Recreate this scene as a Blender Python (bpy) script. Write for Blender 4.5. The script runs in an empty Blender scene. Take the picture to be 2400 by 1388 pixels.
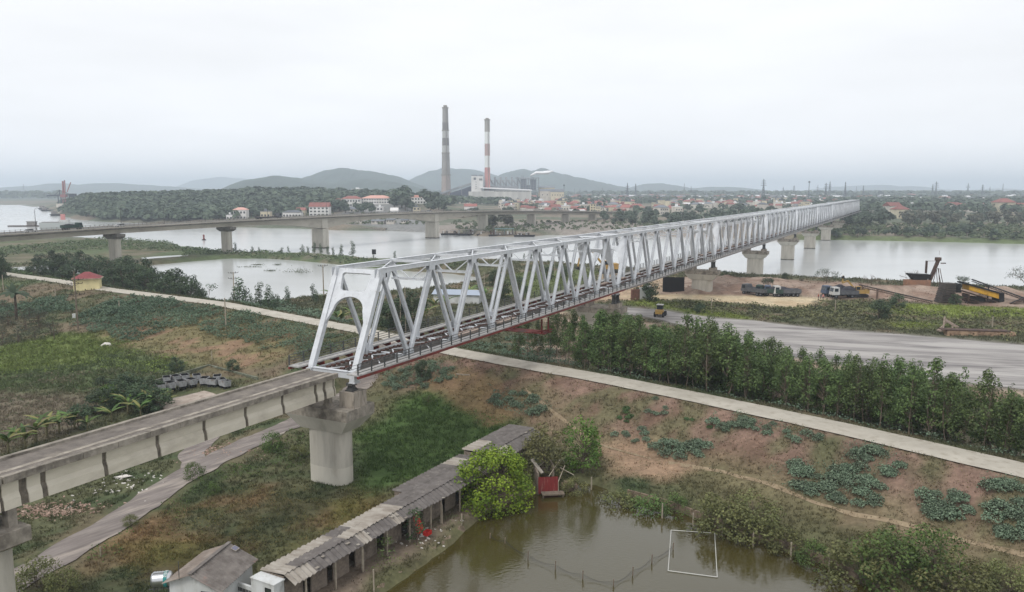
import bpy, math, random
import numpy as np
from mathutils import Vector, Matrix
SC = bpy.context.scene
COL = SC.collection
# ---------------------------------------------------------------- camera
CAMZ = 31.7
FPX, CX, CY, HY = 1850.0, 1200.0, 694.0, 446.0      # focal length and horizon row in photo pixels
PITCH = math.atan((CY - HY) / FPX)
cam = bpy.data.cameras.new('camera'); camo = bpy.data.objects.new('camera', cam); COL.objects.link(camo)
camo.location = (0, 0, CAMZ); camo.rotation_euler = (math.pi / 2 - PITCH, 0, 0)
cam.sensor_width = 36; cam.lens = 36 * FPX / 2400; cam.clip_start = 0.5; cam.clip_end = 40000
SC.camera = camo
# ---------------------------------------------------------------- sky, sun, exposure
W = bpy.data.worlds.new('World'); SC.world = W; W.use_nodes = True
nt = W.node_tree; nt.nodes.clear()
N_ = nt.nodes.new; L_ = nt.links.new
SUN_EL, SUN_AZ = math.radians(52), math.radians(215)
sky = N_('ShaderNodeTexSky'); sky.sky_type = 'NISHITA'; sky.sun_disc = False
sky.sun_elevation = SUN_EL; sky.sun_rotation = SUN_AZ; sky.air_density = 1.0; sky.dust_density = 4.0
sk = N_('ShaderNodeVectorMath'); sk.operation = 'SCALE'; sk.inputs['Scale'].default_value = 0.06
L_(sky.outputs[0], sk.inputs[0])
tc = N_('ShaderNodeTexCoord'); sep = N_('ShaderNodeSeparateXYZ'); L_(tc.outputs['Generated'], sep.inputs[0])
rmp = N_('ShaderNodeValToRGB'); L_(sep.outputs['Z'], rmp.inputs[0])
cr = rmp.color_ramp
cr.elements[0].position = 0.0; cr.elements[0].color = (1.03, 1.04, 1.07, 1)
cr.elements[1].position = 0.30; cr.elements[1].color = (0.95, 0.96, 0.985, 1)
e = cr.elements.new(0.06); e.color = (0.99, 1.005, 1.035, 1)
e = cr.elements.new(0.14); e.color = (0.945, 0.96, 0.985, 1)
mp = N_('ShaderNodeMapping'); mp.inputs['Scale'].default_value = (1.0, 1.0, 5.0); L_(tc.outputs['Generated'], mp.inputs[0])
nz = N_('ShaderNodeTexNoise'); nz.inputs['Scale'].default_value = 2.2; nz.inputs['Detail'].default_value = 5; L_(mp.outputs[0], nz.inputs[0])
mr = N_('ShaderNodeMapRange'); mr.inputs[1].default_value = 0.3; mr.inputs[2].default_value = 0.7; mr.inputs[3].default_value = 0.90; mr.inputs[4].default_value = 1.04
L_(nz.outputs[0], mr.inputs[0])
mu = N_('ShaderNodeVectorMath'); mu.operation = 'SCALE'; L_(rmp.outputs[0], mu.inputs[0]); L_(mr.outputs[0], mu.inputs['Scale'])
mx = N_('ShaderNodeMix'); mx.data_type = 'RGBA'; mx.inputs[0].default_value = 0.94
L_(sk.outputs[0], mx.inputs[6]); L_(mu.outputs[0], mx.inputs[7])
bg = N_('ShaderNodeBackground'); bg.inputs[1].default_value = 1.0; L_(mx.outputs[2], bg.inputs[0])
wo = N_('ShaderNodeOutputWorld'); L_(bg.outputs[0], wo.inputs[0])
sun = bpy.data.lights.new('sun', 'SUN'); sun.energy = 1.3; sun.angle = math.radians(18); sun.color = (1, 0.97, 0.92)
suno = bpy.data.objects.new('sun', sun); COL.objects.link(suno)
sd = Vector((math.sin(SUN_AZ) * math.cos(SUN_EL), math.cos(SUN_AZ) * math.cos(SUN_EL), math.sin(SUN_EL)))
suno.rotation_euler = sd.to_track_quat('Z', 'Y').to_euler(); suno.location = (0, -40, 120)
SC.view_settings.view_transform = 'Standard'; SC.view_settings.look = 'None'
SC.view_settings.exposure = 0.22; SC.view_settings.gamma = 1.0; SC.view_settings.use_curve_mapping = False
SC.cycles.max_bounces = 6; SC.cycles.diffuse_bounces = 2; SC.cycles.glossy_bounces = 3; SC.cycles.transmission_bounces = 3
SC.cycles.transparent_max_bounces = 6; SC.cycles.volume_bounces = 2; SC.cycles.caustics_reflective = False; SC.cycles.caustics_refractive = False
# ---------------------------------------------------------------- measuring helpers
_sp, _cp = math.sin(PITCH), math.cos(PITCH)
def P(u, v, z):
    """plan position of the point that lies at height z on the sight line (u, v)"""
    x = (u - CX) / FPX; y = -(v - CY) / FPX
    r = (x, _cp + y * _sp, -_sp + y * _cp); t = (z - CAMZ) / r[2]
    return (r[0] * t, r[1] * t)
def PY(u, v, Y):
    """point on the sight line at northing Y"""
    x = (u - CX) / FPX; y = -(v - CY) / FPX
    r = (x, _cp + y * _sp, -_sp + y * _cp); t = Y / r[1]
    return (r[0] * t, Y, CAMZ + r[2] * t)
def PL(lst, z): return np.array([P(u, v, z) for u, v in lst])
def lin(c):
    c = c / 255.0
    return c / 12.92 if c <= 0.04045 else ((c + 0.055) / 1.055) ** 2.4
def C(r, g, b, k=1.0): return (lin(r) * k, lin(g) * k, lin(b) * k)
# ---------------------------------------------------------------- noise
def _h(ix, iy, s):
    n = (ix.astype(np.int64) * 374761393 + iy.astype(np.int64) * 668265263 + s * 1274126177) & 0x7fffffff
    n = ((n ^ (n >> 13)) * 1103515245) & 0x7fffffff
    n = (n ^ (n >> 16)) & 0x7fffffff
    return (n % 65536) / 65535.0
def vnoise(x, y, s=0):
    x = np.asarray(x, float); y = np.asarray(y, float)
    ix = np.floor(x); iy = np.floor(y); fx = x - ix; fy = y - iy
    fx = fx * fx * (3 - 2 * fx); fy = fy * fy * (3 - 2 * fy)
    a = _h(ix, iy, s); b = _h(ix + 1, iy, s); c = _h(ix, iy + 1, s); d = _h(ix + 1, iy + 1, s)
    return a + (b - a) * fx + (c - a) * fy + (a - b - c + d) * fx * fy
def fbm(x, y, scale, octv=4, s=0):
    t = 0; a = 1; n = 0; x = np.asarray(x, float) / scale; y = np.asarray(y, float) / scale
    for i in range(octv):
        t = t + a * vnoise(x, y, s + i * 17); n += a; a *= 0.5; x = x * 2.03 + 11.3; y = y * 2.03 - 7.7
    return t / n
def sst(a, b, x):
    t = np.clip((x - a) / (b - a), 0, 1); return t * t * (3 - 2 * t)
def seg_d(x, y, p, q):
    px, py = p; dx, dy = q[0] - px, q[1] - py; L2 = dx * dx + dy * dy
    t = np.clip(((x - px) * dx + (y - py) * dy) / L2, 0, 1)
    return np.hypot(x - px - t * dx, y - py - t * dy), (dx * (y - py) - dy * (x - px))
def line_sd(x, y, L):
    """signed distance to a polyline; the sign is the side (positive to the left of travel)"""
    best = np.full(np.shape(x), 1e9); sg = np.ones(np.shape(x))
    for i in range(len(L) - 1):
        d, s = seg_d(x, y, L[i], L[i + 1]); m = d < best
        best = np.where(m, d, best); sg = np.where(m, np.sign(s), sg)
    return best * sg
def poly_sd(x, y, G):
    """signed distance to a polygon, positive outside"""
    best = np.full(np.shape(x), 1e9); ins = np.zeros(np.shape(x), bool); n = len(G)
    for i in range(n):
        p, q = G[i], G[(i + 1) % n]
        d, _ = seg_d(x, y, p, q); best = np.minimum(best, d)
        if p[1] != q[1]:
            c = ((p[1] > y) != (q[1] > y)) & (x < (q[0] - p[0]) * (y - p[1]) / (q[1] - p[1]) + p[0]); ins ^= c
    return np.where(ins, -best, best)
# ---------------------------------------------------------------- object helpers
def link(o, parent=None):
    COL.objects.link(o)
    if parent is not None: o.parent = parent
    return o
def tag(o, label=None, cat=None, group=None, kind=None):
    if label: o['label'] = label
    if cat: o['category'] = cat
    if group: o['group'] = group
    if kind: o['kind'] = kind
    return o
def thing(name, label, cat, loc=(0, 0, 0), rz=0.0, group=None):
    o = bpy.data.objects.new(name, None); o.location = loc; o.rotation_euler = (0, 0, rz)
    o.empty_display_size = 0.5
    return tag(link(o), label, cat, group)
def dup(root, loc=None, rz=None, label=None, group=None, scale=None):
    def cp(o, par):
        c = o.copy(); COL.objects.link(c); c.parent = par
        for ch in kids.get(o.name, ()): cp(ch, c)
        return c
    kids = {}
    def walk(o):
        ch = list(o.children); kids[o.name] = ch
        for k in ch: walk(k)
    if root.name not in KIDS: walk(root); KIDS[root.name] = kids
    kids = KIDS[root.name]
    r = cp(root, None)
    if loc is not None: r.location = loc
    if rz is not None: r.rotation_euler = (0, 0, rz)
    if scale is not None: r.scale = (scale,) * 3 if not hasattr(scale, '__len__') else scale
    if label: r['label'] = label
    if group: r['group'] = group
    return r
KIDS = {}
def np_mesh(name, V, F, mats, cols=None, smooth=False, mi=None):
    me = bpy.data.meshes.new(name); V = np.asarray(V, np.float32); F = np.asarray(F, np.int32); n, k = F.shape
    me.vertices.add(len(V)); me.vertices.foreach_set('co', V.ravel())
    me.loops.add(n * k); me.loops.foreach_set('vertex_index', F.ravel())
    me.polygons.add(n); me.polygons.foreach_set('loop_start', np.arange(0, n * k, k, dtype=np.int32))
    if smooth: me.polygons.foreach_set('use_smooth', np.ones(n, bool))
    if mi is not None: me.polygons.foreach_set('material_index', np.asarray(mi, np.int32))
    if cols is not None:
        at = me.color_attributes.new('Col', 'FLOAT_COLOR', 'POINT')
        cc = np.ones((len(V), 4), np.float32); cc[:, :3] = cols; at.data.foreach_set('color', cc.ravel())
    for m in (mats if isinstance(mats, (list, tuple)) else [mats]): me.materials.append(m)
    me.update(calc_edges=True)
    return me
def np_obj(name, *a, parent=None, **k): return link(bpy.data.objects.new(name, np_mesh(name, *a, **k)), parent)
class MB:
    """collects boxes, beams and tubes and links them as ONE mesh object"""
    def __init__(s): s.v = []; s.f = []; s.m = []
    def add(s, vs, fs, mi=0):
        b = len(s.v); s.v += [tuple(map(float, p)) for p in vs]; s.f += [tuple(b + i for i in f) for f in fs]; s.m += [mi] * len(fs); return s
    def box(s, x0, x1, y0, y1, z0, z1, mi=0):
        return s.add([(x0, y0, z0), (x1, y0, z0), (x1, y1, z0), (x0, y1, z0), (x0, y0, z1), (x1, y0, z1), (x1, y1, z1), (x0, y1, z1)],
                     [(0, 3, 2, 1), (4, 5, 6, 7), (0, 1, 5, 4), (1, 2, 6, 5), (2, 3, 7, 6), (3, 0, 4, 7)], mi)
    def beam(s, p, q, w, h, up=(0, 0, 1), mi=0, off=(0, 0)):
        p = Vector(p); q = Vector(q); d = (q - p).normalized(); u = Vector(up)
        if abs(d.dot(u)) > 0.98: u = Vector((1, 0, 0)) if abs(d.x) < 0.9 else Vector((0, 1, 0))
        a = d.cross(u).normalized(); b = a.cross(d).normalized()
        p = p + a * off[0] + b * off[1]; q = q + a * off[0] + b * off[1]
        c = [(-w / 2, -h / 2), (w / 2, -h / 2), (w / 2, h / 2), (-w / 2, h / 2)]
        vs = [p + a * i + b * j for i, j in c] + [q + a * i + b * j for i, j in c]
        return s.add(vs, [(0, 1, 2, 3), (7, 6, 5, 4), (0, 4, 5, 1), (1, 5, 6, 2), (2, 6, 7, 3), (3, 7, 4, 0)], mi)
    def hsec(s, p, q, w, h, up, t=0.035, mi=0):
        """H section: flanges lie at +-w/2 sideways, each h deep along 'up'; web joins them"""
        s.beam(p, q, t, h, up, mi, (-w / 2, 0)); s.beam(p, q, t, h, up, mi, (w / 2, 0)); s.beam(p, q, w - t, t, up, mi); return s
    def tube(s, pts, rad, n=6, mi=0, cap=True):
        pts = [Vector(p) for p in pts]; k = len(pts)
        if not hasattr(rad, '__len__'): rad = [rad] * k
        vs = []
        for i, p in enumerate(pts):
            d = (pts[min(i + 1, k - 1)] - pts[max(i - 1, 0)]).normalized()
            u = Vector((0, 0, 1)) if abs(d.z) < 0.95 else Vector((1, 0, 0))
            a = d.cross(u).normalized(); b = a.cross(d)
            vs += [p + (a * math.cos(2 * math.pi * j / n) + b * math.sin(2 * math.pi * j / n)) * rad[i] for j in range(n)]
        fs = [(i * n + j, i * n + (j + 1) % n, (i + 1) * n + (j + 1) % n, (i + 1) * n + j) for i in range(k - 1) for j in range(n)]
        if cap: fs += [tuple(range(n))[::-1], tuple((k - 1) * n + j for j in range(n))]
        return s.add(vs, fs, mi)
    def prism(s, poly, z0, z1, mi=0):
        n = len(poly)
        vs = [(x, y, z0) for x, y in poly] + [(x, y, z1) for x, y in poly]
        return s.add(vs, [tuple(range(n))[::-1], tuple(range(n, 2 * n))] + [(i, (i + 1) % n, n + (i + 1) % n, n + i) for i in range(n)], mi)
    def sweep(s, prof, xs, f=None, mi=0, caps=True):
        """extrude a closed (y, z) profile along x; f(x, prof) may reshape it"""
        n = len(prof); vs = []
        for x in xs:
            pr = f(x) if f else prof
            vs += [(x, y, z) for y, z in pr]
        fs = [(i * n + j, (i + 1) * n + j, (i + 1) * n + (j + 1) % n, i * n + (j + 1) % n) for i in range(len(xs) - 1) for j in range(n)]
        if caps: fs += [tuple(range(n)), tuple((len(xs) - 1) * n + j for j in range(n))[::-1]]
        return s.add(vs, fs, mi)
    def mesh(s, name, mats, smooth=False):
        me = bpy.data.meshes.new(name); me.from_pydata(s.v, [], s.f)
        for m in (mats if isinstance(mats, (list, tuple)) else [mats]): me.materials.append(m)
        me.polygons.foreach_set('material_index', s.m)
        if smooth: me.polygons.foreach_set('use_smooth', [True] * len(s.f))
        me.update(); return me
    def build(s, name, mats, parent=None, loc=None, rz=None, smooth=False):
        o = bpy.data.objects.new(name, s.mesh(name, mats, smooth)); link(o, parent)
        if loc is not None: o.location = loc
        if rz is not None: o.rotation_euler = (0, 0, rz)
        return o
# ---------------------------------------------------------------- materials
def mat(name, c1, c2=None, scale=1.0, rough=0.85, c3=None, s3=0.15, bump=0.0, bscale=None, metal=0.0, spec=0.3, stretch=(1, 1, 1), rot=0.0, world=False, rnd=0.0, lo=0.35, hi=0.65, f3=(0.5, 0.7)):
    m = bpy.data.materials.new(name); m.use_nodes = True; t = m.node_tree; n = t.nodes; l = t.links
    b = n['Principled BSDF']; b.inputs['Roughness'].default_value = rough; b.inputs['Metallic'].default_value = metal
    b.inputs['Specular IOR Level'].default_value = spec
    if c2 is None and bump == 0 and rnd == 0:
        b.inputs['Base Color'].default_value = (*c1, 1); return m
    if world: g = n.new('ShaderNodeNewGeometry'); src = g.outputs['Position']
    else: g = n.new('ShaderNodeTexCoord'); src = g.outputs['Object']
    mpn = n.new('ShaderNodeMapping'); mpn.inputs['Scale'].default_value = stretch
    vr = n.new('ShaderNodeVectorRotate'); vr.rotation_type = 'Z_AXIS'; vr.inputs['Angle'].default_value = rot; l.new(src, vr.inputs[0]); l.new(vr.outputs[0], mpn.inputs[0])
    def noise(sc, det=5):
        z = n.new('ShaderNodeTexNoise'); z.inputs['Scale'].default_value = sc; z.inputs['Detail'].default_value = det; z.inputs['Roughness'].default_value = 0.62
        l.new(mpn.outputs[0], z.inputs[0]); return z
    def mixc(fac, a, bcol, lo_, hi_):
        r = n.new('ShaderNodeMapRange'); r.inputs[1].default_value = lo_; r.inputs[2].default_value = hi_; l.new(fac, r.inputs[0])
        x = n.new('ShaderNodeMix'); x.data_type = 'RGBA'; l.new(r.outputs[0], x.inputs[0])
        if isinstance(a, tuple): x.inputs[6].default_value = (*a, 1)
        else: l.new(a, x.inputs[6])
        x.inputs[7].default_value = (*bcol, 1); return x.outputs[2]
    col = c1
    if c2 is not None: col = mixc(noise(scale).outputs[0], c1, c2, lo, hi)
    if c3 is not None: col = mixc(noise(s3, 6).outputs[0], col, c3, *f3)
    if rnd:
        oi = n.new('ShaderNodeObjectInfo'); hv = n.new('ShaderNodeHueSaturation')
        r = n.new('ShaderNodeMapRange'); r.inputs[3].default_value = 1 - rnd; r.inputs[4].default_value = 1 + rnd; l.new(oi.outputs['Random'], r.inputs[0])
        l.new(r.outputs[0], hv.inputs['Value'])
        if isinstance(col, tuple): hv.inputs['Color'].default_value = (*col, 1)
        else: l.new(col, hv.inputs['Color'])
        col = hv.outputs[0]
    if isinstance(col, tuple): b.inputs['Base Color'].default_value = (*col, 1)
    else: l.new(col, b.inputs['Base Color'])
    if bump:
        bn = n.new('ShaderNodeBump'); bn.inputs['Strength'].default_value = bump; bn.inputs['Distance'].default_value = 0.05
        l.new(noise(bscale or scale * 4).outputs[0], bn.inputs['Height']); l.new(bn.outputs[0], b.inputs['Normal'])
    return m
def mat_attr(name, rough=0.9, gain=1.0, fine=(0.9, 3.5), amp=0.35, rnd=0.0, trans=0.0, spec=0.15, world=True, hue=0.0):
    """base colour from the 'Col' attribute, broken up by noise"""
    m = bpy.data.materials.new(name); m.use_nodes = True; t = m.node_tree; n = t.nodes; l = t.links
    b = n['Principled BSDF']; b.inputs['Roughness'].default_value = rough; b.inputs['Specular IOR Level'].default_value = spec
    a = n.new('ShaderNodeAttribute'); a.attribute_name = 'Col'; col = a.outputs['Color']
    if gain != 1: gs = n.new('ShaderNodeVectorMath'); gs.operation = 'SCALE'; gs.inputs['Scale'].default_value = gain; l.new(col, gs.inputs[0]); col = gs.outputs[0]
    if amp:
        g = n.new('ShaderNodeNewGeometry')
        val = None
        for sc in fine:
            z = n.new('ShaderNodeTexNoise'); z.inputs['Scale'].default_value = sc; z.inputs['Detail'].default_value = 6; z.inputs['Roughness'].default_value = 0.7
            l.new(g.outputs['Position'], z.inputs[0])
            r = n.new('ShaderNodeMapRange'); r.inputs[1].default_value = 0.25; r.inputs[2].default_value = 0.75; r.inputs[3].default_value = 1 - amp; r.inputs[4].default_value = 1 + amp
            l.new(z.outputs[0], r.inputs[0])
            if val is None: val = r.outputs[0]
            else:
                mm = n.new('ShaderNodeMath'); mm.operation = 'MULTIPLY'; l.new(val, mm.inputs[0]); l.new(r.outputs[0], mm.inputs[1]); val = mm.outputs[0]
        s = n.new('ShaderNodeVectorMath'); s.operation = 'SCALE'; l.new(col, s.inputs[0]); l.new(val, s.inputs['Scale']); col = s.outputs[0]
    if rnd:
        oi = n.new('ShaderNodeObjectInfo'); hv = n.new('ShaderNodeHueSaturation')
        r = n.new('ShaderNodeMapRange'); r.inputs[3].default_value = 1 - rnd; r.inputs[4].default_value = 1 + rnd; l.new(oi.outputs['Random'], r.inputs[0])
        l.new(r.outputs[0], hv.inputs['Value'])
        if hue:
            w2 = n.new('ShaderNodeMath'); w2.operation = 'MULTIPLY_ADD'; w2.inputs[1].default_value = hue * 2; w2.inputs[2].default_value = 0.5 - hue; l.new(oi.outputs['Random'], w2.inputs[0]); l.new(w2.outputs[0], hv.inputs['Hue'])
        l.new(col, hv.inputs['Color']); col = hv.outputs[0]
    l.new(col, b.inputs['Base Color'])
    if trans:
        tr = n.new('ShaderNodeBsdfTranslucent'); l.new(col, tr.inputs[0]); mxs = n.new('ShaderNodeMixShader'); mxs.inputs[0].default_value = trans
        l.new(b.outputs[0], mxs.inputs[1]); l.new(tr.outputs[0], mxs.inputs[2]); l.new(mxs.outputs[0], n['Material Output'].inputs['Surface'])
    return m
def water_mat(name, c, rough, bscale, bstr, stretch=(1, 1, 1), ior=1.33, c2=None, dist=0.1):
    m = bpy.data.materials.new(name); m.use_nodes = True; t = m.node_tree; n = t.nodes; l = t.links; b = n['Principled BSDF']
    b.inputs['Roughness'].default_value = rough; b.inputs['IOR'].default_value = ior; b.inputs['Base Color'].default_value = (*c, 1); b.inputs['Specular IOR Level'].default_value = 0.5
    g = n.new('ShaderNodeNewGeometry'); mpn = n.new('ShaderNodeMapping'); mpn.inputs['Scale'].default_value = stretch; l.new(g.outputs['Position'], mpn.inputs[0])
    z = n.new('ShaderNodeTexNoise'); z.inputs['Scale'].default_value = bscale; z.inputs['Detail'].default_value = 4; l.new(mpn.outputs[0], z.inputs[0])
    z2 = n.new('ShaderNodeTexNoise'); z2.inputs['Scale'].default_value = bscale * 0.02; z2.inputs['Detail'].default_value = 3; l.new(g.outputs['Position'], z2.inputs[0])
    r = n.new('ShaderNodeMapRange'); r.inputs[1].default_value = 0.42; r.inputs[2].default_value = 0.62; r.inputs[3].default_value = 0.25 * bstr; r.inputs[4].default_value = bstr; l.new(z2.outputs[0], r.inputs[0])
    bp = n.new('ShaderNodeBump'); bp.inputs['Distance'].default_value = dist; l.new(z.outputs[0], bp.inputs['Height']); l.new(r.outputs[0], bp.inputs['Strength']); l.new(bp.outputs[0], b.inputs['Normal'])
    if c2:
        x = n.new('ShaderNodeMix'); x.data_type = 'RGBA'; x.inputs[6].default_value = (*c, 1); x.inputs[7].default_value = (*c2, 1)
        z3 = n.new('ShaderNodeTexNoise'); z3.inputs['Scale'].default_value = 0.012; l.new(mpn.outputs[0], z3.inputs[0]); l.new(z3.outputs[0], x.inputs[0]); l.new(x.outputs[2], b.inputs['Base Color'])
    return m
M = {}
M['steel'] = mat('white_painted_steel', C(208, 211, 215), C(192, 195, 199), 0.9, 0.5, c3=C(158, 154, 148), s3=2.6, f3=(0.58, 0.76), spec=0.4)
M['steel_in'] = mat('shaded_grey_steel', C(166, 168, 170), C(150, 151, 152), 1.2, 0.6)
M['rail'] = mat('grey_galvanised_steel', C(92, 93, 93), C(72, 72, 71), 2.0, 0.55, metal=0.2)
M['dark'] = mat('dark_opening', C(38, 38, 40), rough=0.9)
M['redsteel'] = mat('red_primer_steel', C(128, 52, 46), C(100, 44, 40), 1.0, 0.7, c3=C(86, 62, 55), s3=0.4)
M['greysteel'] = mat('grey_edge_steel', C(140, 135, 132), C(112, 106, 102), 0.8, 0.7)
M['slab'] = mat('walkway_concrete', C(176, 174, 172), C(156, 154, 151), 0.5, 0.9, c3=C(130, 127, 123), s3=2.2, bump=0.1)
M['block'] = mat('creosoted_timber', C(88, 60, 52), C(66, 48, 43), 3.0, 0.9)
M['timberpale'] = mat('bleached_timber', C(176, 160, 148), C(150, 133, 121), 2.0, 0.9)
M['conc'] = mat('pier_concrete', C(194, 190, 180), C(178, 174, 164), 0.6, 0.9, c3=C(140, 136, 127), s3=0.5, bump=0.15, bscale=6, stretch=(1, 1, 0.35), f3=(0.55, 0.85))
M['concdark'] = mat('weathered_concrete', C(158, 151, 140), C(134, 127, 117), 2.2, 0.95, c3=C(92, 86, 79), s3=0.8, bump=0.3, bscale=5, stretch=(1, 1, 0.8), f3=(0.46, 0.68))
M['pedc'] = mat('drip_stained_concrete', C(170, 161, 149), C(146, 137, 126), 2.0, 0.95, c3=C(78, 72, 66), s3=1.8, bump=0.3, bscale=5, stretch=(1, 1, 0.22), f3=(0.52, 0.68))
M['girder'] = mat('girder_concrete', C(208, 201, 186), C(194, 187, 171), 0.35, 0.9, c3=C(158, 150, 136), s3=0.25, bump=0.1, bscale=5, stretch=(1, 1, 2.5), f3=(0.5, 0.8))
M['stain'] = mat('stained_concrete', C(124, 116, 105), C(96, 89, 80), 2.5, 0.95, c3=C(62, 57, 52), s3=1.2)
M['deckc'] = mat('dirty_deck_concrete', C(122, 115, 108), C(96, 90, 85), 0.8, 0.95, c3=C(138, 130, 119), s3=0.5, bump=0.4, bscale=6, f3=(0.5, 0.75))
M['deckpale'] = mat('pale_worn_strip', C(168, 160, 148), C(126, 119, 110), 1.2, 0.95, c3=C(110, 103, 96), s3=0.9)
# ================================================================ plan layout
ROAD = PL([(-420, 578), (0, 641), (150, 661), (250, 679), (400, 698), (520, 713), (700, 748), (850, 776), (1050, 823), (1200, 851), (1400, 886), (1600, 926), (1800, 968), (2000, 1012), (2200, 1058), (2400, 1105), (2700, 1180)], 6.0)
RIVER = PL([(-900, 545), (-200, 552), (0, 560), (200, 563), (400, 574), (430, 586), (520, 594), (640, 598), (750, 600), (880, 611), (1000, 617), (1200, 621), (1400, 634), (1560, 650), (1700, 654), (1900, 664), (2100, 675), (2300, 686), (2400, 690), (2800, 705),
            (3200, 592), (2400, 572), (2200, 567), (2000, 563), (1860, 562), (1700, 558), (1500, 553), (1364, 551), (1285, 551), (1240, 555), (1120, 554), (1060, 548), (1000, 545), (900, 541), (790, 540), (700, 536), (530, 532), (350, 523), (250, 520), (190, 514), (140, 503), (118, 492), (95, 480), (-100, 480), (-900, 482)], 0.0)
FARCH = PL([(-900, 468.5), (-100, 467), (60, 466), (130, 467), (90, 462.5), (-100, 462), (-900, 463)], 0.0)
LAGOON = PL([(350, 622), (460, 612), (540, 606), (620, 606), (700, 611), (800, 621), (880, 629), (960, 636), (1060, 642), (1120, 650), (1110, 672), (1000, 688), (880, 700), (800, 705), (690, 711), (600, 722), (480, 705), (420, 690), (370, 650)], 0.0)
PUD = [PL([(20, 627), (100, 622), (200, 625), (260, 640), (180, 645), (60, 636), (25, 634)], 1.2), PL([(330, 604), (380, 600), (440, 597), (442, 600), (390, 604), (340, 608)], 1.2)]
POND = PL([(905, 1388), (960, 1350), (1060, 1277), (1110, 1228), (1160, 1192), (1215, 1168), (1290, 1150), (1330, 1130), (1400, 1138), (1430, 1155), (1500, 1172), (1560, 1190), (1680, 1235), (1800, 1278), (1900, 1313), (1990, 1352), (2080, 1400), (2200, 1470), (2100, 1640), (1500, 1700), (760, 1560), (800, 1470)], 0.0)
YARD = PL([(1390, 714), (1480, 722), (1560, 727), (1640, 742), (1760, 752), (1900, 768), (2050, 780), (2200, 792), (2400, 809), (2700, 830), (2700, 935), (2400, 912), (2250, 897), (2120, 885), (1950, 850), (1850, 835), (1700, 800), (1640, 775), (1560, 752), (1500, 740), (1420, 733), (1380, 725)], 3.0)
TRACK = PL([(1230, 960), (1330, 1005), (1420, 1045), (1500, 1065), (1600, 1090), (1700, 1115), (1850, 1162), (2000, 1207), (2200, 1257), (2400, 1310), (2650, 1390)], 1.6)
SANDF = PL([(1440, 695), (1560, 690), (1700, 692), (1850, 694), (1930, 700), (1925, 712), (1880, 722), (1800, 718), (1700, 708), (1560, 703)], 3.0)
SANDB = PL([(1580, 655), (1700, 650), (1900, 660), (2100, 670), (2300, 680), (2700, 690), (2700, 735), (2400, 722), (2250, 715), (2100, 706), (1930, 700), (1750, 694), (1560, 690)], 3.0)
SANDM = PL([(1200, 668), (1300, 650), (1420, 640), (1560, 650), (1560, 690), (1440, 705), (1330, 700), (1230, 700), (1180, 690)], 3.0)
BR_AZ = math.atan((2168 - 1200) / math.hypot(FPX, CY - HY))
BD = np.array([math.sin(BR_AZ), math.cos(BR_AZ)]); BN = np.array([math.cos(BR_AZ), -math.sin(BR_AZ)])
BNC = float(np.array([-16.158, 80.379]) @ BN - 2.9)
def BP(s, n): return BD * s + BN * (BNC + n)
DIRT = PL([(-60, 1420), (60, 1345), (150, 1292), (250, 1236), (330, 1182), (400, 1132), (470, 1094), (560, 1048), (640, 1010), (720, 975), (800, 935), (860, 890), (930, 860), (1040, 824)], 1.1)
DIRT2 = PL([(455, 1092), (450, 1050), (500, 1010), (480, 960), (430, 925)], 1.1)

def H(x, y):
    x = np.asarray(x, float); y = np.asarray(y, float)
    r = -line_sd(x, y, ROAD)                 # road runs from far left to near right: river side is positive
    r = -r
    ad = np.abs(r)
    wn = np.interp(x, [-60, -25, -5, 14, 26, 45], [29, 20, 12, 8.5, 10.5, 7.2]); tt = np.clip((ad - 2.6) / wn, 0, 1)
    foot = np.interp(x, [-90, -40, 0], [1.8, 1.5, 1.35])
    near = 6 - (6 - foot) * (.35 * sst(0, 1, tt) + .65 * tt)
    near = near - (foot - 0.75) * sst(0, 1, (ad - 2.6 - wn) / 9)
    near = near + (fbm(x, y, 7, 3, 5) - 0.5) * 0.5 * sst(3, 7, ad)
    plat = np.interp(x - 0.2 * (y - 150), [-90, -50], [1.7, 3.0])
    plat = np.where(y > 470, np.interp(y, [470, 640, 900, 2000], [2.2, 3.6, 4.5, 6]), plat)
    riv = 6 - (6 - plat) * sst(0, 1, (ad - 2.8) / 9.0)
    riv = riv + (fbm(x, y, 14, 3, 9) - 0.5) * 0.7 * sst(4, 12, ad)
    z = np.where(r < 0, near, riv)
    # hills behind the far bank
    def g(cx, cy, sx, sy, h): return h * np.exp(-((x - cx) / sx) ** 2 - ((y - cy) / sy) ** 2)
    z = z + g(-480, 1080, 330, 190, 15) + g(-140, 900, 85, 120, 12) + g(-290, 1250, 200, 200, 12) + g(430, 900, 120, 70, 3)
    # sandy heaps along the near river bank
    sb = poly_sd(x, y, SANDB); z = z + np.clip(-sb / 9, 0, 1) * (fbm(x, y, 9, 4, 3) - 0.32) * 5.0
    sm = poly_sd(x, y, SANDM); z = z + np.clip(-sm / 9, 0, 1) * (fbm(x, y, 8, 4, 31) - 0.42) * 4.0
    yd = poly_sd(x, y, YARD); k = sst(5, 0, yd); z = z * (1 - k) + 3.0 * k
    sf = poly_sd(x, y, SANDF); k = sst(4, 0, sf); z = z * (1 - k) + 3.0 * k
    for G, s, nz in ((RIVER, 0.55, 5), (FARCH, 0.05, 5), (LAGOON, 0.45, 3), (POND, 1.4, 0.35)):
        d = poly_sd(x, y, G) + (fbm(x, y, nz * 1.7, 3, 40) - 0.5) * nz * 0.8
        z = np.minimum(z, np.maximum(d * s, -1.6) + 0.03)
    for G in PUD:
        d = poly_sd(x, y, G); z = np.where(d < 4, np.minimum(z, 1.2 + np.maximum(d * 0.2, -0.5)), z)
    dr = np.abs(line_sd(x, y, DIRT)); k = sst(4.5, 2.6, dr) * (r < -4); z = z * (1 - k) + 0.95 * k
    return z
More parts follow.
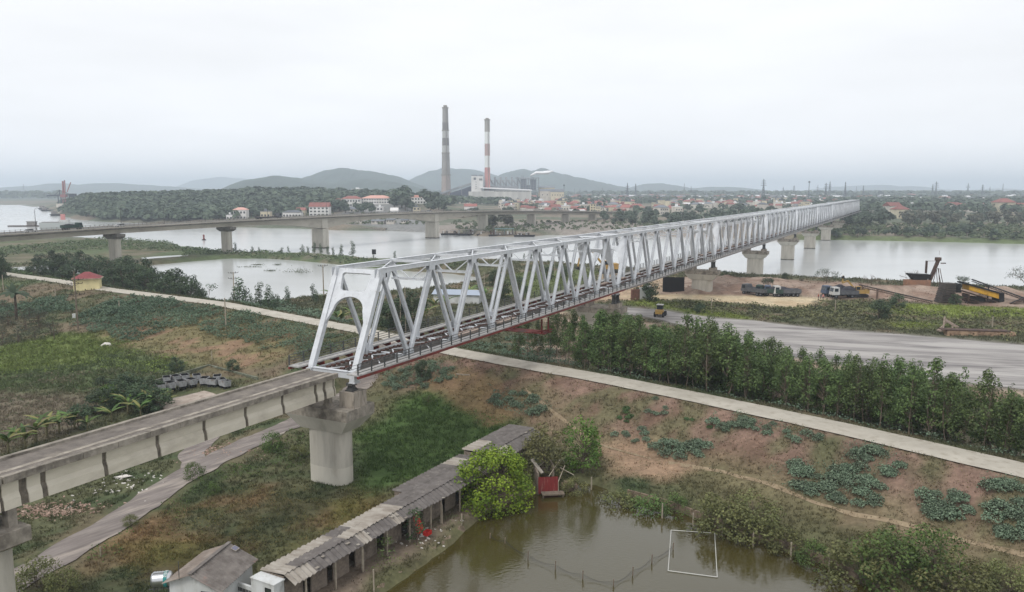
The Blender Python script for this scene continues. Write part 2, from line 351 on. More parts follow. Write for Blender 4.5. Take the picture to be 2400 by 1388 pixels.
def Hs(x, y): return float(H(np.array([x]), np.array([y]))[0])

def ghit(u, v):
    """where the sight line (u, v) first meets the ground or water"""
    Y = 44 * 1.005 ** np.arange(900); dx = (u - CX) / FPX; dy = -(v - CY) / FPX; ry = _cp + dy * _sp; rz = -_sp + dy * _cp
    X = dx * Y / ry; Zr = CAMZ + rz * Y / ry; hh = np.maximum(H(X, Y), 0); k = np.argmax(Zr <= hh) if (Zr <= hh).any() else len(Y) - 1
    return float(X[k]), float(Y[k])
def GL_(lst): return np.array([ghit(u, v) for u, v in lst])
def zone(x, y):
    """albedo of the ground by kind of cover, and how much grows there"""
    x = np.asarray(x, float); y = np.asarray(y, float)
    r = line_sd(x, y, ROAD); n1 = fbm(x, y, 11, 4, 1); n2 = fbm(x, y, 3.2, 4, 2); n3 = fbm(x, y, 30, 3, 3); n4 = fbm(x, y, 5.5, 4, 4)
    col = np.zeros(x.shape + (3,)); veg = np.ones(x.shape)
    def put(c, k, v=None):
        nonlocal col, veg
        k = np.clip(k, 0, 1)[..., None]; col = col * (1 - k) + np.array(c) * k
        if v is not None: veg = veg * (1 - k[..., 0]) + v * k[..., 0]
    put(C(86, 88, 62), np.ones(x.shape), 1.0)
    put(C(104, 96, 74), sst(0.45, 0.62, n1), 0.8); put(C(66, 80, 52), sst(0.5, 0.66, n2) * 0.8, 1.2)
    # reddish earth of the dike slope on the right
    sl = sst(0, -3, r) * sst(-17, -11, r) * sst(-32, -12, x + 0.1 * y * 0)
    put(C(126, 103, 90), sl * sst(0.30, 0.5, n4 * 0.6 + n1 * 0.4 + 0.05), 0.45); put(C(114, 92, 78), sl * sst(0.52, 0.66, n2), 0.45); put(C(98, 98, 70), sl * sst(0.5, 0.6, fbm(x, y, 2.4, 4, 91)) * .75, 1.1); put(C(96, 94, 66), sst(-8, -13, r) * sst(-32, -12, x) * sst(.34, .5, n1) * .85, 1.2)
    sl2 = sst(0, -4, r) * sst(-40, -22, r) * sst(-20, -34, x)
    put(C(112, 98, 80), sl2 * sst(0.47, 0.6, n4) * 0.9, 0.5)
    # dry rust-brown weeds between the dirt road and the sheds
    Z = poly_sd(x, y, PL([(250, 1270), (420, 1180), (620, 1150), (760, 1145), (880, 1170), (900, 1230), (700, 1290), (500, 1330), (300, 1330)], 0.9))
    put(C(132, 102, 74), sst(2.5, -2.5, Z + (n2 - 0.5) * 9) * sst(0.36, 0.6, n4) * .75, 1.4)
    put(C(104, 98, 54), sst(2.5, -2.5, Z) * sst(0.52, 0.7, n1), 1.2)
    # lush grass right of the pier
    Z = poly_sd(x, y, PL([(850, 1010), (960, 950), (1120, 960), (1220, 1000), (1060, 1090), (880, 1150), (840, 1120)], 1.0))
    put(C(72, 94, 48), sst(2.5, -1.5, Z + (n2 - 0.5) * 5), 1.7)
    put(C(128, 104, 76), sst(1.5, -1, poly_sd(x, y, PL([(980, 925), (1100, 925), (1250, 985), (1150, 1000), (1040, 950)], 1.3)) + (n2 - .5) * 4) * 0.8, 0.2)
    # field far left: yellow green vines, then reeds turning grey-brown
    Z = poly_sd(x, y, PL([(-200, 845), (0, 812), (150, 795), (280, 800), (400, 830), (470, 870), (350, 900), (200, 960), (0, 1040), (-300, 1150)], 1.0))
    k = sst(2, -2, Z + (n2 - 0.5) * 5)
    put(C(84, 96, 62), k, 1.8)
    vv = PL([(-300, 845), (0, 812), (150, 795), (280, 800), (340, 822), (200, 850), (0, 868), (-300, 900)], 1.0)
    put(C(98, 110, 58), sst(2, -2, poly_sd(x, y, vv) + (n2 - 0.5) * 6), 1.8)
    Z = poly_sd(x, y, PL([(-300, 930), (0, 915), (230, 915), (250, 960), (120, 1020), (-300, 1150)], 1.0))
    put(C(118, 106, 92), sst(3, -3, Z + (n2 - 0.5) * 8) * 0.85, 1.4)
    # fallow ground above the wagon yard
    Z = poly_sd(x, y, PL([(230, 790), (380, 760), (560, 790), (720, 830), (690, 860), (560, 880), (420, 850)], 1.6))
    put(C(112, 104, 72), sst(4, -3, Z + (n4 - 0.5) * 8), 0.7); put(C(134, 108, 86), sst(3, -3, Z) * sst(0.56, 0.68, n2) * 0.9, 0.2)
    # path along the foot of the dike and other bare earth
    tr = np.abs(line_sd(x, y, TRACK)) + (n2 - 0.5) * 1.6
    put(C(110, 104, 76), sst(4.0, 1.5, tr) * 0.5, 0.9)
    Z = poly_sd(x, y, PL([(1410, 1040), (1500, 1045), (1640, 1100), (1560, 1120), (1440, 1100)], 1.5)); put(C(148, 122, 100), sst(1.5, -1.5, Z + (n2 - .5) * 3) * 0.9, 0.1)
    # trodden ground by the sheds, pond margin
    Z = poly_sd(x, y, PL([(680, 1400), (800, 1300), (900, 1250), (960, 1240), (1060, 1190), (1150, 1110), (1200, 1120), (1130, 1190), (1010, 1260), (880, 1340), (820, 1400)], 1.0))
    put(C(118, 104, 92), sst(1.0, -1.0, Z + (n2 - 0.5) * 3) * 0.9, 0.35)
    # river side: grass with bright patches, sand, plantation floor
    rs = sst(1, 5, r) * (y < 400)
    put(C(84, 86, 64), rs * sst(0.3, 0.6, n1), 1.2); put(C(112, 100, 80), rs * sst(0.55, 0.7, n4), 0.7)
    for q in ([(1480, 728), (1560, 722), (1700, 730), (1760, 748), (1640, 742)], [(2040, 715), (2200, 712), (2400, 725), (2400, 745), (2250, 745), (2080, 735)], [(2080, 755), (2220, 752), (2200, 768), (2100, 770)], [(1480, 700), (1600, 715), (1560, 722), (1480, 715)]):
        put(C(120, 132, 62), sst(3, -3, poly_sd(x, y, PL(q, 3.0)) + (n2 - 0.5) * 8), 1.3)
    Z = poly_sd(x, y, PL([(1180, 850), (1300, 730), (1420, 733), (1560, 752), (1700, 800), (1950, 850), (2400, 912), (2600, 960), (2600, 1120), (2400, 1060), (2000, 965), (1600, 890), (1400, 850)], 3.0))
    put(C(120, 104, 86), sst(3, -2, Z) * sst(0.40, 0.6, n2), 0.5)
    put(C(166, 148, 130), sst(3, -2, Z) * sst(0.5, 0.62, fbm(x, y, 6, 3, 77)) * 0.9, 0.1)
    Z = poly_sd(x, y, SANDM); put(C(168, 146, 122), sst(3, -3, Z + (n2 - 0.5) * 14), 0.15)
    Z = poly_sd(x, y, PL([(1180, 700), (1330, 700), (1420, 640), (1380, 632), (1200, 640)], 3.0)); put(C(94, 104, 62), sst(3, -3, Z + (n2 - 0.5) * 10), 1.0)
    Z = poly_sd(x, y, SANDB); put(C(150, 132, 118), sst(3, -3, Z + (n4 - 0.5) * 10), 0.05); put(C(128, 106, 92), sst(3, -3, Z) * sst(0.46, 0.6, n2), 0.1)
    Z = poly_sd(x, y, SANDF); put(C(188, 172, 142), sst(2, -2, Z + (n2 - 0.5) * 5), 0.0); put(C(172, 150, 118), sst(2, -2, Z) * sst(.5, .62, n4) * .7, 0.0)
    put(C(112, 108, 100), sst(3, 0, poly_sd(x, y, YARD)), 0.05)
    # banks
    put(C(110, 98, 80), sst(2.5, 0, poly_sd(x, y, LAGOON)) * 0.6, 0.5)
    # left flats
    fl = (y > 215) & (x < -40 - 0.0 * y) & (y < 480); put(C(86, 98, 66), fl * sst(0.35, 0.6, n3), 1.3); put(C(112, 106, 88), fl * sst(0.52, 0.62, n1) * 0.8, 0.7)
    # far bank
    fb = sst(470, 490, y)
    put(C(92, 98, 80), fb, 0.6); put(C(122, 112, 98), fb * sst(0.45, 0.6, fbm(x, y, 60, 4, 8)) , 0.4)
    fq = poly_sd(x, y, PL([(1010, 545), (1160, 540), (1364, 549), (1500, 552), (1720, 556), (1640, 536), (1500, 530), (1300, 524), (1160, 526), (1040, 530)], 1.5))
    put(C(138, 130, 122), sst(10, -8, fq + (n3 - 0.5) * 30), 0.2)
    fq = poly_sd(x, y, PL([(1880, 546), (2060, 540), (2400, 545), (2700, 556), (2700, 540), (2400, 524), (2100, 528), (1900, 536)], 2.5)); put(C(128, 118, 102), sst(10, -8, fq + (n3 - 0.5) * 40), 0.4)
    fq = poly_sd(x, y, PL([(1880, 556), (2000, 558), (2400, 566), (2700, 574), (2700, 590), (1880, 570)], 1.0)); put(C(92, 104, 66), sst(10, -4, fq), 1.0)
    fq = poly_sd(x, y, PL([(785, 530), (900, 535), (1010, 540), (1010, 515), (900, 508), (785, 518)], 2.0)); put(C(124, 124, 122), sst(6, -4, fq), 0.0)
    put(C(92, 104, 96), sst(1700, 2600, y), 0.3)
    g = col @ np.array([.3, .55, .15]); col = g[..., None] + (col - g[..., None]) * 0.95
    return col, veg
# ---------------------------------------------------------------- the ground, one sheet to the horizon
def spaced(a, b, st): return list(np.arange(a, b, st))
gx = [-9000, -6500, -4800, -3600, -2800, -2200, -1800, -1500, -1300, -1150] + spaced(-1050, -280, 14) + spaced(-280, -110, 3) + spaced(-110, 85, 1.15) + spaced(85, 200, 3) + spaced(200, 900, 14) + [950, 1100, 1300, 1600, 2000, 2600, 3400, 4500, 6500, 9000]
gy = spaced(-30, 44, 8) + spaced(44, 150, 1.1) + spaced(150, 300, 2.0) + spaced(300, 660, 4.5) + spaced(660, 1500, 16) + [1520, 1600, 1700, 1850, 2000, 2200, 2450, 2800, 3200, 3800, 4600, 5800, 7500, 10000, 15000]
GX, GY = np.meshgrid(np.array(gx, float), np.array(gy, float))
GZ = H(GX, GY); gc, gv = zone(GX, GY)
ny, nx = GX.shape
idx = np.arange(nx * ny).reshape(ny, nx)
Fq = np.stack([idx[:-1, :-1], idx[:-1, 1:], idx[1:, 1:], idx[1:, :-1]], -1).reshape(-1, 4)
M['ground'] = mat_attr('ground_cover', gain=1.0, amp=0.36, fine=(0.35, 2.2))
tag(np_obj('ground', np.stack([GX, GY, GZ], -1).reshape(-1, 3), Fq, M['ground'], cols=gc.reshape(-1, 3), smooth=True), kind='structure', label='uneven flood plain and dike with grass and bare red earth')
# ---------------------------------------------------------------- water
M['river'] = water_mat('river_water', C(192, 194, 193), 0.16, 0.55, 0.35, (1, 2.2, 1), c2=C(168, 170, 168))
M['pondw'] = water_mat('pond_water', C(72, 64, 30), 0.03, 2.4, 0.8, (1, 1.5, 1), ior=1.7, c2=C(60, 56, 30), dist=0.04)
def sheet(name, G, z, m, grow=0, label=None, sub=None):
    me = bpy.data.meshes.new(name); me.from_pydata([(float(a), float(b), z) for a, b in G], [], [tuple(range(len(G)))]); me.materials.append(m); me.update()
    return tag(link(bpy.data.objects.new(name, me)), label, kind='structure')
sheet('river', [(-3500, 300), (-700, 300), (-300, 205), (-60, 205), (150, 205), (320, 205), (700, 300), (900, 560), (0, 760), (-420, 900), (-520, 1250), (-560, 4200), (-3500, 4200)], 0.0, M['river'], label='wide pale grey river under the bridges')
sheet('pond', [(-22, 40), (60, 40), (60, 62), (20, 84), (0, 84), (-14, 62)], 0.012, M['pondw'], label='murky olive fish pond beside the sheds')
for G in PUD: sheet('shallow_pool', [tuple(g) for g in (G + (G - G.mean(0)) * 0.25)], 1.2, M['river'], label='shallow pool of pale water in the riverside grass')
# ---------------------------------------------------------------- roads
def ribbon(name, L, w, z_off, m, label=None, step=1.5, cross=4, wob=0.0, seed=0, zf=None, cols=None, crown=0.0):
    L = np.asarray(L, float); seg = np.hypot(*np.diff(L, axis=0).T); s = np.r_[0, np.cumsum(seg)]
    t = np.linspace(0, s[-1], max(2, int(s[-1] / step))); X = np.interp(t, s, L[:, 0]); Y = np.interp(t, s, L[:, 1])
    for _ in range(3): X[1:-1] = (X[:-2] + 2 * X[1:-1] + X[2:]) / 4; Y[1:-1] = (Y[:-2] + 2 * Y[1:-1] + Y[2:]) / 4
    dx = np.gradient(X); dy = np.gradient(Y); q = np.hypot(dx, dy); nx_, ny_ = -dy / q, dx / q
    V = []
    for j in range(cross + 1):
        o = (j / cross - 0.5) * w
        jit = (fbm(t, t * 0 + j * 9.1, 2.5, 3, seed + 5) - 0.5) * 2 * wob if j in (0, cross) else 0
        px, py = X + nx_ * (o + jit), Y + ny_ * (o + jit)
        zz = H(px, py) if zf is None else np.full(px.shape, zf)
        V.append(np.stack([px, py, zz + z_off + crown * (1 - (2 * j / cross - 1) ** 2)], -1))
    V = np.stack(V, 1); n = len(t); k = cross + 1; ii = np.arange(n * k).reshape(n, k)
    F = np.stack([ii[:-1, :-1], ii[1:, :-1], ii[1:, 1:], ii[:-1, 1:]], -1).reshape(-1, 4)
    return tag(np_obj(name, V.reshape(-1, 3), F, m, smooth=True), label, kind='structure')
M['road'] = mat('concrete_road', C(184, 178, 166), C(168, 162, 150), 0.35, 0.95, c3=C(150, 142, 128), s3=1.1, world=True, f3=(0.52, 0.75), bump=0.1)
ribbon('dike_road', ROAD, 4.5, 0.10, M['road'], 'pale concrete road along the top of the dike', wob=0.18, crown=0.04)
M['dirt'] = mat('grey_dirt', C(136, 128, 123), C(110, 102, 98), 0.9, 0.97, c3=C(168, 158, 148), s3=0.5, world=True, bump=0.5, bscale=2.5, stretch=(1.6, 0.28, 1), rot=.62)
ribbon('dirt_road', DIRT, 3.5, 0.09, M['dirt'], 'rutted grey dirt road passing under the viaduct', wob=0.5, cross=8, step=1.0)
ribbon('dirt_branch', DIRT2, 2.8, 0.075, M['dirt'], 'short dirt branch leading to the wagon yard', wob=0.5, cross=6, step=1.0)
# the grey yard
def dense(G, st):
    out = []
    for i in range(len(G)):
        p, q = np.array(G[i]), np.array(G[(i + 1) % len(G)]); k = max(1, int(np.hypot(*(q - p)) / st))
        for j in range(k):
            a = p + (q - p) * j / k; n = np.array([-(q - p)[1], (q - p)[0]]) / np.hypot(*(q - p))
            out.append(a + n * (fbm(np.array([a[0]]), np.array([a[1]]), 4, 3, 66)[0] - 0.5) * 2.4)
    return out
M['yard'] = mat('compacted_grey_grit', C(168, 164, 160), C(146, 142, 139), 0.09, 0.95, c3=C(116, 112, 111), s3=0.16, world=True, stretch=(0.30, 2.0, 1), rot=.25, f3=(0.44, 0.62), lo=0.42, hi=0.6, bump=.2, bscale=2)
sheet('gravel_yard', dense(YARD, 2.5), 3.06, M['yard'], label='wide flat grey coal-dusted yard behind the plantation')
M['padc'] = mat('yard_concrete', C(176, 164, 152), C(156, 143, 132), 0.5, 0.95, c3=C(130, 116, 106), s3=0.9, world=True)
PAD = PL([(375, 945), (520, 905), (560, 925), (440, 975), (400, 985)], 1.15)

M['path'] = mat('trodden_earth', C(154, 138, 114), C(130, 114, 92), 1.2, .97, world=True)
ribbon('foot_path', TRACK, .42, .05, M['path'], 'narrow trodden earth path along the foot of the dike', wob=.22, cross=4, step=.8)
# ================================================================ railway truss bridge
BRZ = math.pi / 2 - BR_AZ
SP, NP_, PW = 78.4, 8, 9.8
S0 = 63.5; PITCHS = 79.35
ZN = 12.7; ZT = 23.15; HT = ZT - ZN; HW = 2.9      # chord centres and half width
CO = ZN
def arch_w(t):
    """half width of the opening in the portal plate, t metres below the top along the post"""
    if 0.5 <= t <= 2.55:
        w = 1.98 - 0.14 * (t - 0.5); e = min(t - 0.5, 2.55 - t)
        return w - (0.32 - math.sqrt(max(0, 0.1024 - (0.32 - e) ** 2)) if e < 0.32 else 0)
    if t < 3.2: return 0
    if t <= 4.7: return 1.98 * math.sqrt(max(0, 1 - ((4.7 - t) / 1.5) ** 2))
    return 1.98 + (t - 4.7) / 1.5 * 0.58
def portal(side):
    m = MB(); L = math.hypot(PW / 2, HT); x0, xt = (0, PW / 2) if side < 0 else (SP, SP - PW / 2)
    ax = Vector(((x0 - xt) / L, 0, -HT / L)); nrm = Vector((-ax.z, 0, ax.x)) if side < 0 else Vector((ax.z, 0, -ax.x))
    top = Vector((xt, 0, HT))
    ts = [0, 0.25, 0.5, 0.54, 0.62, 0.72, 0.85, 1.5, 2.2, 2.33, 2.43, 2.51, 2.55, 2.9, 3.2, 3.22, 3.27, 3.35, 3.5, 3.7, 4.0, 4.35, 4.7, 5.3, 6.0, 6.6, 7.1]
    for a, b in zip(ts[:-1], ts[1:]):
        for sg in (-1, 1):
            wa, wb = arch_w(a + 1e-6), arch_w(b - 1e-6)
            if wa > 2.54 and wb > 2.54: continue
            vs = []
            for off in (-0.16, 0.16):
                for t, w in ((a, wa), (b, wb)):
                    for y in (w * sg, (HW - 0.1) * sg): vs.append(top + ax * t + nrm * off + Vector((0, y, 0)))
            m.add(vs, [(0, 1, 3, 2), (4, 6, 7, 5), (0, 2, 6, 4), (1, 5, 7, 3), (0, 4, 5, 1), (2, 3, 7, 6)])
    o = []
    for sg in (-1, 1):
        q = MB(); q.beam(top + ax * 0.05, top + ax * (L + 0.1), 0.62, 0.66, (0, 1, 0)); q2 = [(top + Vector((0, HW * sg, 0)))]
        q = MB(); q.beam(top + ax * -0.1 + Vector((0, HW * sg, 0)), top + ax * (L - 0.2) + Vector((0, HW * sg, 0)), 0.52, 0.56, (0, 1, 0))
        # cover lips that catch light along the edges
        for e in (-0.26, 0.26): q.beam(top + ax * 0.3 + Vector((0, HW * sg, 0)) + nrm * e, top + ax * (L - 0.4) + Vector((0, HW * sg, 0)) + nrm * e, 0.04, 0.64, (0, 1, 0))
        o.append(q)
    return m, o
_g = MB(); _g.box(-.75, .75, -.274, -.25, -.75, .2).box(-.75, .75, .25, .274, -.75, .2).box(.5, .74, -.28, .28, -.78, -.3, 1)
GT = _g.mesh('gusset_plate', [M['steel'], M['dark']])
_g = MB(); _g.box(-.7, .7, -.274, -.25, -.3, .85).box(-.7, .7, .25, .274, -.3, .85)
GB = _g.mesh('gusset_plate', [M['steel']])
def truss_span(k, first):
    s = S0 + PITCHS * k; p = BP(s, 0)
    where = ['nearest the camera, resting on the near pier', 'second from the camera over the grey yard', 'third from the camera over the sandy river bank', 'fourth from the camera, first over open water', 'fifth from the camera over midstream', 'sixth from the camera meeting the far river edge', 'seventh from the camera over the far bank flats', 'third from the far end', 'last one at the far end by the trees'][k]
    r = thing('truss_span', 'white steel railway truss span ' + where, 'truss bridge', (p[0], p[1], ZN), BRZ, 'white steel truss spans of the railway bridge')
    near = k < 3
    bx = [i * PW for i in range(NP_ + 1)]; tx = [(i + 0.5) * PW for i in range(NP_)]
    for sg in (-1, 1):
        xe = tx[-1] + (0.25 if k == 8 else PW + PITCHS - SP - .3)
        MB().beam((tx[0] - 0.25, HW * sg, HT), (xe, HW * sg, HT), 0.46, 0.46).beam((tx[0] - 0.25, HW * sg, HT + 0.25), (xe, HW * sg, HT + 0.25), 0.58, 0.04).build('top_chord', M['steel'], r)
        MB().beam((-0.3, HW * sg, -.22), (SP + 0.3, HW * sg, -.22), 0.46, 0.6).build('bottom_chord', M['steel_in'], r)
    for sg in (-1, 1):
        m, legs = portal(sg); o = m.build('portal_frame', M['steel'], r)
        for q in legs: q.build('end_post', M['steel'], o)
    for sg in (-1, 1):
        y = HW * sg
        for i in range(NP_):
            if i: MB().hsec((bx[i] + 0.12, y, 0.3), (tx[i] - 0.1, y, HT - 0.3), 0.42, 0.38 if i in (1, 2, 6, 7) else 0.30, (1, 0, 0)).build('diagonal', M['steel'], r)
            if i < NP_ - 1: MB().hsec((tx[i] + 0.1, y, HT - 0.3), (bx[i + 1] - 0.12, y, 0.3), 0.42, 0.38 if i in (0, 1, 5, 6) else 0.30, (1, 0, 0)).build('diagonal', M['steel'], r)
    for sg in (-1, 1):
        for i in range(NP_): o = link(bpy.data.objects.new('gusset_plate', GT), r); o.location = (tx[i], HW * sg, HT)
        for i in range(1, NP_): o = link(bpy.data.objects.new('gusset_plate', GB), r); o.location = (bx[i], HW * sg, 0)
    # top bracing
    for i in range(1, NP_ - 1): MB().beam((tx[i], -HW + .25, HT + .1), (tx[i], HW - .25, HT + .1), 0.28, 0.28).build('top_strut', M['steel'], r)
    for i in range(NP_ - (k == 8)):
        b = MB(); x2 = tx[i + 1] if i < NP_ - 1 else tx[i] + PW + .9
        for sg in (-1, 1): b.beam((tx[i] + .3, -HW * sg * .9, HT + .02 + sg * .045), (x2 - .3, HW * sg * .9, HT + .02 + sg * .045), 0.15, 0.09)
        b.build('top_bracing', M['steel'], r)
    for i in range(1, NP_ - 1):
        b = MB(); zs = HT - 2.05
        xx = tx[i] 
        for e in (-0.17, 0.17): b.beam((xx + e, -HW + .2, zs), (xx + e, HW - .2, zs), 0.1, 0.18)
        for e in (-0.1, 0.1): b.beam((xx + e, -HW + .3, zs + .18), (xx + e, HW - .3, zs + .18), 0.06, 0.05)
        for sg in (-1, 1):
            b.beam((xx, 0.15 * sg, zs + .05), (xx, (HW - .45) * sg, HT - .25), 0.14, 0.12)
            b.beam((xx, 1.7 * sg, zs + .05), (xx, (HW - .15) * sg, zs + 1.0), 0.1, 0.1)
        b.build('sway_frame', M['steel'], r)
    # floor: cross beams, stringers, lateral zigzag
    for i in range(NP_ + 1):
        MB().box(bx[i] - .16, bx[i] + .16, -HW + .26, HW - .26, -.42, .3).box(bx[i] - .26, bx[i] + .26, -HW + .27, HW - .27, .3, .335).build('floor_beam', M['steel'], r)
    for sg in (-1, 1): MB().box(0.3, SP - .3, sg * 0.95 - .1, sg * .95 + .1, -.3, .30).build('stringer', M['greysteel'], r)
    z = MB(); n = 40 if near else 24; dx = SP / n
    for i in range(n):
        a, b_ = (-1, 1) if i % 2 else (1, -1)
        z.beam((i * dx, a * .82, .33), ((i + 1) * dx, b_ * .82, .33), 0.17, 0.06)
    for i in range(NP_ * 2):
        z.beam((i * PW / 2, HW - .3, .1), (i * PW / 2 + 1.6, 1.1, .1), 0.12, 0.06); z.beam((i * PW / 2, -HW + .3, .1), (i * PW / 2 + 1.6, -1.1, .1), 0.12, 0.06)
    z.build('floor_bracing', M['steel'], r)
    if first:
        bm_ = MB().box(-.14, .14, -.24, .24, 0, .2).mesh('timber_block', M['block'])
        for i in range(50):
            for sg in (-1, 1):
                o = link(bpy.data.objects.new('timber_block', bm_), r); o.location = (0.5 + i * .8, sg * .95, .31)
        rb = MB()
        for i in range(50, 97):
            for sg in (-1, 1): rb.box(.36 + i * .8, .64 + i * .8, sg * .95 - .24, sg * .95 + .24, .31, .51)
        tag(rb.build('timber_block_rows', M['block'], r), kind='stuff')
        MB().box(22, 27.2, -2.5, -1.5, .35, .62).build('spare_timber', M['timberpale'], r); MB().box(33, 38, -2.4, -1.5, .35, .6).build('spare_timber', M['timberpale'], r)
    else:
        rb = MB(); st = .8 if near else 1.6
        for i in range(int(77.6 / st)):
            for sg in (-1, 1): rb.box(.36 + i * st, .36 + i * st + .3, sg * .95 - .24, sg * .95 + .24, .31, .51)
        tag(rb.build('timber_block_rows', M['block'], r), kind='stuff')
        for i in range(7):
            if k < 4: MB().box(4 + i * 10.2, 7.4 + i * 10.2, 1.5, 2.3, .35, .55).build('spare_timber', M['timberpale'], r)
    # walkways
    for sg in (-1, 1):
        x0 = -1.7 if k == 0 else -.4; x1 = SP + .4
        if k == 0 and sg > 0: x0 = -1.4
        w = MB().box(x0, x1, min(sg * 3.3, sg * 4.75), max(sg * 3.3, sg * 4.75), .38, .52)
        wk = w.build('walkway', M['slab'], r)
        em = M['redsteel'] if k == 0 else M['greysteel']
        f = MB().box(x0, x1, min(sg * 4.62, sg * 4.80), max(sg * 4.62, sg * 4.80), .1, .375)
        nb = 32 if near else 16
        for i in range(nb + 1):
            xx = i * SP / nb; f.add([(xx - .05, sg * 3.16, .37), (xx + .05, sg * 3.16, .37), (xx + .05, sg * 4.62, .37), (xx - .05, sg * 4.62, .37), (xx - .05, sg * 3.16, -.35), (xx + .05, sg * 3.16, -.35), (xx + .05, sg * 4.62, .12), (xx - .05, sg * 4.62, .12)],
                                    [(0, 1, 2, 3), (7, 6, 5, 4), (0, 4, 5, 1), (1, 5, 6, 2), (2, 6, 7, 3), (3, 7, 4, 0)])
        f.build('bracket_beam', em, r)
        ra = MB(); npst = int((x1 - x0) / 2.2); step = (x1 - x0) / npst if k < 6 else (x1 - x0) / npst
        for i in range(npst + 1):
            xx = x0 + .06 + i * (x1 - x0 - .12) / npst
            ra.box(xx - .06, xx + .06, sg * 4.70 - .055, sg * 4.70 + .055, .52, 1.62)
        for h in (.75, 1.02, 1.3): ra.beam((x0, sg * 4.70, h), (x1, sg * 4.70, h), .05, .055)
        ra.beam((x0, sg * 4.70, 1.62), (x1, sg * 4.70, 1.62), .07, .06)
        for h in (.8, 1.15): ra.beam((x0, sg * 3.34, h), (x1, sg * 3.34, h), .04, .04)
        ra.build('railing', M['rail'], wk)
    # feet
    for x in (0, SP):
        for sg in (-1, 1):
            f = MB().box(x - .42, x + .42, sg * HW - .33, sg * HW + .33, -.75, .25)
            f.box(x - .5, x + .5, sg * HW - .4, sg * HW + .4, -.82, -.75)
            f.build('shoe', M['steel'], r)
    return r
truss_span(0, True)
for k in range(1, 9): truss_span(k, False)
# ---------------------------------------------------------------- piers of the railway bridge
def rrect(a, b, r, n=12):
    out = []
    for cx, cy, a0 in ((a - r, b - r, 0), (-a + r, b - r, 90), (-a + r, -b + r, 180), (a - r, -b + r, 270)):
        for i in range(n + 1):
            t = math.radians(a0 + 90 * i / n); out.append((cx + r * math.cos(t), cy + r * math.sin(t)))
    return out
M['shaft'] = mat('pier_shaft_concrete', C(188, 183, 172), C(174, 169, 158), 0.8, 0.9, c3=C(150, 145, 135), s3=1.1, bump=0.12, bscale=8, stretch=(1, 1, 0.18), f3=(0.5, 0.8))
M['shaftlow'] = mat('pale_pier_base', C(203, 198, 186), C(190, 185, 173), 0.8, 0.9, c3=C(160, 153, 140), s3=1.0, stretch=(1, 1, 0.3), f3=(0.55, 0.8))
M['wet'] = mat('dark_wet_concrete', C(96, 92, 84), C(72, 70, 64), 1.0, 0.8)
def truss_pier(k, label):
    s = S0 + PITCHS * k - (0.45 if k else .1); p = BP(s, -.1 if k else -.4); gz_ = Hs(p[0], p[1]); zb = min(gz_ - 1.0, -1.5)
    r = thing('bridge_pier', label, 'bridge pier', (p[0], p[1], 0), BRZ, 'concrete piers of the railway bridge')
    a = 1.35 if k == 0 else 1.6; b = 2.45 if k == 0 else 2.9; cl = 4.1 if k == 0 else 4.5; cw = 2.3
    zt, zs, zc = 9.4, 8.3, 6.75
    if k == 0:
        MB().prism(rrect(a, b, 1.28), 2.75, zc, 0).build('shaft', M['shaft'], r)
        MB().prism(rrect(a + .004, b + .004, 1.28), gz_ - 1, 2.75, 0).build('shaft_base', M['shaftlow'], r)
    else:
        MB().prism(rrect(a, b, 1.3), 0.35 if gz_ < 0.5 else gz_ - 1, zc, 0).build('shaft', M['shaft'], r)
        if gz_ < 0.5: MB().prism(rrect(a + .005, b + .005, 1.3), -2.5, 0.35, 0).build('waterline_band', M['wet'], r)
    c = MB(); 
    lo = [(-a - .15, -b - .3), (a + .15, -b - .3), (a + .15, b + .3), (-a - .15, b + .3)]; hi = [(-cw, -cl), (cw, -cl), (cw, cl), (-cw, cl)]
    c.add([(x, y, zc) for x, y in lo] + [(x, y, zs) for x, y in hi], [(3, 2, 1, 0), (4, 5, 6, 7)] + [(i, (i + 1) % 4, 4 + (i + 1) % 4, 4 + i) for i in range(4)])
    c.build('cap_corbel', M['conc'], r)
    MB().box(-cw, cw, -cl, cl, zs + .004, zt).build('cap_slab', M['concdark'], r)
    for sg in (-1, 1):
        x0, x1 = (-1.2 if k else -1.0, 1.2 if k else 1.15)
        if k == 0:
            MB().box(-.75, 1.35, sg * 2.9 - .95, sg * 2.9 + .95, zt, 11.0).build('pedestal', M['pedc'], r)
        else: MB().box(-1.5, 1.5, sg * 2.9 - .85, sg * 2.9 + .85, zt, 10.2).build('pedestal', M['pedc'], r)
        for xc in ((.1,) if k == 0 else (-.95, .95)):
            z0 = 11.0 if k == 0 else 10.2
            m = MB().box(xc - .5, xc + .5, sg * 2.9 - .45, sg * 2.9 + .45, z0, z0 + .14).box(xc - .4, xc + .4, sg * 2.9 - .36, sg * 2.9 + .36, z0 + .14, z0 + .3)
            m.box(xc - .14, xc + .14, sg * 2.9 - .36, sg * 2.9 + .36, z0 + .3, ZN - 1.1)
            for e in (-.32, 0, .32): m.beam((xc - .32, sg * 2.9 + e, z0 + .3), (xc, sg * 2.9 + e, ZN - 1.05), .05, .05); m.beam((xc + .32, sg * 2.9 + e, z0 + .3), (xc, sg * 2.9 + e, ZN - 1.05), .05, .05)
            m.box(xc - .42, xc + .42, sg * 2.9 - .38, sg * 2.9 + .38, ZN - 1.1, ZN - .83).build('bearing', M['rail'], r)
    if k == 0:
        for sg in (-1, 1):
            MB().box(-2.1, -1.42, sg * 1.3 - .45, sg * 1.3 + .45, zt, 9.9).box(-2.0, -1.5, sg * 1.3 - .35, sg * 1.3 + .35, 9.9, 10.71).build('bearing', M['concdark'], r)
    return r
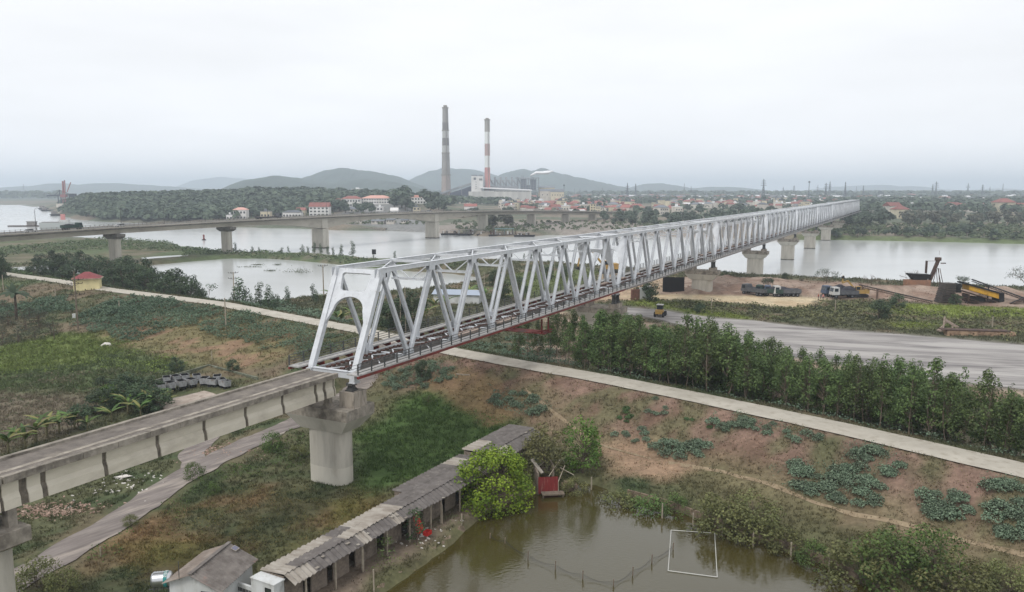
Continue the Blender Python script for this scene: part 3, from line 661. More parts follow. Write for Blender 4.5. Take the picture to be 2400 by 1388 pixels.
pl = ['tall pale concrete pier in the weedy field carrying the near end of the truss', 'squat concrete pier half hidden by the eucalyptus trees beside the yard', 'concrete pier standing in grass beside the sandy parking ground', 'wide concrete pier at the near water edge', 'concrete pier standing in midstream', 'concrete pier standing in water near the far bank', 'concrete pier on the far bank behind riverside bushes', 'concrete pier on the far flats before the dark trees', 'last concrete pier under the far end of the truss', 'far abutment pier hidden by the trees at the bridge end']
for k in range(10): truss_pier(k, pl[k])
# ---------------------------------------------------------------- concrete approach viaduct
def approach(s0, s1, label):
    p = BP(s0, 0); r = thing('viaduct_span', label, 'viaduct', (p[0], p[1], 0), BRZ, 'concrete girder spans of the approach viaduct'); L = s1 - s0
    HWD = 2.05; zt = 13.1
    MB().box(0, L, -HWD + .42, HWD - .42, 12.72, zt - .06).build('deck_slab', M['deckc'], r)
    for sg in (-1, 1):
        y0, y1 = sorted((sg * (HWD - .42), sg * HWD)); m = MB(); n = 12
        for i in range(n): m.box(L * i / n + .012, L * (i + 1) / n - .012, y0, y1, 12.66, zt + (.12 if sg > 0 else .03))
        m.build('kerb', M['concdark'], r)
    MB().box(0, L, -.95, -.5, zt - .06, zt - .035).build('worn_strip', M['deckpale'], r)
    for sg in (-1, 1):
        prof = [(sg * .55, 12.70), (sg * 1.52, 12.70), (sg * 1.52, 12.55), (sg * 1.36, 12.5), (sg * 1.36, 11.65), (sg * 1.52, 11.35), (sg * 1.55, 10.85), (sg * .75, 10.85), (sg * .85, 11.4), (sg * .95, 11.6), (sg * .95, 12.4)]
        if sg < 0: prof = prof[::-1]
        # narrow ribs stand out of the web; between them flush panels
        xs = [0, L]; MB().sweep(prof[::-1], xs).build('girder', M['girder'], r)
        w = MB()
        def panel(a, b, o, mi):
            pr = [(sg * 1.30, 12.52), (sg * (1.56 + o), 12.52), (sg * (1.50 + o), 11.72), (sg * (1.66 + o), 11.35), (sg * (1.70 + o), 10.72), (sg * 1.30, 10.72)]
            if sg < 0: pr = pr[::-1]
            w.sweep(pr[::-1], [a, b], mi=mi)
        ribs = [(.0, .25), (1.5, .55), (2.9, .4)] + [(2.9 + (L - 5.8) * i / 6, .35) for i in range(1, 6)] + [(L - 2.9, .4), (L - 1.6, .45), (L - .2, .2)]
        ribs.sort(); e = 0.0
        for x, wd in ribs:
            if x - wd / 2 > e + .05: panel(e, x - wd / 2, 0, 0)
            panel(max(0, x - wd / 2) + .002, min(L, x + wd / 2) - .002, -.1, 1); e = x + wd / 2
        if e < L - .05: panel(e, L, 0, 0)
        w.build('side_panels', [M['girder'], M['stain']], r)
    return r
approach(28.6, 62.0, 'long concrete girder span leading up to the steel truss')
approach(-4.9, 28.5, 'concrete girder span leaving the picture at the lower left')
p = BP(28.5, 0); pr_ = thing('viaduct_pier', 'slim stained concrete pier at the lower left corner', 'bridge pier', (p[0], p[1], 0), BRZ)
MB().prism(rrect(.75, 1.5, .4), -.5, 8.0).build('shaft', M['shaft'], pr_)
MB().add([(-.8, -1.55, 8), (.8, -1.55, 8), (.8, 1.55, 8), (-.8, 1.55, 8), (-1.35, -2.5, 8.5), (1.35, -2.5, 8.5), (1.35, 2.5, 8.5), (-1.35, 2.5, 8.5)], [(3, 2, 1, 0), (4, 5, 6, 7), (0, 1, 5, 4), (1, 2, 6, 5), (2, 3, 7, 6), (3, 0, 4, 7)]).build('cap_corbel', M['concdark'], pr_)
MB().box(-1.35, 1.35, -2.5, 2.5, 8.5, 9.5).build('cap_slab', M['concdark'], pr_)
for sx in (-.7, .7):
    for sg in (-1, 1): MB().box(sx - .3, sx + .3, sg * 1.3 - .35, sg * 1.3 + .35, 9.5, 10.83).build('bearing', M['concdark'], pr_)
# ================================================================ highway bridge
HB0 = np.array([-106.0, 437.0]); HD = np.array([.503, .864]); HD = HD / np.hypot(*HD)
HRZ = math.atan2(HD[1], HD[0])
def hz(s):
    y = 437 + s * .864
    return float(np.interp(y, [180, 250, 293, 332, 382, 437, 482, 528, 582, 640, 682, 760, 900], [12.0, 14.2, 15.4, 16.3, 16.9, 17.2, 17.35, 17.15, 16.4, 15.0, 13.8, 11.0, 6.2]))
def hdp(s):
    d = 2.5
    for c, w in ((0, 52), (105, 54)):
        q = abs(s - c) / w
        if q < 1: d = max(d, 2.5 + 4.0 * (1 - q) ** 1.9)
    return d
hb = thing('highway_bridge', 'long arched concrete road bridge crossing the river behind the truss', 'road bridge', (HB0[0], HB0[1], 0), HRZ)
M['hconc'] = mat('road_bridge_concrete', C(176, 170, 158), C(160, 154, 143), 0.08, 0.9, c3=C(140, 134, 124), s3=0.2, stretch=(1, 1, 2), f3=(0.5, 0.8))
M['hconcd'] = mat('stained_parapet_concrete', C(124, 120, 114), C(100, 97, 92), 0.3, 0.95, c3=C(78, 75, 71), s3=0.9, f3=(0.45, 0.7))
M['asph'] = mat('grey_asphalt', C(112, 112, 112), C(98, 98, 98), 0.3, 0.95)
SS = [-330 + 4 * i for i in range(193)]
def hprof(s): z = hz(s); d = hdp(s); return [(-3.3, z - d), (3.3, z - d), (3.6, z - .75), (-3.6, z - .75)]
MB().sweep(hprof(0), SS, hprof).build('box_girder', M['hconc'], hb)
def dprof(s): z = hz(s); return [(-3.7, z - .74), (3.7, z - .74), (6.0, z - .42), (6.0, z), (-6.0, z), (-6.0, z - .42)]
dk = MB().sweep(dprof(0), SS, dprof).build('deck', M['hconcd'], hb)
def aprof(s): z = hz(s); return [(-5.3, z + .004), (5.3, z + .004), (5.3, z + .05), (-5.3, z + .05)]
MB().sweep(aprof(0), SS, aprof).build('carriageway', M['asph'], hb)
for sg in (-1, 1):
    def kp(s): z = hz(s); y0, y1 = sorted((sg * 5.62, sg * 5.95)); return [(y0, z + .004), (y1, z + .004), (y1, z + .42), (y0, z + .42)]
    k_ = MB().sweep(kp(0), SS, kp).build('parapet', M['hconc'], hb)
    ra = MB()
    for s in range(-328, 436, 2): ra.box(s - .07, s + .07, sg * 5.8 - .07, sg * 5.8 + .07, hz(s) + .42, hz(s) + 1.12)
    for a, b in zip(SS[:-1], SS[1:]):
        for h in (.75, 1.1): ra.beam((a, sg * 5.8, hz(a) + h), (b, sg * 5.8, hz(b) + h), .08, .07)
    ra.build('railing', M['greysteel'], k_)
hp = [(-300, 'tee'), (-242, 'tee'), (-182, 'tee'), (-121.5, 'tee'), (-63.6, 'tee'), (0, 'main'), (105, 'main'), (168, 'plain'), (242, 'plain'), (305, 'plain'), (362, 'plain')]
hl = {-300: 'road bridge pier out of view at the left', -242: 'concrete pier of the road bridge beyond the left edge', -182: 'concrete pier of the road bridge at the far left', -121.5: 'hammerhead concrete pier rising behind the dark trees on the left', -63.6: 'hammerhead concrete pier standing on the grassy spit', 0: 'broad main pier of the road bridge nearer the spit', 105: 'broad main pier of the road bridge near the scrap boats', 168: 'concrete road bridge pier beside the moored scrap boats', 242: 'low concrete road bridge pier behind a bush on the far bank', 305: 'short road bridge pier on the far bank by the blue shed', 362: 'last short road bridge pier before the trees'}
for s, kd in hp:
    if s < -200: continue
    q = HB0 + HD * s; g0 = Hs(q[0], q[1]); zb = min(g0 - 1, -2) if g0 < .3 else g0 - 1.0; zt = hz(s) - hdp(s)
    r = thing('bridge_pier', hl[s], 'bridge pier', (q[0], q[1], 0), HRZ, 'concrete piers of the road bridge')
    if kd == 'tee':
        MB().prism(rrect(1.5, 3.0, 1.4), zb, zt - 2.2).build('shaft', M['shaft'], r)
        MB().add([(-1.5, -3.0, zt - 2.4), (1.5, -3.0, zt - 2.4), (1.5, 3.0, zt - 2.4), (-1.5, 3.0, zt - 2.4), (-1.9, -4.9, zt - 1.3), (1.9, -4.9, zt - 1.3), (1.9, 4.9, zt - 1.3), (-1.9, 4.9, zt - 1.3)], [(3, 2, 1, 0), (4, 5, 6, 7), (0, 1, 5, 4), (1, 2, 6, 5), (2, 3, 7, 6), (3, 0, 4, 7)]).box(-1.9, 1.9, -4.9, 4.9, zt - 1.3, zt - .25).build('cap', M['hconcd'], r)
        MB().box(-.8, .8, -2.9, -1.6, zt - .25, zt - .004).box(-.8, .8, 1.6, 2.9, zt - .25, zt - .004).build('bearing', M['concdark'], r)
    elif kd == 'main':
        MB().box(-2.2, 2.2, -4.2, 4.2, .6, zt - .004).build('shaft', M['shaft'], r)
        MB().box(-2.25, 2.25, -4.25, 4.25, -2.5, .6).build('waterline_band', M['wet'], r)
        MB().box(-2.1, 2.1, -3.72, 3.72, zt + .3, hz(s) - .8).build('girder_head', M['shaft'], r)
    else:
        MB().box(-1.3, 1.3, -3.6, 3.6, zb, zt - .25).build('shaft', M['shaft'], r); MB().box(-.8, .8, -2.9, 2.9, zt - .25, zt - .004).build('bearing', M['concdark'], r)
# ================================================================ leaves, trees, bushes, grass
R = np.random.default_rng(11)
def cards(Cn, size, nrm=None, aspect=0.6, jit=0.9, rng=R, col=None, vj=0.25):
    """diamond leaves centred on Cn; returns V, F(quads), colours"""
    n = len(Cn); size = np.broadcast_to(np.asarray(size, float), (n,))
    d = rng.normal(size=(n, 3)); d /= np.linalg.norm(d, axis=1)[:, None]
    if nrm is not None:
        d = nrm + d * jit; d /= np.linalg.norm(d, axis=1)[:, None]
    a = np.cross(d, rng.normal(size=(n, 3))); a /= np.linalg.norm(a, axis=1)[:, None] + 1e-9; b = np.cross(d, a)
    a = a * size[:, None] * 0.5; b = b * size[:, None] * 0.5 * aspect
    fold = d * size[:, None] * 0.10
    V = np.stack([Cn - a, Cn - b + fold, Cn + a, Cn + b + fold], 1).reshape(-1, 3)
    F = np.arange(n * 4).reshape(n, 4)
    c = None
    if col is not None:
        col = np.broadcast_to(np.asarray(col, float), (n, 3)) * (1 + vj * rng.uniform(-1, 1, (n, 1))); c = np.repeat(col, 4, 0)
    return V, F, c
def blob_pts(cen, rad, n, rng=R, shell=0.55):
    d = rng.normal(size=(n, 3)); d /= np.linalg.norm(d, axis=1)[:, None]
    r = shell + (1 - shell) * rng.uniform(0, 1, n) ** 0.6
    return np.asarray(cen) + d * r[:, None] * np.asarray(rad), d
M['leaf'] = mat_attr('leaf', gain=1.0, amp=0.0, rnd=0.2, trans=0.22, rough=0.6, spec=0.25, hue=0.012)
M['leafs'] = mat_attr('leaf_still', gain=1.04, amp=0.0, trans=0.22, rough=0.7, spec=0.2)
M['bark'] = mat('tree_bark', C(112, 100, 88), C(80, 70, 62), 3.0, 0.95, rnd=0.15)
M['barkpale'] = mat('pale_bark', C(122, 110, 96), C(92, 82, 72), 3.0, 0.95, rnd=0.15)
def limbs(m, base, top, r0, r1, rng, bend=0.25, k=5):
    base = np.array(base, float); top = np.array(top, float); L = np.linalg.norm(top - base); pts = []
    w = rng.normal(size=3) * bend * L * 0.3; w[2] = 0
    for i in range(k + 1):
        t = i / k; pts.append(tuple(base + (top - base) * t + w * math.sin(math.pi * t)))
    m.tube(pts, [r0 + (r1 - r0) * i / k for i in range(k + 1)], 6 if r0 > .08 else 4, cap=False); return pts
def tree_mesh(seed, h, trunk, clumps, leaf, col, col2, rt=0.1, lean=0.03, bark=None, nl=36, aspect=0.6, limb=True, up=0.5):
    """clumps: list of (x, y, z, rx, rz) ; returns trunk mesh, crown mesh"""
    g = np.random.default_rng(seed); m = MB(); lx, ly = g.normal(size=2) * lean * h
    pts = limbs(m, (0, 0, -0.6), (lx, ly, trunk), rt, rt * 0.35, g, 0.12, 6)
    Vs, Fs, Cs = [], [], []; b = 0
    for (x, y, z, rx, rz) in clumps:
        f = max(0.15, min(0.95, (z - rz * 1.2) / trunk)); q = Vector((lx * f, ly * f, min(z - rz * .6, trunk) * 0.72)); 
        if limb and math.hypot(x, y) > 0.25: limbs(m, q, (x * .8, y * .8, z), rt * .42 * (1 - f * .5), rt * .12, g, 0.2, 3)
        n = max(8, int(nl * (rx * rx * rz) ** (2 / 3.) / 0.6 ** 2 * 0.6))
        Pn, d = blob_pts((x, y, z), (rx, rx, rz), n, g)
        nr = d + np.array([0, 0, up])
        k = g.uniform(0, 1, (n, 1)) * 0.6 + (0.4 if g.uniform() < .5 else 0)
        cc = np.array(col) * (1 - k) + np.array(col2) * k
        V, F, c = cards(Pn, leaf * g.uniform(.7, 1.3, n), nr, aspect, 0.8, g, cc * g.uniform(.82, 1.15), 0.22)
        Vs.append(V); Fs.append(F + b); Cs.append(c); b += len(V)
    return m.mesh('trunk', [bark or M['bark']], True), np_mesh('crown', np.concatenate(Vs), np.concatenate(Fs), M['leaf'], cols=np.concatenate(Cs))
def as_tree(name, me, label, cat, x, y, group=None, sc=1.0, rz=0.0, z=None, szx=1.0):
    zz = Hs(x, y) if z is None else z
    r = thing(name, label, cat, (x, y, zz), rz, group); r.scale = (sc * szx, sc * szx, sc)
    link(bpy.data.objects.new('trunk', me[0]), r); link(bpy.data.objects.new('crown', me[1]), r); return r
# --- eucalyptus: thin tall trunk, narrow ragged crown
EUC = []
for i in range(7):
    g = np.random.default_rng(100 + i); h = 8.0; cl = []
    for k in range(34):
        t = g.uniform(0.0, 1) ** 0.85; z = h * (0.20 + 0.78 * t); w = 1.3 * (1 - t) ** 0.7 * (0.55 + 0.45 * min(1, t * 4)) + .1; a = g.uniform(0, 6.28)
        cl.append((w * math.cos(a), w * math.sin(a), z, g.uniform(.5, .85) * (1.1 - .45 * t), g.uniform(.5, .85)))
    cl.append((0, 0, h * .99, .3, .6))
    EUC.append(tree_mesh(200 + i, h, h * .93, cl, 0.28, C(70, 88, 54), C(108, 128, 76), 0.075, 0.03, M['barkpale'], nl=66, aspect=0.5))
g = np.random.default_rng(5)
def road_pt(u, v): return np.array(P(u, v, 6.0))
front = [road_pt(u, v) for u, v in [(1290, 866), (1400, 886), (1600, 926), (1800, 968), (2000, 1012), (2200, 1058), (2400, 1105), (2560, 1145)]]
depthw = [12, 19, 17, 14, 11.5, 8.5, 6.5, 6]
FR = np.array(front); seg = np.hypot(*np.diff(FR, axis=0).T); ss = np.r_[0, np.cumsum(seg)]
cnt = 0; LBL_E = 'slender eucalyptus in the dense plantation between the dike road and the grey yard'
s_ = 0.0
while s_ < ss[-1]:
    x, y = np.interp(s_, ss, FR[:, 0]), np.interp(s_, ss, FR[:, 1]); w = np.interp(s_, ss, depthw); i = min(len(FR) - 2, int(np.searchsorted(ss, s_, 'right') - 1))
    d = (FR[i + 1] - FR[i]) / seg[i]; nrm = np.array([-d[1], d[0]]); nrm = nrm if nrm[1] > 0 else -nrm
    o = 5.6
    while o < w + 5.6:
        px = x + nrm[0] * o + d[0] * g.normal() * .45 + g.normal() * .3; py = y + nrm[1] * o + g.normal() * .4
        if g.uniform() > 0.05 and fbm(np.array([px]), np.array([py]), 4, 2, 8)[0] > .30:
            row = 'front row by the dike road' if o < 7 else ('back row by the grey yard' if o > w + 3.4 else 'middle rows'); sec = ['left end by the second pier', 'part behind the twin pole', 'left of centre', 'centre', 'right of centre', 'right end'][min(5, int(s_ / ss[-1] * 6))]
            as_tree('eucalyptus_tree', EUC[cnt % 7], 'eucalyptus of the plantation, ' + row + ', ' + sec, 'tree', px, py, 'eucalyptus trees of the roadside plantation', g.uniform(.84, 1.12) * np.interp(s_, [0, 20, ss[-1]], [1.02, .98, .86]) * (.68 + .58 * float(fbm(np.array([px]), np.array([py]), 9, 2, 18)[0])), g.uniform(0, 6.28), szx=g.uniform(1.0, 1.3)); cnt += 1
        o += g.uniform(1.9, 2.5)
    s_ += 2.05
print('eucalyptus', cnt)
for u, v, sc in [(1215, 858, .78), (1235, 838, .95), (1262, 842, .85), (1290, 850, 1.0), (1302, 828, 1.05), (1322, 848, .95), (1345, 842, 1.05), (1365, 852, 1.0)]:
    x, y = P(u, v, 3.2); as_tree('eucalyptus_tree', EUC[cnt % 7], 'thin-crowned young eucalyptus in the gap just behind the first truss span', 'tree', x, y, 'sparse eucalyptus trees behind the first span', sc, cnt, szx=.85); cnt += 1
# --- round dark trees
def broad(seed, h, w, n, leaf, c1, c2, tr=0.35, rt=.14, nl=44, aspect=.65, low=.3, cr=(.26, .4)):
    g = np.random.default_rng(seed); cl = []
    for k in range(n):
        a = g.uniform(0, 6.28); t = g.uniform(0, 1); z = h * (low + (1 - low) * t) ; e = math.sqrt(max(.04, 1 - (2 * (t - .42) / 1.2) ** 2)); r = w * e * g.uniform(.35, 1) ** .6
        cr_ = w * g.uniform(*cr); cl.append((r * math.cos(a), r * math.sin(a), z - cr_ * .6, cr_, cr_ * .85))
    return tree_mesh(seed + 1, h, h * .75, cl, leaf, c1, c2, rt, .04, nl=nl, aspect=aspect)
DK = [broad(300 + i, 8.0, 2.7, 30, .42, C(60, 76, 58), C(86, 102, 74), nl=44, low=.16, cr=(.3, .46)) for i in range(4)]
DKL = 'dark round-crowned tree in the belt between the dike road and the lagoon'
for i, (u, v, sc) in enumerate([(85, 648, 1.0), (110, 640, .9), (140, 636, 1.05), (95, 612, .85), (130, 612, 1.0), (165, 615, .95), (175, 652, 1.0), (210, 655, 1.1), (200, 628, 1.1), (235, 640, 1.05), (150, 660, .8), (265, 650, 1.0),
        (262, 672, .95), (285, 668, 1.1), (300, 655, 1.2), (318, 672, 1.15), (335, 662, 1.2), (345, 680, 1.0), (360, 670, .9), (275, 640, 1.0), (385, 690, .95), (400, 684, 1.05), (418, 680, 1.0), (440, 690, .98), (452, 696, .9), (415, 698, .8), (470, 700, .55), (0, 655, .9), (-15, 668, 1.1), (15, 668, .6)]):
    x, y = P(u, v + 6, 3.0); as_tree('broadleaf_tree', DK[i % 4], 'dark round-crowned tree ' + ('at the left end of the belt, left of the yellow house' if u < 190 else ('behind the yellow house roof' if u < 280 else ('in the tall middle of the belt right of the yellow house' if u < 375 else 'at the lagoon end of the belt'))), 'tree', x, y, 'dark trees between dike road and lagoon', sc * (1.0 if y > 200 else .95), i * 1.3, szx=1.12)
x, y = P(478, 722, 2.5); rl = as_tree('leaning_tree', tree_mesh(77, 6, 5.5, [(-.3, 0, 5.2, .8, .7), (1.0, 0, 5.6, .9, .7), (.4, .3, 4.6, .5, .5)], .35, C(66, 82, 66), C(88, 104, 80), .09, .0, M['barkpale']), 'leaning sparse tree with pale trunk at the lagoon edge', 'tree', x, y, None, 1.0, 0); rl.rotation_euler = (0, .35, 0)
SL = [tree_mesh(400 + i, 6, 5.7, [(g.normal() * .4, g.normal() * .4, z, g.uniform(.85, 1.2) * (1.15 - z * .08), .85) for z in (1.4, 2.0, 2.6, 3.2, 3.8, 4.4, 5.0, 5.7)], .36, C(62, 78, 58), C(84, 102, 74), .07, .03, nl=54) for i in range(3)]
for i, (u, v, sc) in enumerate([(560, 716, 1.25), (575, 720, 1.0), (548, 716, .7), (590, 722, .7), (608, 716, 1.05), (600, 728, .6), (628, 720, 1.0), (640, 728, .8), (652, 722, .65), (675, 712, .8), (620, 732, .55), (733, 705, .75), (742, 708, .5)]):
    x, y = P(u, v, 3.0); as_tree('young_tree', SL[i % 3], 'young slender tree on the lagoon shore just beyond the dike road', 'tree', x, y, 'young trees on the near lagoon shore', sc, i, szx=1.25 if i < 2 else 1)
# small trees on the spit
BL_ = 'small dark tree growing along the grassy spit between lagoon and river'
for i, (u, v, sc) in enumerate([(528, 592, 1.0), (552, 589, .75), (592, 586, .8), (608, 588, .8), (660, 590, .85), (675, 592, .5), (708, 590, 1.1), (722, 592, .7), (738, 596, .9), (752, 597, .85), (768, 598, .7), (780, 600, .65), (800, 602, .9), (828, 602, 1.2), (635, 590, .4), (875, 606, .3), (925, 610, .6), (1243, 622, .7), (1228, 620, .5)]):
    x, y = P(u, v, 1.6); as_tree('shore_tree', (SL + DK)[(i * 2) % 5 if sc > .95 else i % 3], BL_, 'tree', x, y, 'small trees along the spit', sc * (.95 if sc > .95 else 1), i)
# --- bright green tree and its neighbours by the pond
HERO = broad(31, 6.6, 3.7, 95, .25, C(92, 124, 42), C(148, 174, 58), nl=66, low=.10, cr=(.17, .30), rt=.16, aspect=.75)
x, y = P(1160, 1172, 1.0); hero = as_tree('leafy_tree', HERO, 'big bright yellow-green leafy tree hanging over the pond corner', 'tree', x, y, None, 1.0, .4, szx=1.02)
OLV = [broad(500 + i, 5.2, 2.3, 60, .22, C(98, 100, 66), C(128, 126, 84), nl=85, low=.1, cr=(.22, .36)) for i in range(2)]
GRN = broad(520, 6.4, 2.2, 60, .26, C(76, 104, 48), C(108, 136, 62), nl=75, low=.12, cr=(.2, .32))
x, y = P(1278, 1108, 1.0); as_tree('olive_tree', OLV[0], 'dull olive-leaved tree between the bright tree and the pond ruin', 'tree', x, y, None, 1.1, 1)
x, y = P(1365, 1100, 1.1); as_tree('leafy_tree', GRN, 'upright mid-green tree at the foot of the dike behind the pond', 'tree', x, y, None, 1.0, 2)
x, y = P(1345, 1138, .7); as_tree('pondside_bush', OLV[1], 'loose olive bush overhanging the pond behind the ruin', 'bush', x, y, None, .62, 2.5)
sh = [broad(540 + i, 3.0, 1.9, 40, .19, C(92, 98, 62), C(120, 122, 78), nl=90, low=.02, cr=(.24, .4), rt=.06) for i in range(3)]
sg_ = [broad(550 + i, 3.0, 1.8, 40, .19, C(74, 96, 52), C(102, 122, 66), nl=90, low=.02, cr=(.24, .4), rt=.06) for i in range(2)]
for u, v, sc, k, lb in [(1450, 1152, 1.0, 0, 'olive bush hanging over the far corner of the pond'), (1515, 1168, 1.05, 3, 'greener bush on the pond bank left of the low wall'), (1580, 1172, .8, 4, 'small green bush above the start of the pond wall'), (1700, 1215, 1.35, 1, 'large olive bush spilling over the middle of the pond wall'), (1760, 1228, 1.3, 2, 'wide olive bush right of the middle of the pond wall'), (1840, 1262, .85, 0, 'low olive bush on the pond wall between two big bushes'), (1905, 1288, .8, 4, 'low green bush on the right part of the pond wall'),
                         (2010, 1335, 1.35, 1, 'big yellow-olive bush where the pond wall leaves the picture'), (2090, 1352, 1.4, 3, 'big green bush at the bottom edge right of the pond'), (2180, 1345, 1.3, 4, 'dark green bush at the lower right beyond the pond'), (2240, 1388, 1.2, 2, 'olive bush at the bottom right edge'), (2060, 1300, .8, 0, 'small olive bush between pond bushes and dirt path'), (2360, 1392, .9, 1, 'olive bush in the bottom right corner')]:
    x, y = P(u, v + 12, .8); as_tree('pondside_bush', (sh + sg_)[k], lb, 'bush', x, y, 'bushes along the pond bank', sc, k + sc, szx=1.15)
x, y = P(972, 1262, 1.1); as_tree('small_tree', broad(560, 3.3, .95, 30, .22, C(56, 78, 50), C(82, 106, 64), nl=56, low=.2, cr=(.32, .5), rt=.07), 'small dark green tree standing against the shed roof', 'tree', x, y)
x, y = P(905, 1298, 1.1); as_tree('small_bush', broad(561, 2.0, .8, 20, .18, C(84, 98, 60), C(108, 122, 74), nl=50, low=.05, cr=(.35, .5), rt=.04), 'leafy bush beside the red crates at the shed', 'bush', x, y)
for i, (u, v, sc, lb) in enumerate([(640, 1050, 1.0, 'dark shrub beside the dirt road left of the pier'), (455, 1120, .8, 'dark shrub on the verge of the dirt road under the viaduct'), (305, 1232, .5, 'little bright shrub at the edge of the dirt road'), (700, 1070, .8, 'green shrub close to the left side of the pier'), (990, 935, .95, 'dark bush on the slope foot right of the pier'), (1005, 965, .7, 'smaller green bush below the dark one right of the pier'), (90, 1375, 1.1, 'bright green bush at the bottom left beside the viaduct pier'), (150, 1385, .9, 'second bright bush at the bottom left corner'), (500, 1150, .5, 'low shrub in the verge between dirt road and brown weeds')]):
    x, y = P(u, v, 1.0); as_tree('verge_shrub', (sg_ + sh)[i % 4] if i != 4 else DK[1], lb, 'bush', x, y, None, sc * (.75 if i != 4 else .42), i)
# --- banana plants
def banana(seed, h=2.6):
    g = np.random.default_rng(seed); V, F, Cc = [], [], []; b = 0
    for k in range(9):
        a = g.uniform(0, 6.28); L = h * g.uniform(.6, .9); w = .34; z0 = h * g.uniform(.35, .55); el = g.uniform(.7, 1.25); pts = []
        for i in range(6):
            t = i / 5; r = L * t * math.cos(el) + L * t * t * .35; z = z0 + L * math.sin(el) * (t - .55 * t * t); pts.append((r * math.cos(a), r * math.sin(a), z))
        nx_, ny_ = -math.sin(a), math.cos(a); cc = np.array(C(*[(98, 122, 62), (74, 98, 54), (128, 126, 78)][k % 3]))
        for i in range(6):
            ww = w * math.sin(math.pi * (0.12 + .86 * i / 5)) * .5 + .02
            for s in (-1, 0, 1): V.append((pts[i][0] + nx_ * ww * s, pts[i][1] + ny_ * ww * s, pts[i][2] - abs(s) * ww * .5)); Cc.append(cc * (1.0 if s else 1.2))
        for i in range(5):
            for s in (0, 1): q = b + i * 3 + s; F.append((q, q + 1, q + 4, q + 3))
        b += 18
    st = MB().tube([(0, 0, -.4), (0, 0, h * .3), (.04, 0, h * .55)], [.11, .09, .06], 7).mesh('stem', [M['bananastem']], True)
    return st, np_mesh('leaves', V, F, M['leaf'], cols=Cc)
M['bananastem'] = mat('banana_stem', C(120, 116, 84), C(88, 82, 62), 4, .8)
BAN = [banana(600 + i) for i in range(4)]
for i, (u, v, sc, lo) in enumerate([(85, 1035, 1.0, 0), (110, 1022, .9, 0), (60, 1050, .8, 0), (140, 1015, .85, 0), (175, 1005, .8, 0), (20, 1060, .9, 0), (205, 1010, .6, 0), (262, 985, .7, 0), (300, 968, .9, 0), (320, 955, .8, 0), (345, 962, 1.0, 0), (365, 958, .9, 0), (385, 950, .6, 0), (330, 975, .8, 0), (240, 965, .7, 0),
        (775, 700, .9, 1), (760, 706, .8, 1), (800, 760, .9, 1), (825, 752, .9, 1), (845, 770, .8, 1), (790, 772, .8, 1), (1000, 752, 1.1, 1), (1020, 735, 1.2, 1), (1045, 725, 1.1, 1), (1100, 700, 1.2, 1), (1135, 705, 1.1, 1), (985, 765, 1.0, 1), (1160, 698, 1.1, 1), (870, 745, .9, 1)]):
    x, y = P(u, v, 1.0 if not lo else 3.2); zz = Hs(x, y)
    r = thing('banana_plant', 'banana plant with drooping leaves behind the viaduct' if not lo else 'banana plant with drooping leaves on the river side seen through the truss', 'banana plant', (x, y, zz), i * 1.1, 'banana plants behind the viaduct' if not lo else 'banana plants beyond the dike road')
    r.scale = (sc * 1.55,) * 3; st, le = BAN[i % 4]; link(bpy.data.objects.new('stem', st), r); link(bpy.data.objects.new('leaves', le), r)
# trees seen through the first span
for i, (u, v, sc, m_, lb) in enumerate([(930, 775, 1.0, 0, 'large dark tree seen through the first truss panels'), (965, 768, .95, 2, 'dark tree beside the blue-roofed shed seen through the truss'), (905, 770, .75, 1, 'smaller dark tree left of the large one behind the portal'), (1180, 700, .7, 3, 'dark tree behind the middle of the first truss span'), (1215, 690, .7, 1, 'dark tree near the sandy clearing behind the first span'), (1285, 655, .55, 0, 'small dark tree behind the end of the first span'), (1320, 650, .5, 2, 'low tree on the river bank behind the first span end'), (1160, 668, .6, 2, 'small tree at the tip of the lagoon'), (1500, 690, .8, 1, 'bushy tree in front of the dark hoarding by the third pier'), (1525, 705, .7, 3, 'green bush growing beside the dark hoarding')]):
    x, y = P(u, v, 3.2); as_tree('broadleaf_tree', DK[m_], lb, 'tree', x, y, None, sc, i, szx=1.15)
# small tree, palm and dark thicket at left
x, y = P(38, 752, 2.2); pr = thing('palm_tree', 'small palm tree with ragged fronds left of the yellow house', 'palm tree', (x, y, Hs(x, y)))
MB().tube([(0, 0, -.3), (.1, 0, 1.8), (.05, .05, 3.4)], [.2, .16, .12], 7).build('trunk', M['bark'], pr, smooth=True)
pr.scale = (1.75,) * 3
V, F, Cc = [], [], []; b = 0; g = np.random.default_rng(8)
for k in range(16):
    a = k * 2.4; el = g.uniform(.2, 1.3); L = 2.6
    for i in range(7):
        t = i / 6; r = L * t * math.cos(el) * (1 - .1 * t); z = 3.4 + L * math.sin(el) * t - 1.3 * t * t * (1.3 - math.sin(el) * .5)
        for s in (-1, 0, 1): V.append((r * math.cos(a) - math.sin(a) * s * .3 * math.sin(3.14 * (.1 + .8 * t)), r * math.sin(a) + math.cos(a) * s * .3 * math.sin(3.14 * (.1 + .8 * t)), z - abs(s) * .15)); Cc.append(C(78, 94, 72))
    for i in range(6):
        for s in (0, 1): q = b + i * 3 + s; F.append((q, q + 1, q + 4, q + 3))
    b += 21
link(bpy.data.objects.new('fronds', np_mesh('fronds', V, F, M['leaf'], cols=Cc)), pr)
THK = [broad(620 + i, 4.2, 1.9, 26, .3, C(78, 80, 68), C(92, 98, 78), nl=34, low=.08, cr=(.25, .42)) for i in range(2)]
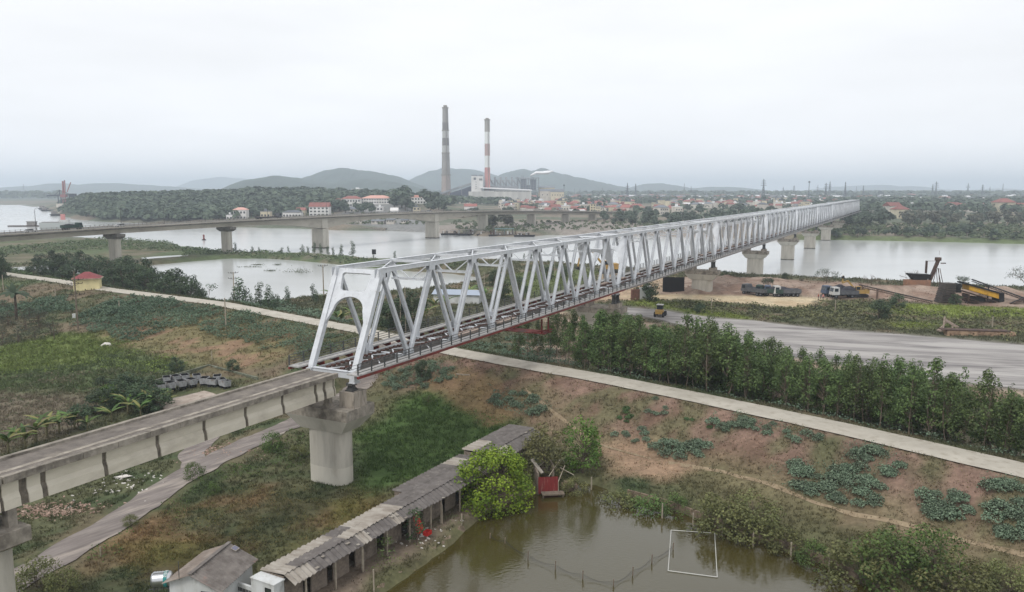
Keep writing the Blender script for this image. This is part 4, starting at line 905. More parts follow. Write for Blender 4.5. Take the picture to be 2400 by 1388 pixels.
for i, (u, v, sc) in enumerate([(60, 780, .8), (95, 776, .9), (20, 770, .8), (-10, 775, .9), (45, 800, .8), (120, 792, .7), (5, 800, .8), (85, 800, .7), (10, 740, .6), (70, 758, .6)]):
    x, y = P(u, v, 1.4); as_tree('thicket_tree', THK[i % 2], 'dusky scrub tree in the thicket at the left edge', 'tree', x, y, 'scrub trees of the left thicket', sc, i, szx=1.2)
x, y = P(128, 798, 1.4); as_tree('scrub_tree', tree_mesh(640, 5.5, 4.8, [(0, 0, 5.0, 1.0, .9), (.9, .2, 5.4, .8, .7), (-.6, 0, 4.2, .8, .8), (.3, 0, 3.4, .6, .7)], .3, C(80, 88, 66), C(100, 108, 82), .1, .02), 'tall scrub tree with a bare lower trunk right of the thicket', 'tree', x, y)

for i, (u, v, sc, lb) in enumerate([(235, 965, .62, 'dark bush at the left of the thicket behind the viaduct'), (262, 948, .7, 'yellow-green bush in the thicket behind the viaduct'), (300, 945, .75, 'dense dark bush in the middle of the thicket behind the viaduct'), (335, 958, .7, 'dark bush between the banana plants behind the viaduct'), (250, 925, .55, 'low bush on the field side of the thicket'), (375, 962, .6, 'bush beside the pale wagon yard slab'), (185, 1000, .5, 'small bush behind the viaduct near the left banana plants'), (355, 925, .55, 'bush at the left corner of the wagon yard'), (415, 880, .4, 'small bush growing on the wagon yard wall'), (545, 885, .35, 'creeping bush inside the wagon yard corner')]):
    x, y = P(u, v, 1.1); as_tree('thicket_bush', DK[i % 4] if i != 1 else GRN, lb, 'bush', x, y, None, sc * .8, i * 1.2, szx=1.35)
# ---------------------------------------------------------------- leafy bushes on the dike slope
def leafy_bush(seed, r=1.0, n=330, c=(C(84, 102, 82), C(126, 142, 118)), leaf=.2):
    g = np.random.default_rng(seed); a = g.uniform(0, 6.28, n); q = r * np.sqrt(g.uniform(0, 1, n)); x = q * np.cos(a); y = q * np.sin(a)
    lob = .6 + .4 * np.cos(a * 3 + seed) * np.cos(a * 2 + seed * .7); q = q * (.65 + .5 * lob); x = q * np.cos(a); y = q * np.sin(a)
    z = .62 * r * np.clip(1 - (q / r) ** 2, .02, 1) ** .6 * g.uniform(.3, 1.05, n) + g.uniform(0, .2, n)
    Pn = np.stack([x, y, z], -1); nr = np.stack([x * .5, y * .5, np.full(n, 1.0)], -1); k = g.uniform(0, 1, (n, 1)); cc = np.array(c[0]) * (1 - k) + np.array(c[1]) * k
    V, F, c_ = cards(Pn, leaf * g.uniform(.6, 1.3, n), nr, .8, .8, g, cc, .28)
    me = np_mesh('leaves', V, F, M['leaf'], cols=c_); m = MB()
    for i in range(9):
        aa = i * .7; m.tube([(0, 0, -.15), (math.cos(aa) * r * .35, math.sin(aa) * r * .35, .3 * r), (math.cos(aa) * r * .7, math.sin(aa) * r * .7, .42 * r)], [.03, .02, .01], 4, cap=False)
    return m.mesh('stems', [M['bark']]), me
LB = [leafy_bush(700 + i) for i in range(5)]
GB_ = [leafy_bush(720 + i, c=(C(70, 92, 58), C(92, 116, 72)), leaf=.26) for i in range(3)]
g = np.random.default_rng(21); nb = 0
def bush_at(x, y, sc, kind, label, group):
    global nb
    if abs(float(line_sd(np.array([x]), np.array([y]), ROAD)[0])) < 2.5 + sc * 1.1: return
    r = thing('leafy_bush', label, 'bush', (x, y, Hs(x, y) - .03), g.uniform(0, 6.28), group); r.scale = (sc * g.uniform(.9, 1.25), sc, sc * g.uniform(.9, 1.25))
    st, le = (LB if kind == 0 else GB_)[nb % (5 if kind == 0 else 3)]; link(bpy.data.objects.new('stems', st), r); link(bpy.data.objects.new('leaves', le), r); nb += 1
def patch(pix, n, label, group, z=3.5, kind=0, sc=(.55, 1.0)):
    n = int(n * 1.35)
    G = np.array(pix, float); lo, hi = G.min(0), G.max(0); k = 0; t = 0
    while k < n and t < n * 60:
        t += 1; u, v = g.uniform(lo[0], hi[0]), g.uniform(lo[1], hi[1])
        if poly_sd(np.array([u]), np.array([v]), G)[0] < 0: x, y = ghit(u, v); bush_at(x, y, g.uniform(*sc), kind, label, group); k += 1
GR = 'blue-green leafy bushes on the dike slope'
patch([(1680, 975), (1730, 958), (1765, 965), (1770, 1015), (1700, 1020), (1670, 1000)], 12, 'blue-green bush in the dense clump at the road edge above the middle of the slope', GR, 4.5)
patch([(1765, 985), (1850, 990), (1930, 1020), (1920, 1045), (1830, 1030), (1770, 1015)], 12, 'blue-green bush in the ragged band just below the road edge', GR, 4.5, sc=(.4, .8))
patch([(1970, 1035), (2080, 1050), (2120, 1075), (2110, 1120), (2050, 1125), (1980, 1110)], 22, 'blue-green bush in the broad patch below the road right of centre', GR, 4.2)
patch([(1800, 1100), (1900, 1095), (2000, 1110), (2060, 1140), (2100, 1180), (2050, 1195), (1930, 1170), (1850, 1150)], 34, 'blue-green bush in the long patch halfway down the slope', GR, 3)
patch([(1530, 1045), (1600, 1030), (1660, 1045), (1665, 1075), (1600, 1078), (1540, 1065)], 14, 'blue-green bush in the small dense patch near the slope foot', GR, 2.6)
patch([(1420, 1020), (1510, 1010), (1520, 1035), (1440, 1040)], 6, 'blue-green bush in the scattered group left on the slope foot', GR, 2.2, sc=(.4, .7))
patch([(1500, 930), (1570, 945), (1560, 985), (1510, 970)], 5, 'straggly blue-green bush on the upper slope near the road', GR, 4.6, sc=(.35, .6))
patch([(2140, 1165), (2250, 1165), (2280, 1215), (2170, 1225)], 16, 'blue-green bush in the round patch above the path at right', GR, 2.4)
patch([(2290, 1120), (2360, 1100), (2400, 1110), (2400, 1160), (2300, 1150)], 10, 'blue-green bush in the upper patch at the right edge', GR, 4.5)
patch([(2310, 1190), (2420, 1180), (2420, 1275), (2330, 1260)], 18, 'blue-green bush in the lower patch at the right edge', GR, 2.4)
patch([(1160, 915), (1240, 930), (1300, 960), (1280, 980), (1200, 965), (1150, 945)], 14, 'blue-green bush in the patch beneath the first truss span', GR, 3)
patch([(900, 880), (1000, 850), (1060, 860), (1060, 890), (980, 915), (900, 915)], 30, 'blue-green bush on the slope directly behind the near pier', GR, 3.6, sc=(.5, .8))
patch([(1600, 975), (1680, 990), (1660, 1010), (1600, 1000)], 3, 'low green tuft of leaves on the bare red slope', GR, 3.8, kind=1, sc=(.3, .45))
patch([(1440, 955), (1530, 975), (1500, 1000), (1440, 985)], 5, 'small green bush on the reddish upper slope', GR, 3.8, kind=1, sc=(.35, .55))
PATCHES = 0
# undergrowth nobody could count: thick leafy cover on the left slope and elsewhere
def cover(name, label, regions, leaf=.3, c=(C(84, 104, 86), C(112, 130, 108)), z=3.0, dens=9, hmax=.7, seed=1, up=1.0, rag=9, thr=.40):
    g = np.random.default_rng(seed); PP = []; 
    for pix, dn in regions:
        G = GL_(pix); lo, hi = G.min(0), G.max(0); A = (hi - lo).prod(); n = int(min(A * dens * dn, 260000)); x = g.uniform(lo[0], hi[0], n); y = g.uniform(lo[1], hi[1], n)
        d = poly_sd(x, y, G) + (fbm(x, y, 4, 4, seed) - .5) * rag; b = fbm(x, y, 2.2, 3, seed + 3)
        keep = (d < 0) & (b > thr) & (np.abs(line_sd(x, y, ROAD)) > 2.7) & (np.abs(line_sd(x, y, DIRT)) > 2.4); x, y, b = x[keep], y[keep], b[keep]; PP.append(np.stack([x, y, b], -1))
    Q = np.concatenate(PP); n = len(Q); x, y, b = Q.T
    zz = H(x, y) + (np.clip((b - thr) * 5, 0, 1) * hmax) * g.uniform(.35, 1, n) + .03
    k = g.uniform(0, 1, (n, 1)) * .6 + .4 * sst(.45, .65, fbm(x, y, 5, 3, seed + 9))[:, None]; cc = np.array(c[0]) * (1 - k) + np.array(c[1]) * k
    V, F, c_ = cards(np.stack([x, y, zz], -1), leaf * g.uniform(.6, 1.25, n) * np.clip(y / 110, .8, 1.8), np.tile([0, 0, up], (n, 1)), .75, .75, g, cc, .2)
    print(name, n); tag(np_obj(name, V, F, M['leafs'], cols=c_), label, kind='stuff')
cover('slope_undergrowth', 'thick leafy blue-green undergrowth covering the left dike slope', [([(180, 740), (330, 692), (560, 740), (800, 800), (850, 800), (790, 835), (700, 832), (560, 800), (420, 770), (350, 775), (250, 800)], 1), ([(0, 715), (150, 700), (175, 735), (0, 750)], .8), ([(240, 722), (330, 700), (330, 740), (230, 745)], 1), ([(270, 800), (420, 770), (330, 800)], 1)], seed=3, z=3.2, hmax=1.15, dens=20, thr=.30, leaf=.27, c=(C(72, 92, 74), C(108, 126, 102)))
cover('roadside_undergrowth', 'low leafy growth lining the far side of the dike road', [([(250, 672), (420, 690), (560, 712), (820, 765), (840, 760), (600, 705), (420, 680), (260, 662)], 1), ([(1060, 812), (1400, 872), (1800, 955), (2200, 1040), (2450, 1095), (2450, 1075), (2200, 1022), (1800, 938), (1400, 858), (1080, 800)], .8), ([(1120, 835), (1180, 790), (1300, 780), (1300, 860), (1180, 840)], 1)], seed=5, z=5, hmax=.8, rag=3, dens=8)
SP_ = [[(1680, 975), (1730, 962), (1765, 968), (1770, 1015), (1700, 1020), (1670, 1000)], [(1765, 988), (1850, 995), (1930, 1022), (1920, 1045), (1830, 1030), (1770, 1015)], [(1970, 1037), (2080, 1055), (2120, 1075), (2110, 1120), (2050, 1125), (1980, 1110)], [(1800, 1100), (1900, 1095), (2000, 1110), (2060, 1140), (2100, 1180), (2050, 1195), (1930, 1170), (1850, 1150)], [(1530, 1045), (1600, 1030), (1660, 1045), (1665, 1075), (1600, 1078), (1540, 1065)], [(2140, 1165), (2250, 1165), (2280, 1215), (2170, 1225)], [(2290, 1125), (2360, 1115), (2400, 1120), (2400, 1160), (2300, 1150)], [(2310, 1190), (2420, 1180), (2420, 1275), (2330, 1260)], [(880, 880), (1000, 850), (1080, 860), (1080, 895), (980, 920), (890, 915)], [(1130, 905), (1240, 930), (1320, 965), (1280, 985), (1180, 965)]]
cover('slope_leafy_growth', 'ragged blue-green leafy growth filling between the bushes of the dike slope', [(q, 1) for q in SP_], seed=23, z=3.2, hmax=.6, rag=3.0, leaf=.2, dens=34, thr=.33, c=(C(86, 102, 82), C(116, 132, 108)))
cover('slope_weeds', 'thin dry grass and weeds over the reddish dike slope', [([(1060, 850), (1400, 915), (1800, 1000), (2200, 1092), (2450, 1150), (2450, 1330), (2200, 1265), (1850, 1175), (1600, 1100), (1420, 1050), (1250, 1000), (1080, 930)], 1), ([(1420, 1120), (1600, 1150), (1850, 1220), (2100, 1300), (2450, 1420), (2450, 1340), (2200, 1275), (1850, 1180), (1600, 1105), (1450, 1070)], 1.3)], seed=24, z=3, hmax=.22, rag=3, leaf=.15, dens=13, c=(C(92, 96, 64), C(140, 122, 92)), up=.4)
cover('lush_weeds', 'tangled green weeds between the pier and the sheds', [([(850, 1020), (960, 950), (1120, 965), (1200, 1000), (1060, 1080), (880, 1140), (840, 1120)], 1), ([(560, 1080), (700, 1010), (720, 1060), (700, 1110), (560, 1130)], .8), ([(200, 1300), (440, 1150), (560, 1085), (600, 1110), (450, 1190), (300, 1290), (220, 1330)], .9)], seed=7, z=1, hmax=.8, rag=4, leaf=.2, dens=22, c=(C(64, 86, 44), C(98, 118, 62)))
cover('rust_weeds', 'dry rust-brown and green weeds covering the field beside the sheds', [([(230, 1330), (400, 1200), (600, 1140), (860, 1150), (900, 1190), (760, 1280), (600, 1330), (560, 1300), (440, 1330), (300, 1400)], 1)], seed=8, z=1, hmax=.45, rag=4, leaf=.17, dens=34, c=(C(88, 98, 54), C(132, 108, 74)))
cover('vine_cover', 'bright yellow-green vines spread over the field at the left', [([(-60, 850), (0, 815), (150, 798), (280, 800), (350, 825), (470, 865), (430, 885), (250, 870), (0, 880), (-60, 890)], 1)], seed=9, z=1, hmax=.5, rag=4, leaf=.24, dens=12, c=(C(88, 104, 54), C(118, 134, 68)))
cover('reed_field', 'reedy green and grey-brown field behind the viaduct', [([(-60, 890), (0, 880), (250, 870), (430, 885), (350, 905), (250, 960), (100, 1030), (-60, 1080)], 1)], seed=10, z=1, hmax=.8, rag=3, leaf=.26, dens=10, c=(C(78, 92, 64), C(122, 112, 94)), up=.2)
cover('bank_bushes', 'dark tangled growth along the near lagoon and river margins', [([(0, 640), (100, 640), (240, 655), (380, 690), (240, 668), (0, 655)], .6), ([(430, 575), (560, 590), (760, 600), (900, 612), (1100, 620), (1100, 632), (880, 625), (700, 606), (540, 602), (430, 600)], .8), ([(200, 564), (290, 560), (430, 572), (430, 590), (240, 585), (0, 600), (-60, 590)], .5)], seed=12, z=1.7, hmax=1.4, rag=8, leaf=.55, dens=2.2, c=(C(76, 92, 66), C(98, 112, 76)))
cover('riverbank_shrubs', 'scrubby olive and green growth between the yard and the sand', [([(1440, 705), (1540, 715), (1640, 735), (1800, 752), (1960, 765), (2200, 785), (2430, 805), (2430, 735), (2200, 735), (2060, 710), (1960, 712), (1850, 725), (1700, 712), (1560, 706)], .8)], seed=13, z=3.2, hmax=1.0, rag=12, leaf=.4, dens=3.6, c=(C(88, 94, 64), C(116, 116, 80)))
cover('pond_margin_weeds', 'weeds growing on the pond margin in front of the sheds', [([(830, 1350), (900, 1300), (1000, 1240), (1090, 1195), (1120, 1200), (1050, 1255), (940, 1330), (880, 1370)], 1)], seed=14, z=1, hmax=.5, rag=2.5, leaf=.16, dens=26, c=(C(80, 96, 56), C(112, 120, 74)))
# ---------------------------------------------------------------- grass tufts everywhere
def grass(name, n, seed, y0, y1, label):
    g = np.random.default_rng(seed); y = y0 * (y1 / y0) ** g.uniform(0, 1, n) ; x = g.uniform(-.70, .70, n) * y
    z = H(x, y); c, v = zone(x, y)
    wd = np.minimum.reduce([poly_sd(x, y, G) for G in (RIVER, LAGOON, POND, YARD)]); rd = np.abs(line_sd(x, y, ROAD)); dr = np.abs(line_sd(x, y, DIRT))
    keep = (z > .15) & (wd > .3) & (rd > 2.3) & (dr > 2.7) & (g.uniform(0, 1.4, n) < v) & (np.abs(line_sd(x, y, DIRT2)) > 2.2) & (poly_sd(x, y, PAD) > 0)
    keep &= fbm(x, y, 1.6, 3, seed) > .36
    x, y, z, c, v = x[keep], y[keep], z[keep], c[keep], v[keep]; n = len(x); B = 4
    sc = np.clip(y / 80, .7, 3.0)
    h = (.16 + .22 * v * g.uniform(.3, 1, n)) * sc ** .6; V = np.zeros((n, B, 3, 3)); Cc = np.zeros((n, B, 3, 3))
    for b in range(B):
        a = g.uniform(0, 6.28, n); w = .055 * sc; dx, dy = np.cos(a), np.sin(a); ox, oy = g.normal(size=n) * .12 * sc, g.normal(size=n) * .12 * sc; ln = g.normal(size=(2, n)) * .45 * h
        V[:, b, 0] = np.stack([x + ox - dx * w, y + oy - dy * w, z - .02], -1); V[:, b, 1] = np.stack([x + ox + dx * w, y + oy + dy * w, z - .02], -1)
        V[:, b, 2] = np.stack([x + ox + ln[0], y + oy + ln[1], z + h * g.uniform(.6, 1.1, n)], -1)
        k = g.uniform(.78, 1.35, (n, 1)); Cc[:, b, :] = (c * k)[:, None, :]
    print(name, n); tag(np_obj(name, V.reshape(-1, 3), np.arange(n * B * 3).reshape(-1, 3), M['leafs'], cols=Cc.reshape(-1, 3)), label, kind='stuff')
grass('grass', 170000, 30, 50, 330, 'patchy grass and weeds over the flood plain and dike')
# ================================================================ sheds by the pond
SA = math.radians(29.5); SDv = np.array([math.sin(SA), math.cos(SA)]); SNv = np.array([math.cos(SA), -math.sin(SA)]); SO = np.array([-17.5, 55.3])
SRZ = math.pi / 2 - SA
def SPt(x, n): return SO + SDv * x + SNv * n
M['sheetpale'] = mat('bleached_corrugated_sheet', C(168, 162, 153), C(140, 132, 122), 1.8, 0.85, c3=C(108, 98, 88), s3=1.0, stretch=(1, .3, 1), f3=(.5, .75))
M['sheetgrey'] = mat('weathered_corrugated_sheet', C(112, 107, 104), C(92, 87, 84), 1.2, 0.9, c3=C(138, 132, 126), s3=1.6, f3=(.55, .8))
M['sheetdark'] = mat('mossy_dark_sheet', C(74, 70, 68), C(60, 57, 56), 1.2, 0.9)
M['brick'] = mat('grey_block_wall', C(138, 126, 114), C(112, 102, 92), 4.0, 0.95, c3=C(84, 76, 68), s3=0.9, bump=.3)
M['white'] = mat('stained_whitewash', C(206, 208, 208), C(186, 187, 184), 0.8, 0.9, c3=C(140, 138, 130), s3=1.4, stretch=(1, 1, .5), f3=(.55, .8))
M['postc'] = mat('concrete_post', C(168, 158, 142), C(140, 130, 116), 2.0, 0.95)
M['wood'] = mat('grey_wood', C(128, 116, 102), C(96, 86, 76), 3, 0.9)
M['redpl'] = mat('red_plastic', C(178, 44, 40), rough=.5)
M['redsheet'] = mat('red_sheet', C(126, 44, 44), C(104, 40, 40), 2, .7, c3=C(150, 104, 96), s3=1.3, stretch=(4, 4, .6), f3=(.58, .75))
M['teal'] = mat('teal_paint', C(58, 140, 138), rough=.5)
M['steelshiny'] = mat('brushed_stainless', C(196, 198, 200), rough=.28, metal=.9)
M['black'] = mat('black_void', C(26, 25, 26), rough=.95)
M['tan'] = mat('tan_cloth', C(156, 122, 92), rough=.9)
def corr(m, x0, x1, a, b, mi=0, pitch=.42, amp=.06, seed=0, lift=0):
    """corrugated sheet between edge a=(n,z) and edge b=(n,z); waves run from a to b"""
    k = max(2, int((x1 - x0) / pitch * 2)); vs = []
    for i in range(k + 1):
        x = x0 + (x1 - x0) * i / k; dz = amp * (1 if i % 2 else -1) + lift
        for (n, z) in (a, b):
            vs += [(x, -n, z + dz), (x, -n, z + dz - .025)]
    fs = []
    for i in range(k):
        o = i * 4; fs += [(o, o + 2, o + 6, o + 4), (o + 1, o + 5, o + 7, o + 3), (o, o + 4, o + 5, o + 1), (o + 2, o + 3, o + 7, o + 6)]
    fs += [(0, 1, 3, 2), (k * 4, k * 4 + 2, k * 4 + 3, k * 4 + 1)]
    m.add(vs, fs, mi)
def shed(x0, x1, nb, nr, nf, zb, zr, zf, label, pale, seed, front=True):
    g = np.random.default_rng(seed); p = SPt(x0, 0); r = thing('shed', label, 'shed', (p[0], p[1], 0), SRZ, 'sections of the long low shed'); L = x1 - x0
    m = MB(); nx_ = int(L / 1.05); ns = 2
    for i in range(nx_):
        for j in range(ns):
            a = nb - .25 + (nr - nb + .25) * j / ns; b = nb - .25 + (nr - nb + .25) * (j + 1) / ns; za = zb + (zr - zb) * j / ns; zc = zb + (zr - zb) * (j + 1) / ns
            mi = 0 if pale(i / nx_, j, g) else (2 if g.uniform() < .08 else 1)
            corr(m, i * L / nx_ - .03, (i + 1) * L / nx_ + .03, (a, za + .012 * (i % 2)), (b + .06, zc + .02 + .012 * (i % 2)), mi, lift=g.uniform(0, .03))
    back = m.build('back_roof', [M['sheetpale'], M['sheetgrey'], M['sheetdark']], r)
    if front:
        m = MB()
        for i in range(nx_):
            mi = 0 if g.uniform() < (.35 if pale(i / nx_, 0, g) else .06) else 1
            corr(m, i * L / nx_ - .03, (i + 1) * L / nx_ + .03, (nr - .05, zr - .03), (nf, zf + g.uniform(-.02, .02)), mi, lift=g.uniform(0, .03))
        for i in range(int(L * .8)): 
            q = g.uniform(0, L); w = g.uniform(.15, .5); t = g.uniform(0, 1); n = nr + (nf - nr) * t; z = zr + (zf - zr) * t + .08
            if g.uniform() < .7: m.box(q, q + w, -n - .12, -n + .12, z, z + .04, 0)
        m.build('front_roof', [M['sheetpale'], M['sheetgrey']], r)
    w = MB(); w.box(.02, L - .02, -nb - .12, -nb, .5, zb - .08); w.box(.02, .14, -nr + .2, -nb - .13, .5, zr - .3)
    w.build('back_wall', M['brick'], r)
    # front: wall panels with openings between
    x = .1; fw = MB(); dk = MB()
    while x < L - .6:
        a = g.uniform(1.4, 3.0); b = min(L - .1, x + a); fw.box(x, b, -.72, -.60, .6, zr - .75); 
        if g.uniform() < .6: dk.box(x + .5, min(b - .2, x + 1.0), -.726, -.715, zr - 1.35, zr - 1.0)
        x = b + g.uniform(.7, 1.1)
    fw.build('front_wall', M['brick'], r); 
    if dk.v: dk.build('vent_opening', M['black'], r)
    MB().box(.2, L - .2, -.2, .2 - nb * .4, .7, .72).build('floor', M['concdark'], r)
    for xx in np.arange(1.2, L, 3.2): MB().box(xx - .06, xx + .06, -nf + .12, -nf + .24, .4, zf - .08).build('post', M['postc'], r)
    return r
shed(0, 17.4, -1.4, .9, 1.95, 3.45, 3.7, 3.1, 'low shed section with patchy bleached roof sheets nearest the camera', lambda t, j, g: (t < .8) and not (j == 1 and .06 < t < .34) and g.uniform() < .93, 1)
shed(17.45, 28.9, -2.6, .9, 2.1, 3.5, 3.72, 3.1, 'middle shed section with plain grey roof behind the small tree', lambda t, j, g: (t > .6 and j == 0 and t < .85), 2)
shed(28.95, 39.0, -2.2, .9, 2.4, 4.25, 4.3, 3.6, 'raised far shed section with dark flat roof beside the bright tree', lambda t, j, g: (t < .28 and j == 0), 3)
# whitewashed end room
p = SPt(-.05, 0); r = thing('end_room', 'small whitewashed room with a dark green door closing the near end of the shed', 'outbuilding', (p[0], p[1], 0), SRZ)
MB().box(-1.0, -.02, -.85, 1.5, .4, 3.25).box(-1.06, .04, -.91, 1.56, 3.25, 3.33).build('wall', M['white'], r)
d = MB().box(-1.03, -1.004, -.55, .05, .9, 2.9).build('door', mat('dark_green_door', C(52, 62, 50), C(40, 46, 40), 3, .7), r)
MB().box(-1.05, -1.032, .0, .05, .9, 2.9).box(-1.05, -1.032, -.55, -.5, .9, 2.9).box(-1.05, -1.032, -.5, 0, 2.85, 2.9).build('frame', M['dark'], d)
# link wall with pierced band
p = SPt(-.6, -1.5); r = thing('link_wall', 'low rendered wall with a dark pierced band between house and shed', 'wall', (p[0], p[1], 0), SRZ)
MB().box(-.1, .1, 0, 1.9, .4, 2.25).build('wall', M['white'], r); m = MB()
for i in range(11): m.box(-.115, -.104, .1 + i * .16, .21 + i * .16, 1.65, 1.95)
m.build('pierced_band', M['black'], r)
# house with corrugated gable roof
ra = math.atan2(4.5 * SDv[1] - 1.5 * SNv[1], 4.5 * SDv[0] - 1.5 * SNv[0]); c0 = SPt(-1.5, -5.3)
r = thing('small_house', 'small house with corrugated gable roof and a solar panel', 'house', (c0[0], c0[1], 0), ra)
m = MB()
for i in range(5):
    for (a, b, mi) in (((-.03, 4.1), (2.45, 2.95), 1),): corr(m, -2.7 + i * 1.08, -2.7 + (i + 1) * 1.08 + .04, a, b, 1, pitch=.25, amp=.05)
    corr(m, -2.7 + i * 1.08, -2.7 + (i + 1) * 1.08 + .04, (-2.3, 3.2), (.05, 4.1), 0, pitch=.25, amp=.02)
m.beam((-2.7, 0, 4.15), (2.75, 0, 4.15), .3, .05, mi=1)
M['sheetwarm'] = mat('grey_brown_sheet', C(142, 130, 120), C(122, 112, 104), 1.2, .9, c3=C(158, 150, 142), s3=.8)
rf = m.build('roof', [M['sheetwarm'], mat('ribbed_asbestos_sheet', C(128, 122, 117), C(100, 94, 90), 1.5, .9, c3=C(148, 120, 110), s3=.7, f3=(.6, .8))], r)
MB().add([(1.9, -.55, 4.0), (2.5, -.55, 4.0), (2.5, -1.0, 3.80), (1.9, -1.0, 3.80), (1.9, -.55, 4.04), (2.5, -.55, 4.04), (2.5, -1.0, 3.84), (1.9, -1.0, 3.84)], [(0, 1, 2, 3), (7, 6, 5, 4), (0, 4, 5, 1), (1, 5, 6, 2), (2, 6, 7, 3), (3, 7, 4, 0)]).build('panel_frame', M['sheetpale'], rf)
MB().add([(1.95, -.6, 4.03), (2.45, -.6, 4.03), (2.45, -.95, 3.875), (1.95, -.95, 3.875)], [(0, 3, 2, 1)]).build('solar_panel', mat('solar_glass', C(112, 112, 128), rough=.2), rf)
m = MB(); m.add([(-2.3, -2.1, .4), (2.3, -2.1, .4), (2.3, 1.95, .4), (-2.3, 1.95, .4), (-2.3, -2.1, 3.0), (2.3, -2.1, 3.0), (2.3, 1.95, 3.25), (-2.3, 1.95, 3.25), (-2.3, 0, 3.98), (2.3, 0, 3.98)], [(0, 1, 5, 4), (2, 3, 7, 6), (1, 2, 6, 9, 5), (3, 0, 4, 8, 7), (4, 5, 9, 8), (7, 8, 9, 6)])
m.build('wall', M['white'], r); MB().box(-2.33, -2.304, -1.5, -.6, 1.0, 2.7).build('door', M['black'], r)
MB().tube([(-2.6, .9, 3.6), (-2.6, .9, 5.0)], .03, 5).build('antenna_pole', M['rail'], r)
# water tank
p = SPt(-4.0, -7.6); r = thing('water_tank', 'shiny ribbed steel water tank with a teal band lying on a stand', 'water tank', (p[0], p[1], 0), SRZ - .9)
m = MB(); xs = [(-.8, .25), (-.74, .46), (-.62, .56)] + [(-.55 + i * .09, .56 if i % 2 else .585) for i in range(12)] + [(.56, .56), (.68, .46), (.74, .25)]
m.tube([(x, 0, 2.95) for x, _ in xs], [q for _, q in xs], 20); tk = m.build('drum', M['steelshiny'], r, smooth=True)
MB().tube([(.18, 0, 2.95), (.44, 0, 2.95)], .592, 22, cap=False).build('band', M['teal'], tk, smooth=True)
GL = {'S': ['111', '100', '111', '001', '111'], 'O': ['111', '101', '101', '101', '111'], 'N': ['1001', '1101', '1011', '1001', '1001'], 'H': ['101', '101', '111', '101', '101'], 'A': ['010', '101', '111', '101', '101']}
lt = MB(); ang = 2.45
for ch in 'SONHA':
    gr = GL[ch]; st_ = .042
    for iy, row in enumerate(gr):
        for ix, c_ in enumerate(row):
            if c_ == '1':
                a_ = ang - ix * .075; xx = .40 - iy * .042
                lt.beam((xx, math.cos(a_ + .038) * .598, 2.95 + math.sin(a_ + .038) * .598), (xx, math.cos(a_ - .038) * .598, 2.95 + math.sin(a_ - .038) * .598), .04, .012)
    ang -= .075 * len(gr[0]) + .09
lt.build('lettering', M['white'], tk)
m = MB(); 
for sx in (-.5, .5):
    for sy in (-.4, .4): m.box(sx - .03, sx + .03, sy - .03, sy + .03, .4, 2.5)
    m.beam((sx, -.45, 2.45), (sx, .45, 2.45), .05, .05)
for sy in (-.4, .4): m.beam((-.9, sy, 2.4), (.9, sy, 2.4), .05, .05)
m.build('stand', M['rail'], r)
# things at the front of the shed
def on_shed(x, n): return SPt(x, n)
p = on_shed(15.2, 1.7); r = thing('red_sheet', 'red plastic sheet leaning against a shed post', 'sheet', (p[0], p[1], 1.0), SRZ); MB().add([(-.3, .3, 1.9), (.5, .3, 1.8), (.7, -.3, .1), (-.3, -.25, .1), (-.3, .34, 1.9), (.5, .34, 1.8), (.7, -.26, .1), (-.3, -.21, .1)], [(0, 1, 2, 3), (7, 6, 5, 4), (0, 4, 5, 1), (1, 5, 6, 2), (2, 6, 7, 3), (3, 7, 4, 0)]).build('sheet', M['redpl'], r)
p = on_shed(15.5, 2.6); r = thing('red_crate', 'small red crate on the ground beside the leaning red sheet', 'crate', (p[0], p[1], 1.0), SRZ); MB().box(-.35, .35, -.25, .25, 0, .06).box(-.35, .35, -.25, -.2, .06, .35).box(-.35, .35, .2, .25, .06, .35).box(-.35, -.3, -.2, .2, .06, .35).box(.3, .35, -.2, .2, .06, .35).build('tray', M['redpl'], r)
p = on_shed(26.3, 1.6); tag(MB().box(-.05, .05, -.45, .45, 0, 1.5).box(-.07, .07, -.4, -.34, 0, 1.5).build('hanging_board', M['tan'], loc=(p[0], p[1], 1.0), rz=SRZ), 'tan board standing in the dark shed opening near the bright tree', 'board')
for i, (u, v, h, lb) in enumerate([(876, 1372, 1.7, 'pale concrete post standing on the pond verge nearest the camera'), (1036, 1220, 1.9, 'pale concrete post under the shed eave left of the bright tree'), (1082, 1218, .8, 'short post by the pond verge beneath the bright tree'), (852, 1330, 1.9, 'pale post in front of the meshed shed window'), (1552, 1215, 1.5, 'first weathered post in the water at the left end of the pond wall'), (1624, 1238, 1.5, 'second weathered post from the left along the pond wall'), (1692, 1259, 1.2, 'third post along the pond wall under the large olive bush'), (1765, 1283, 1.6, 'fourth post along the pond wall in the middle'), (1853, 1312, 1.6, 'fifth post along the pond wall'), (1942, 1346, 1.8, 'last tall post at the right end of the pond wall'), (1386, 1148, 1.4, 'post in the pond beside the ruin platform'),
                                 (236, 1300, .9, 'short pale post on the verge beside the dirt road'), (498, 864, 1.7, 'white post at the corner of the wagon yard wall')]):
    x, y = P(u, v, 0.0 if (i > 3 and i < 11) else 1.0); z0 = min(Hs(x, y), .9) - .5
    h0 = (0 if 3 < i < 11 else Hs(x, y)); m = MB(); m.box(-.055, .055, -.055, .055, z0, h0 + h * .55).box(-.05, .05, -.05, .05, h0 + h * .55, h0 + h); tag(m.build('post', M['postc'], loc=(x, y, 0), rz=i), lb, 'post')
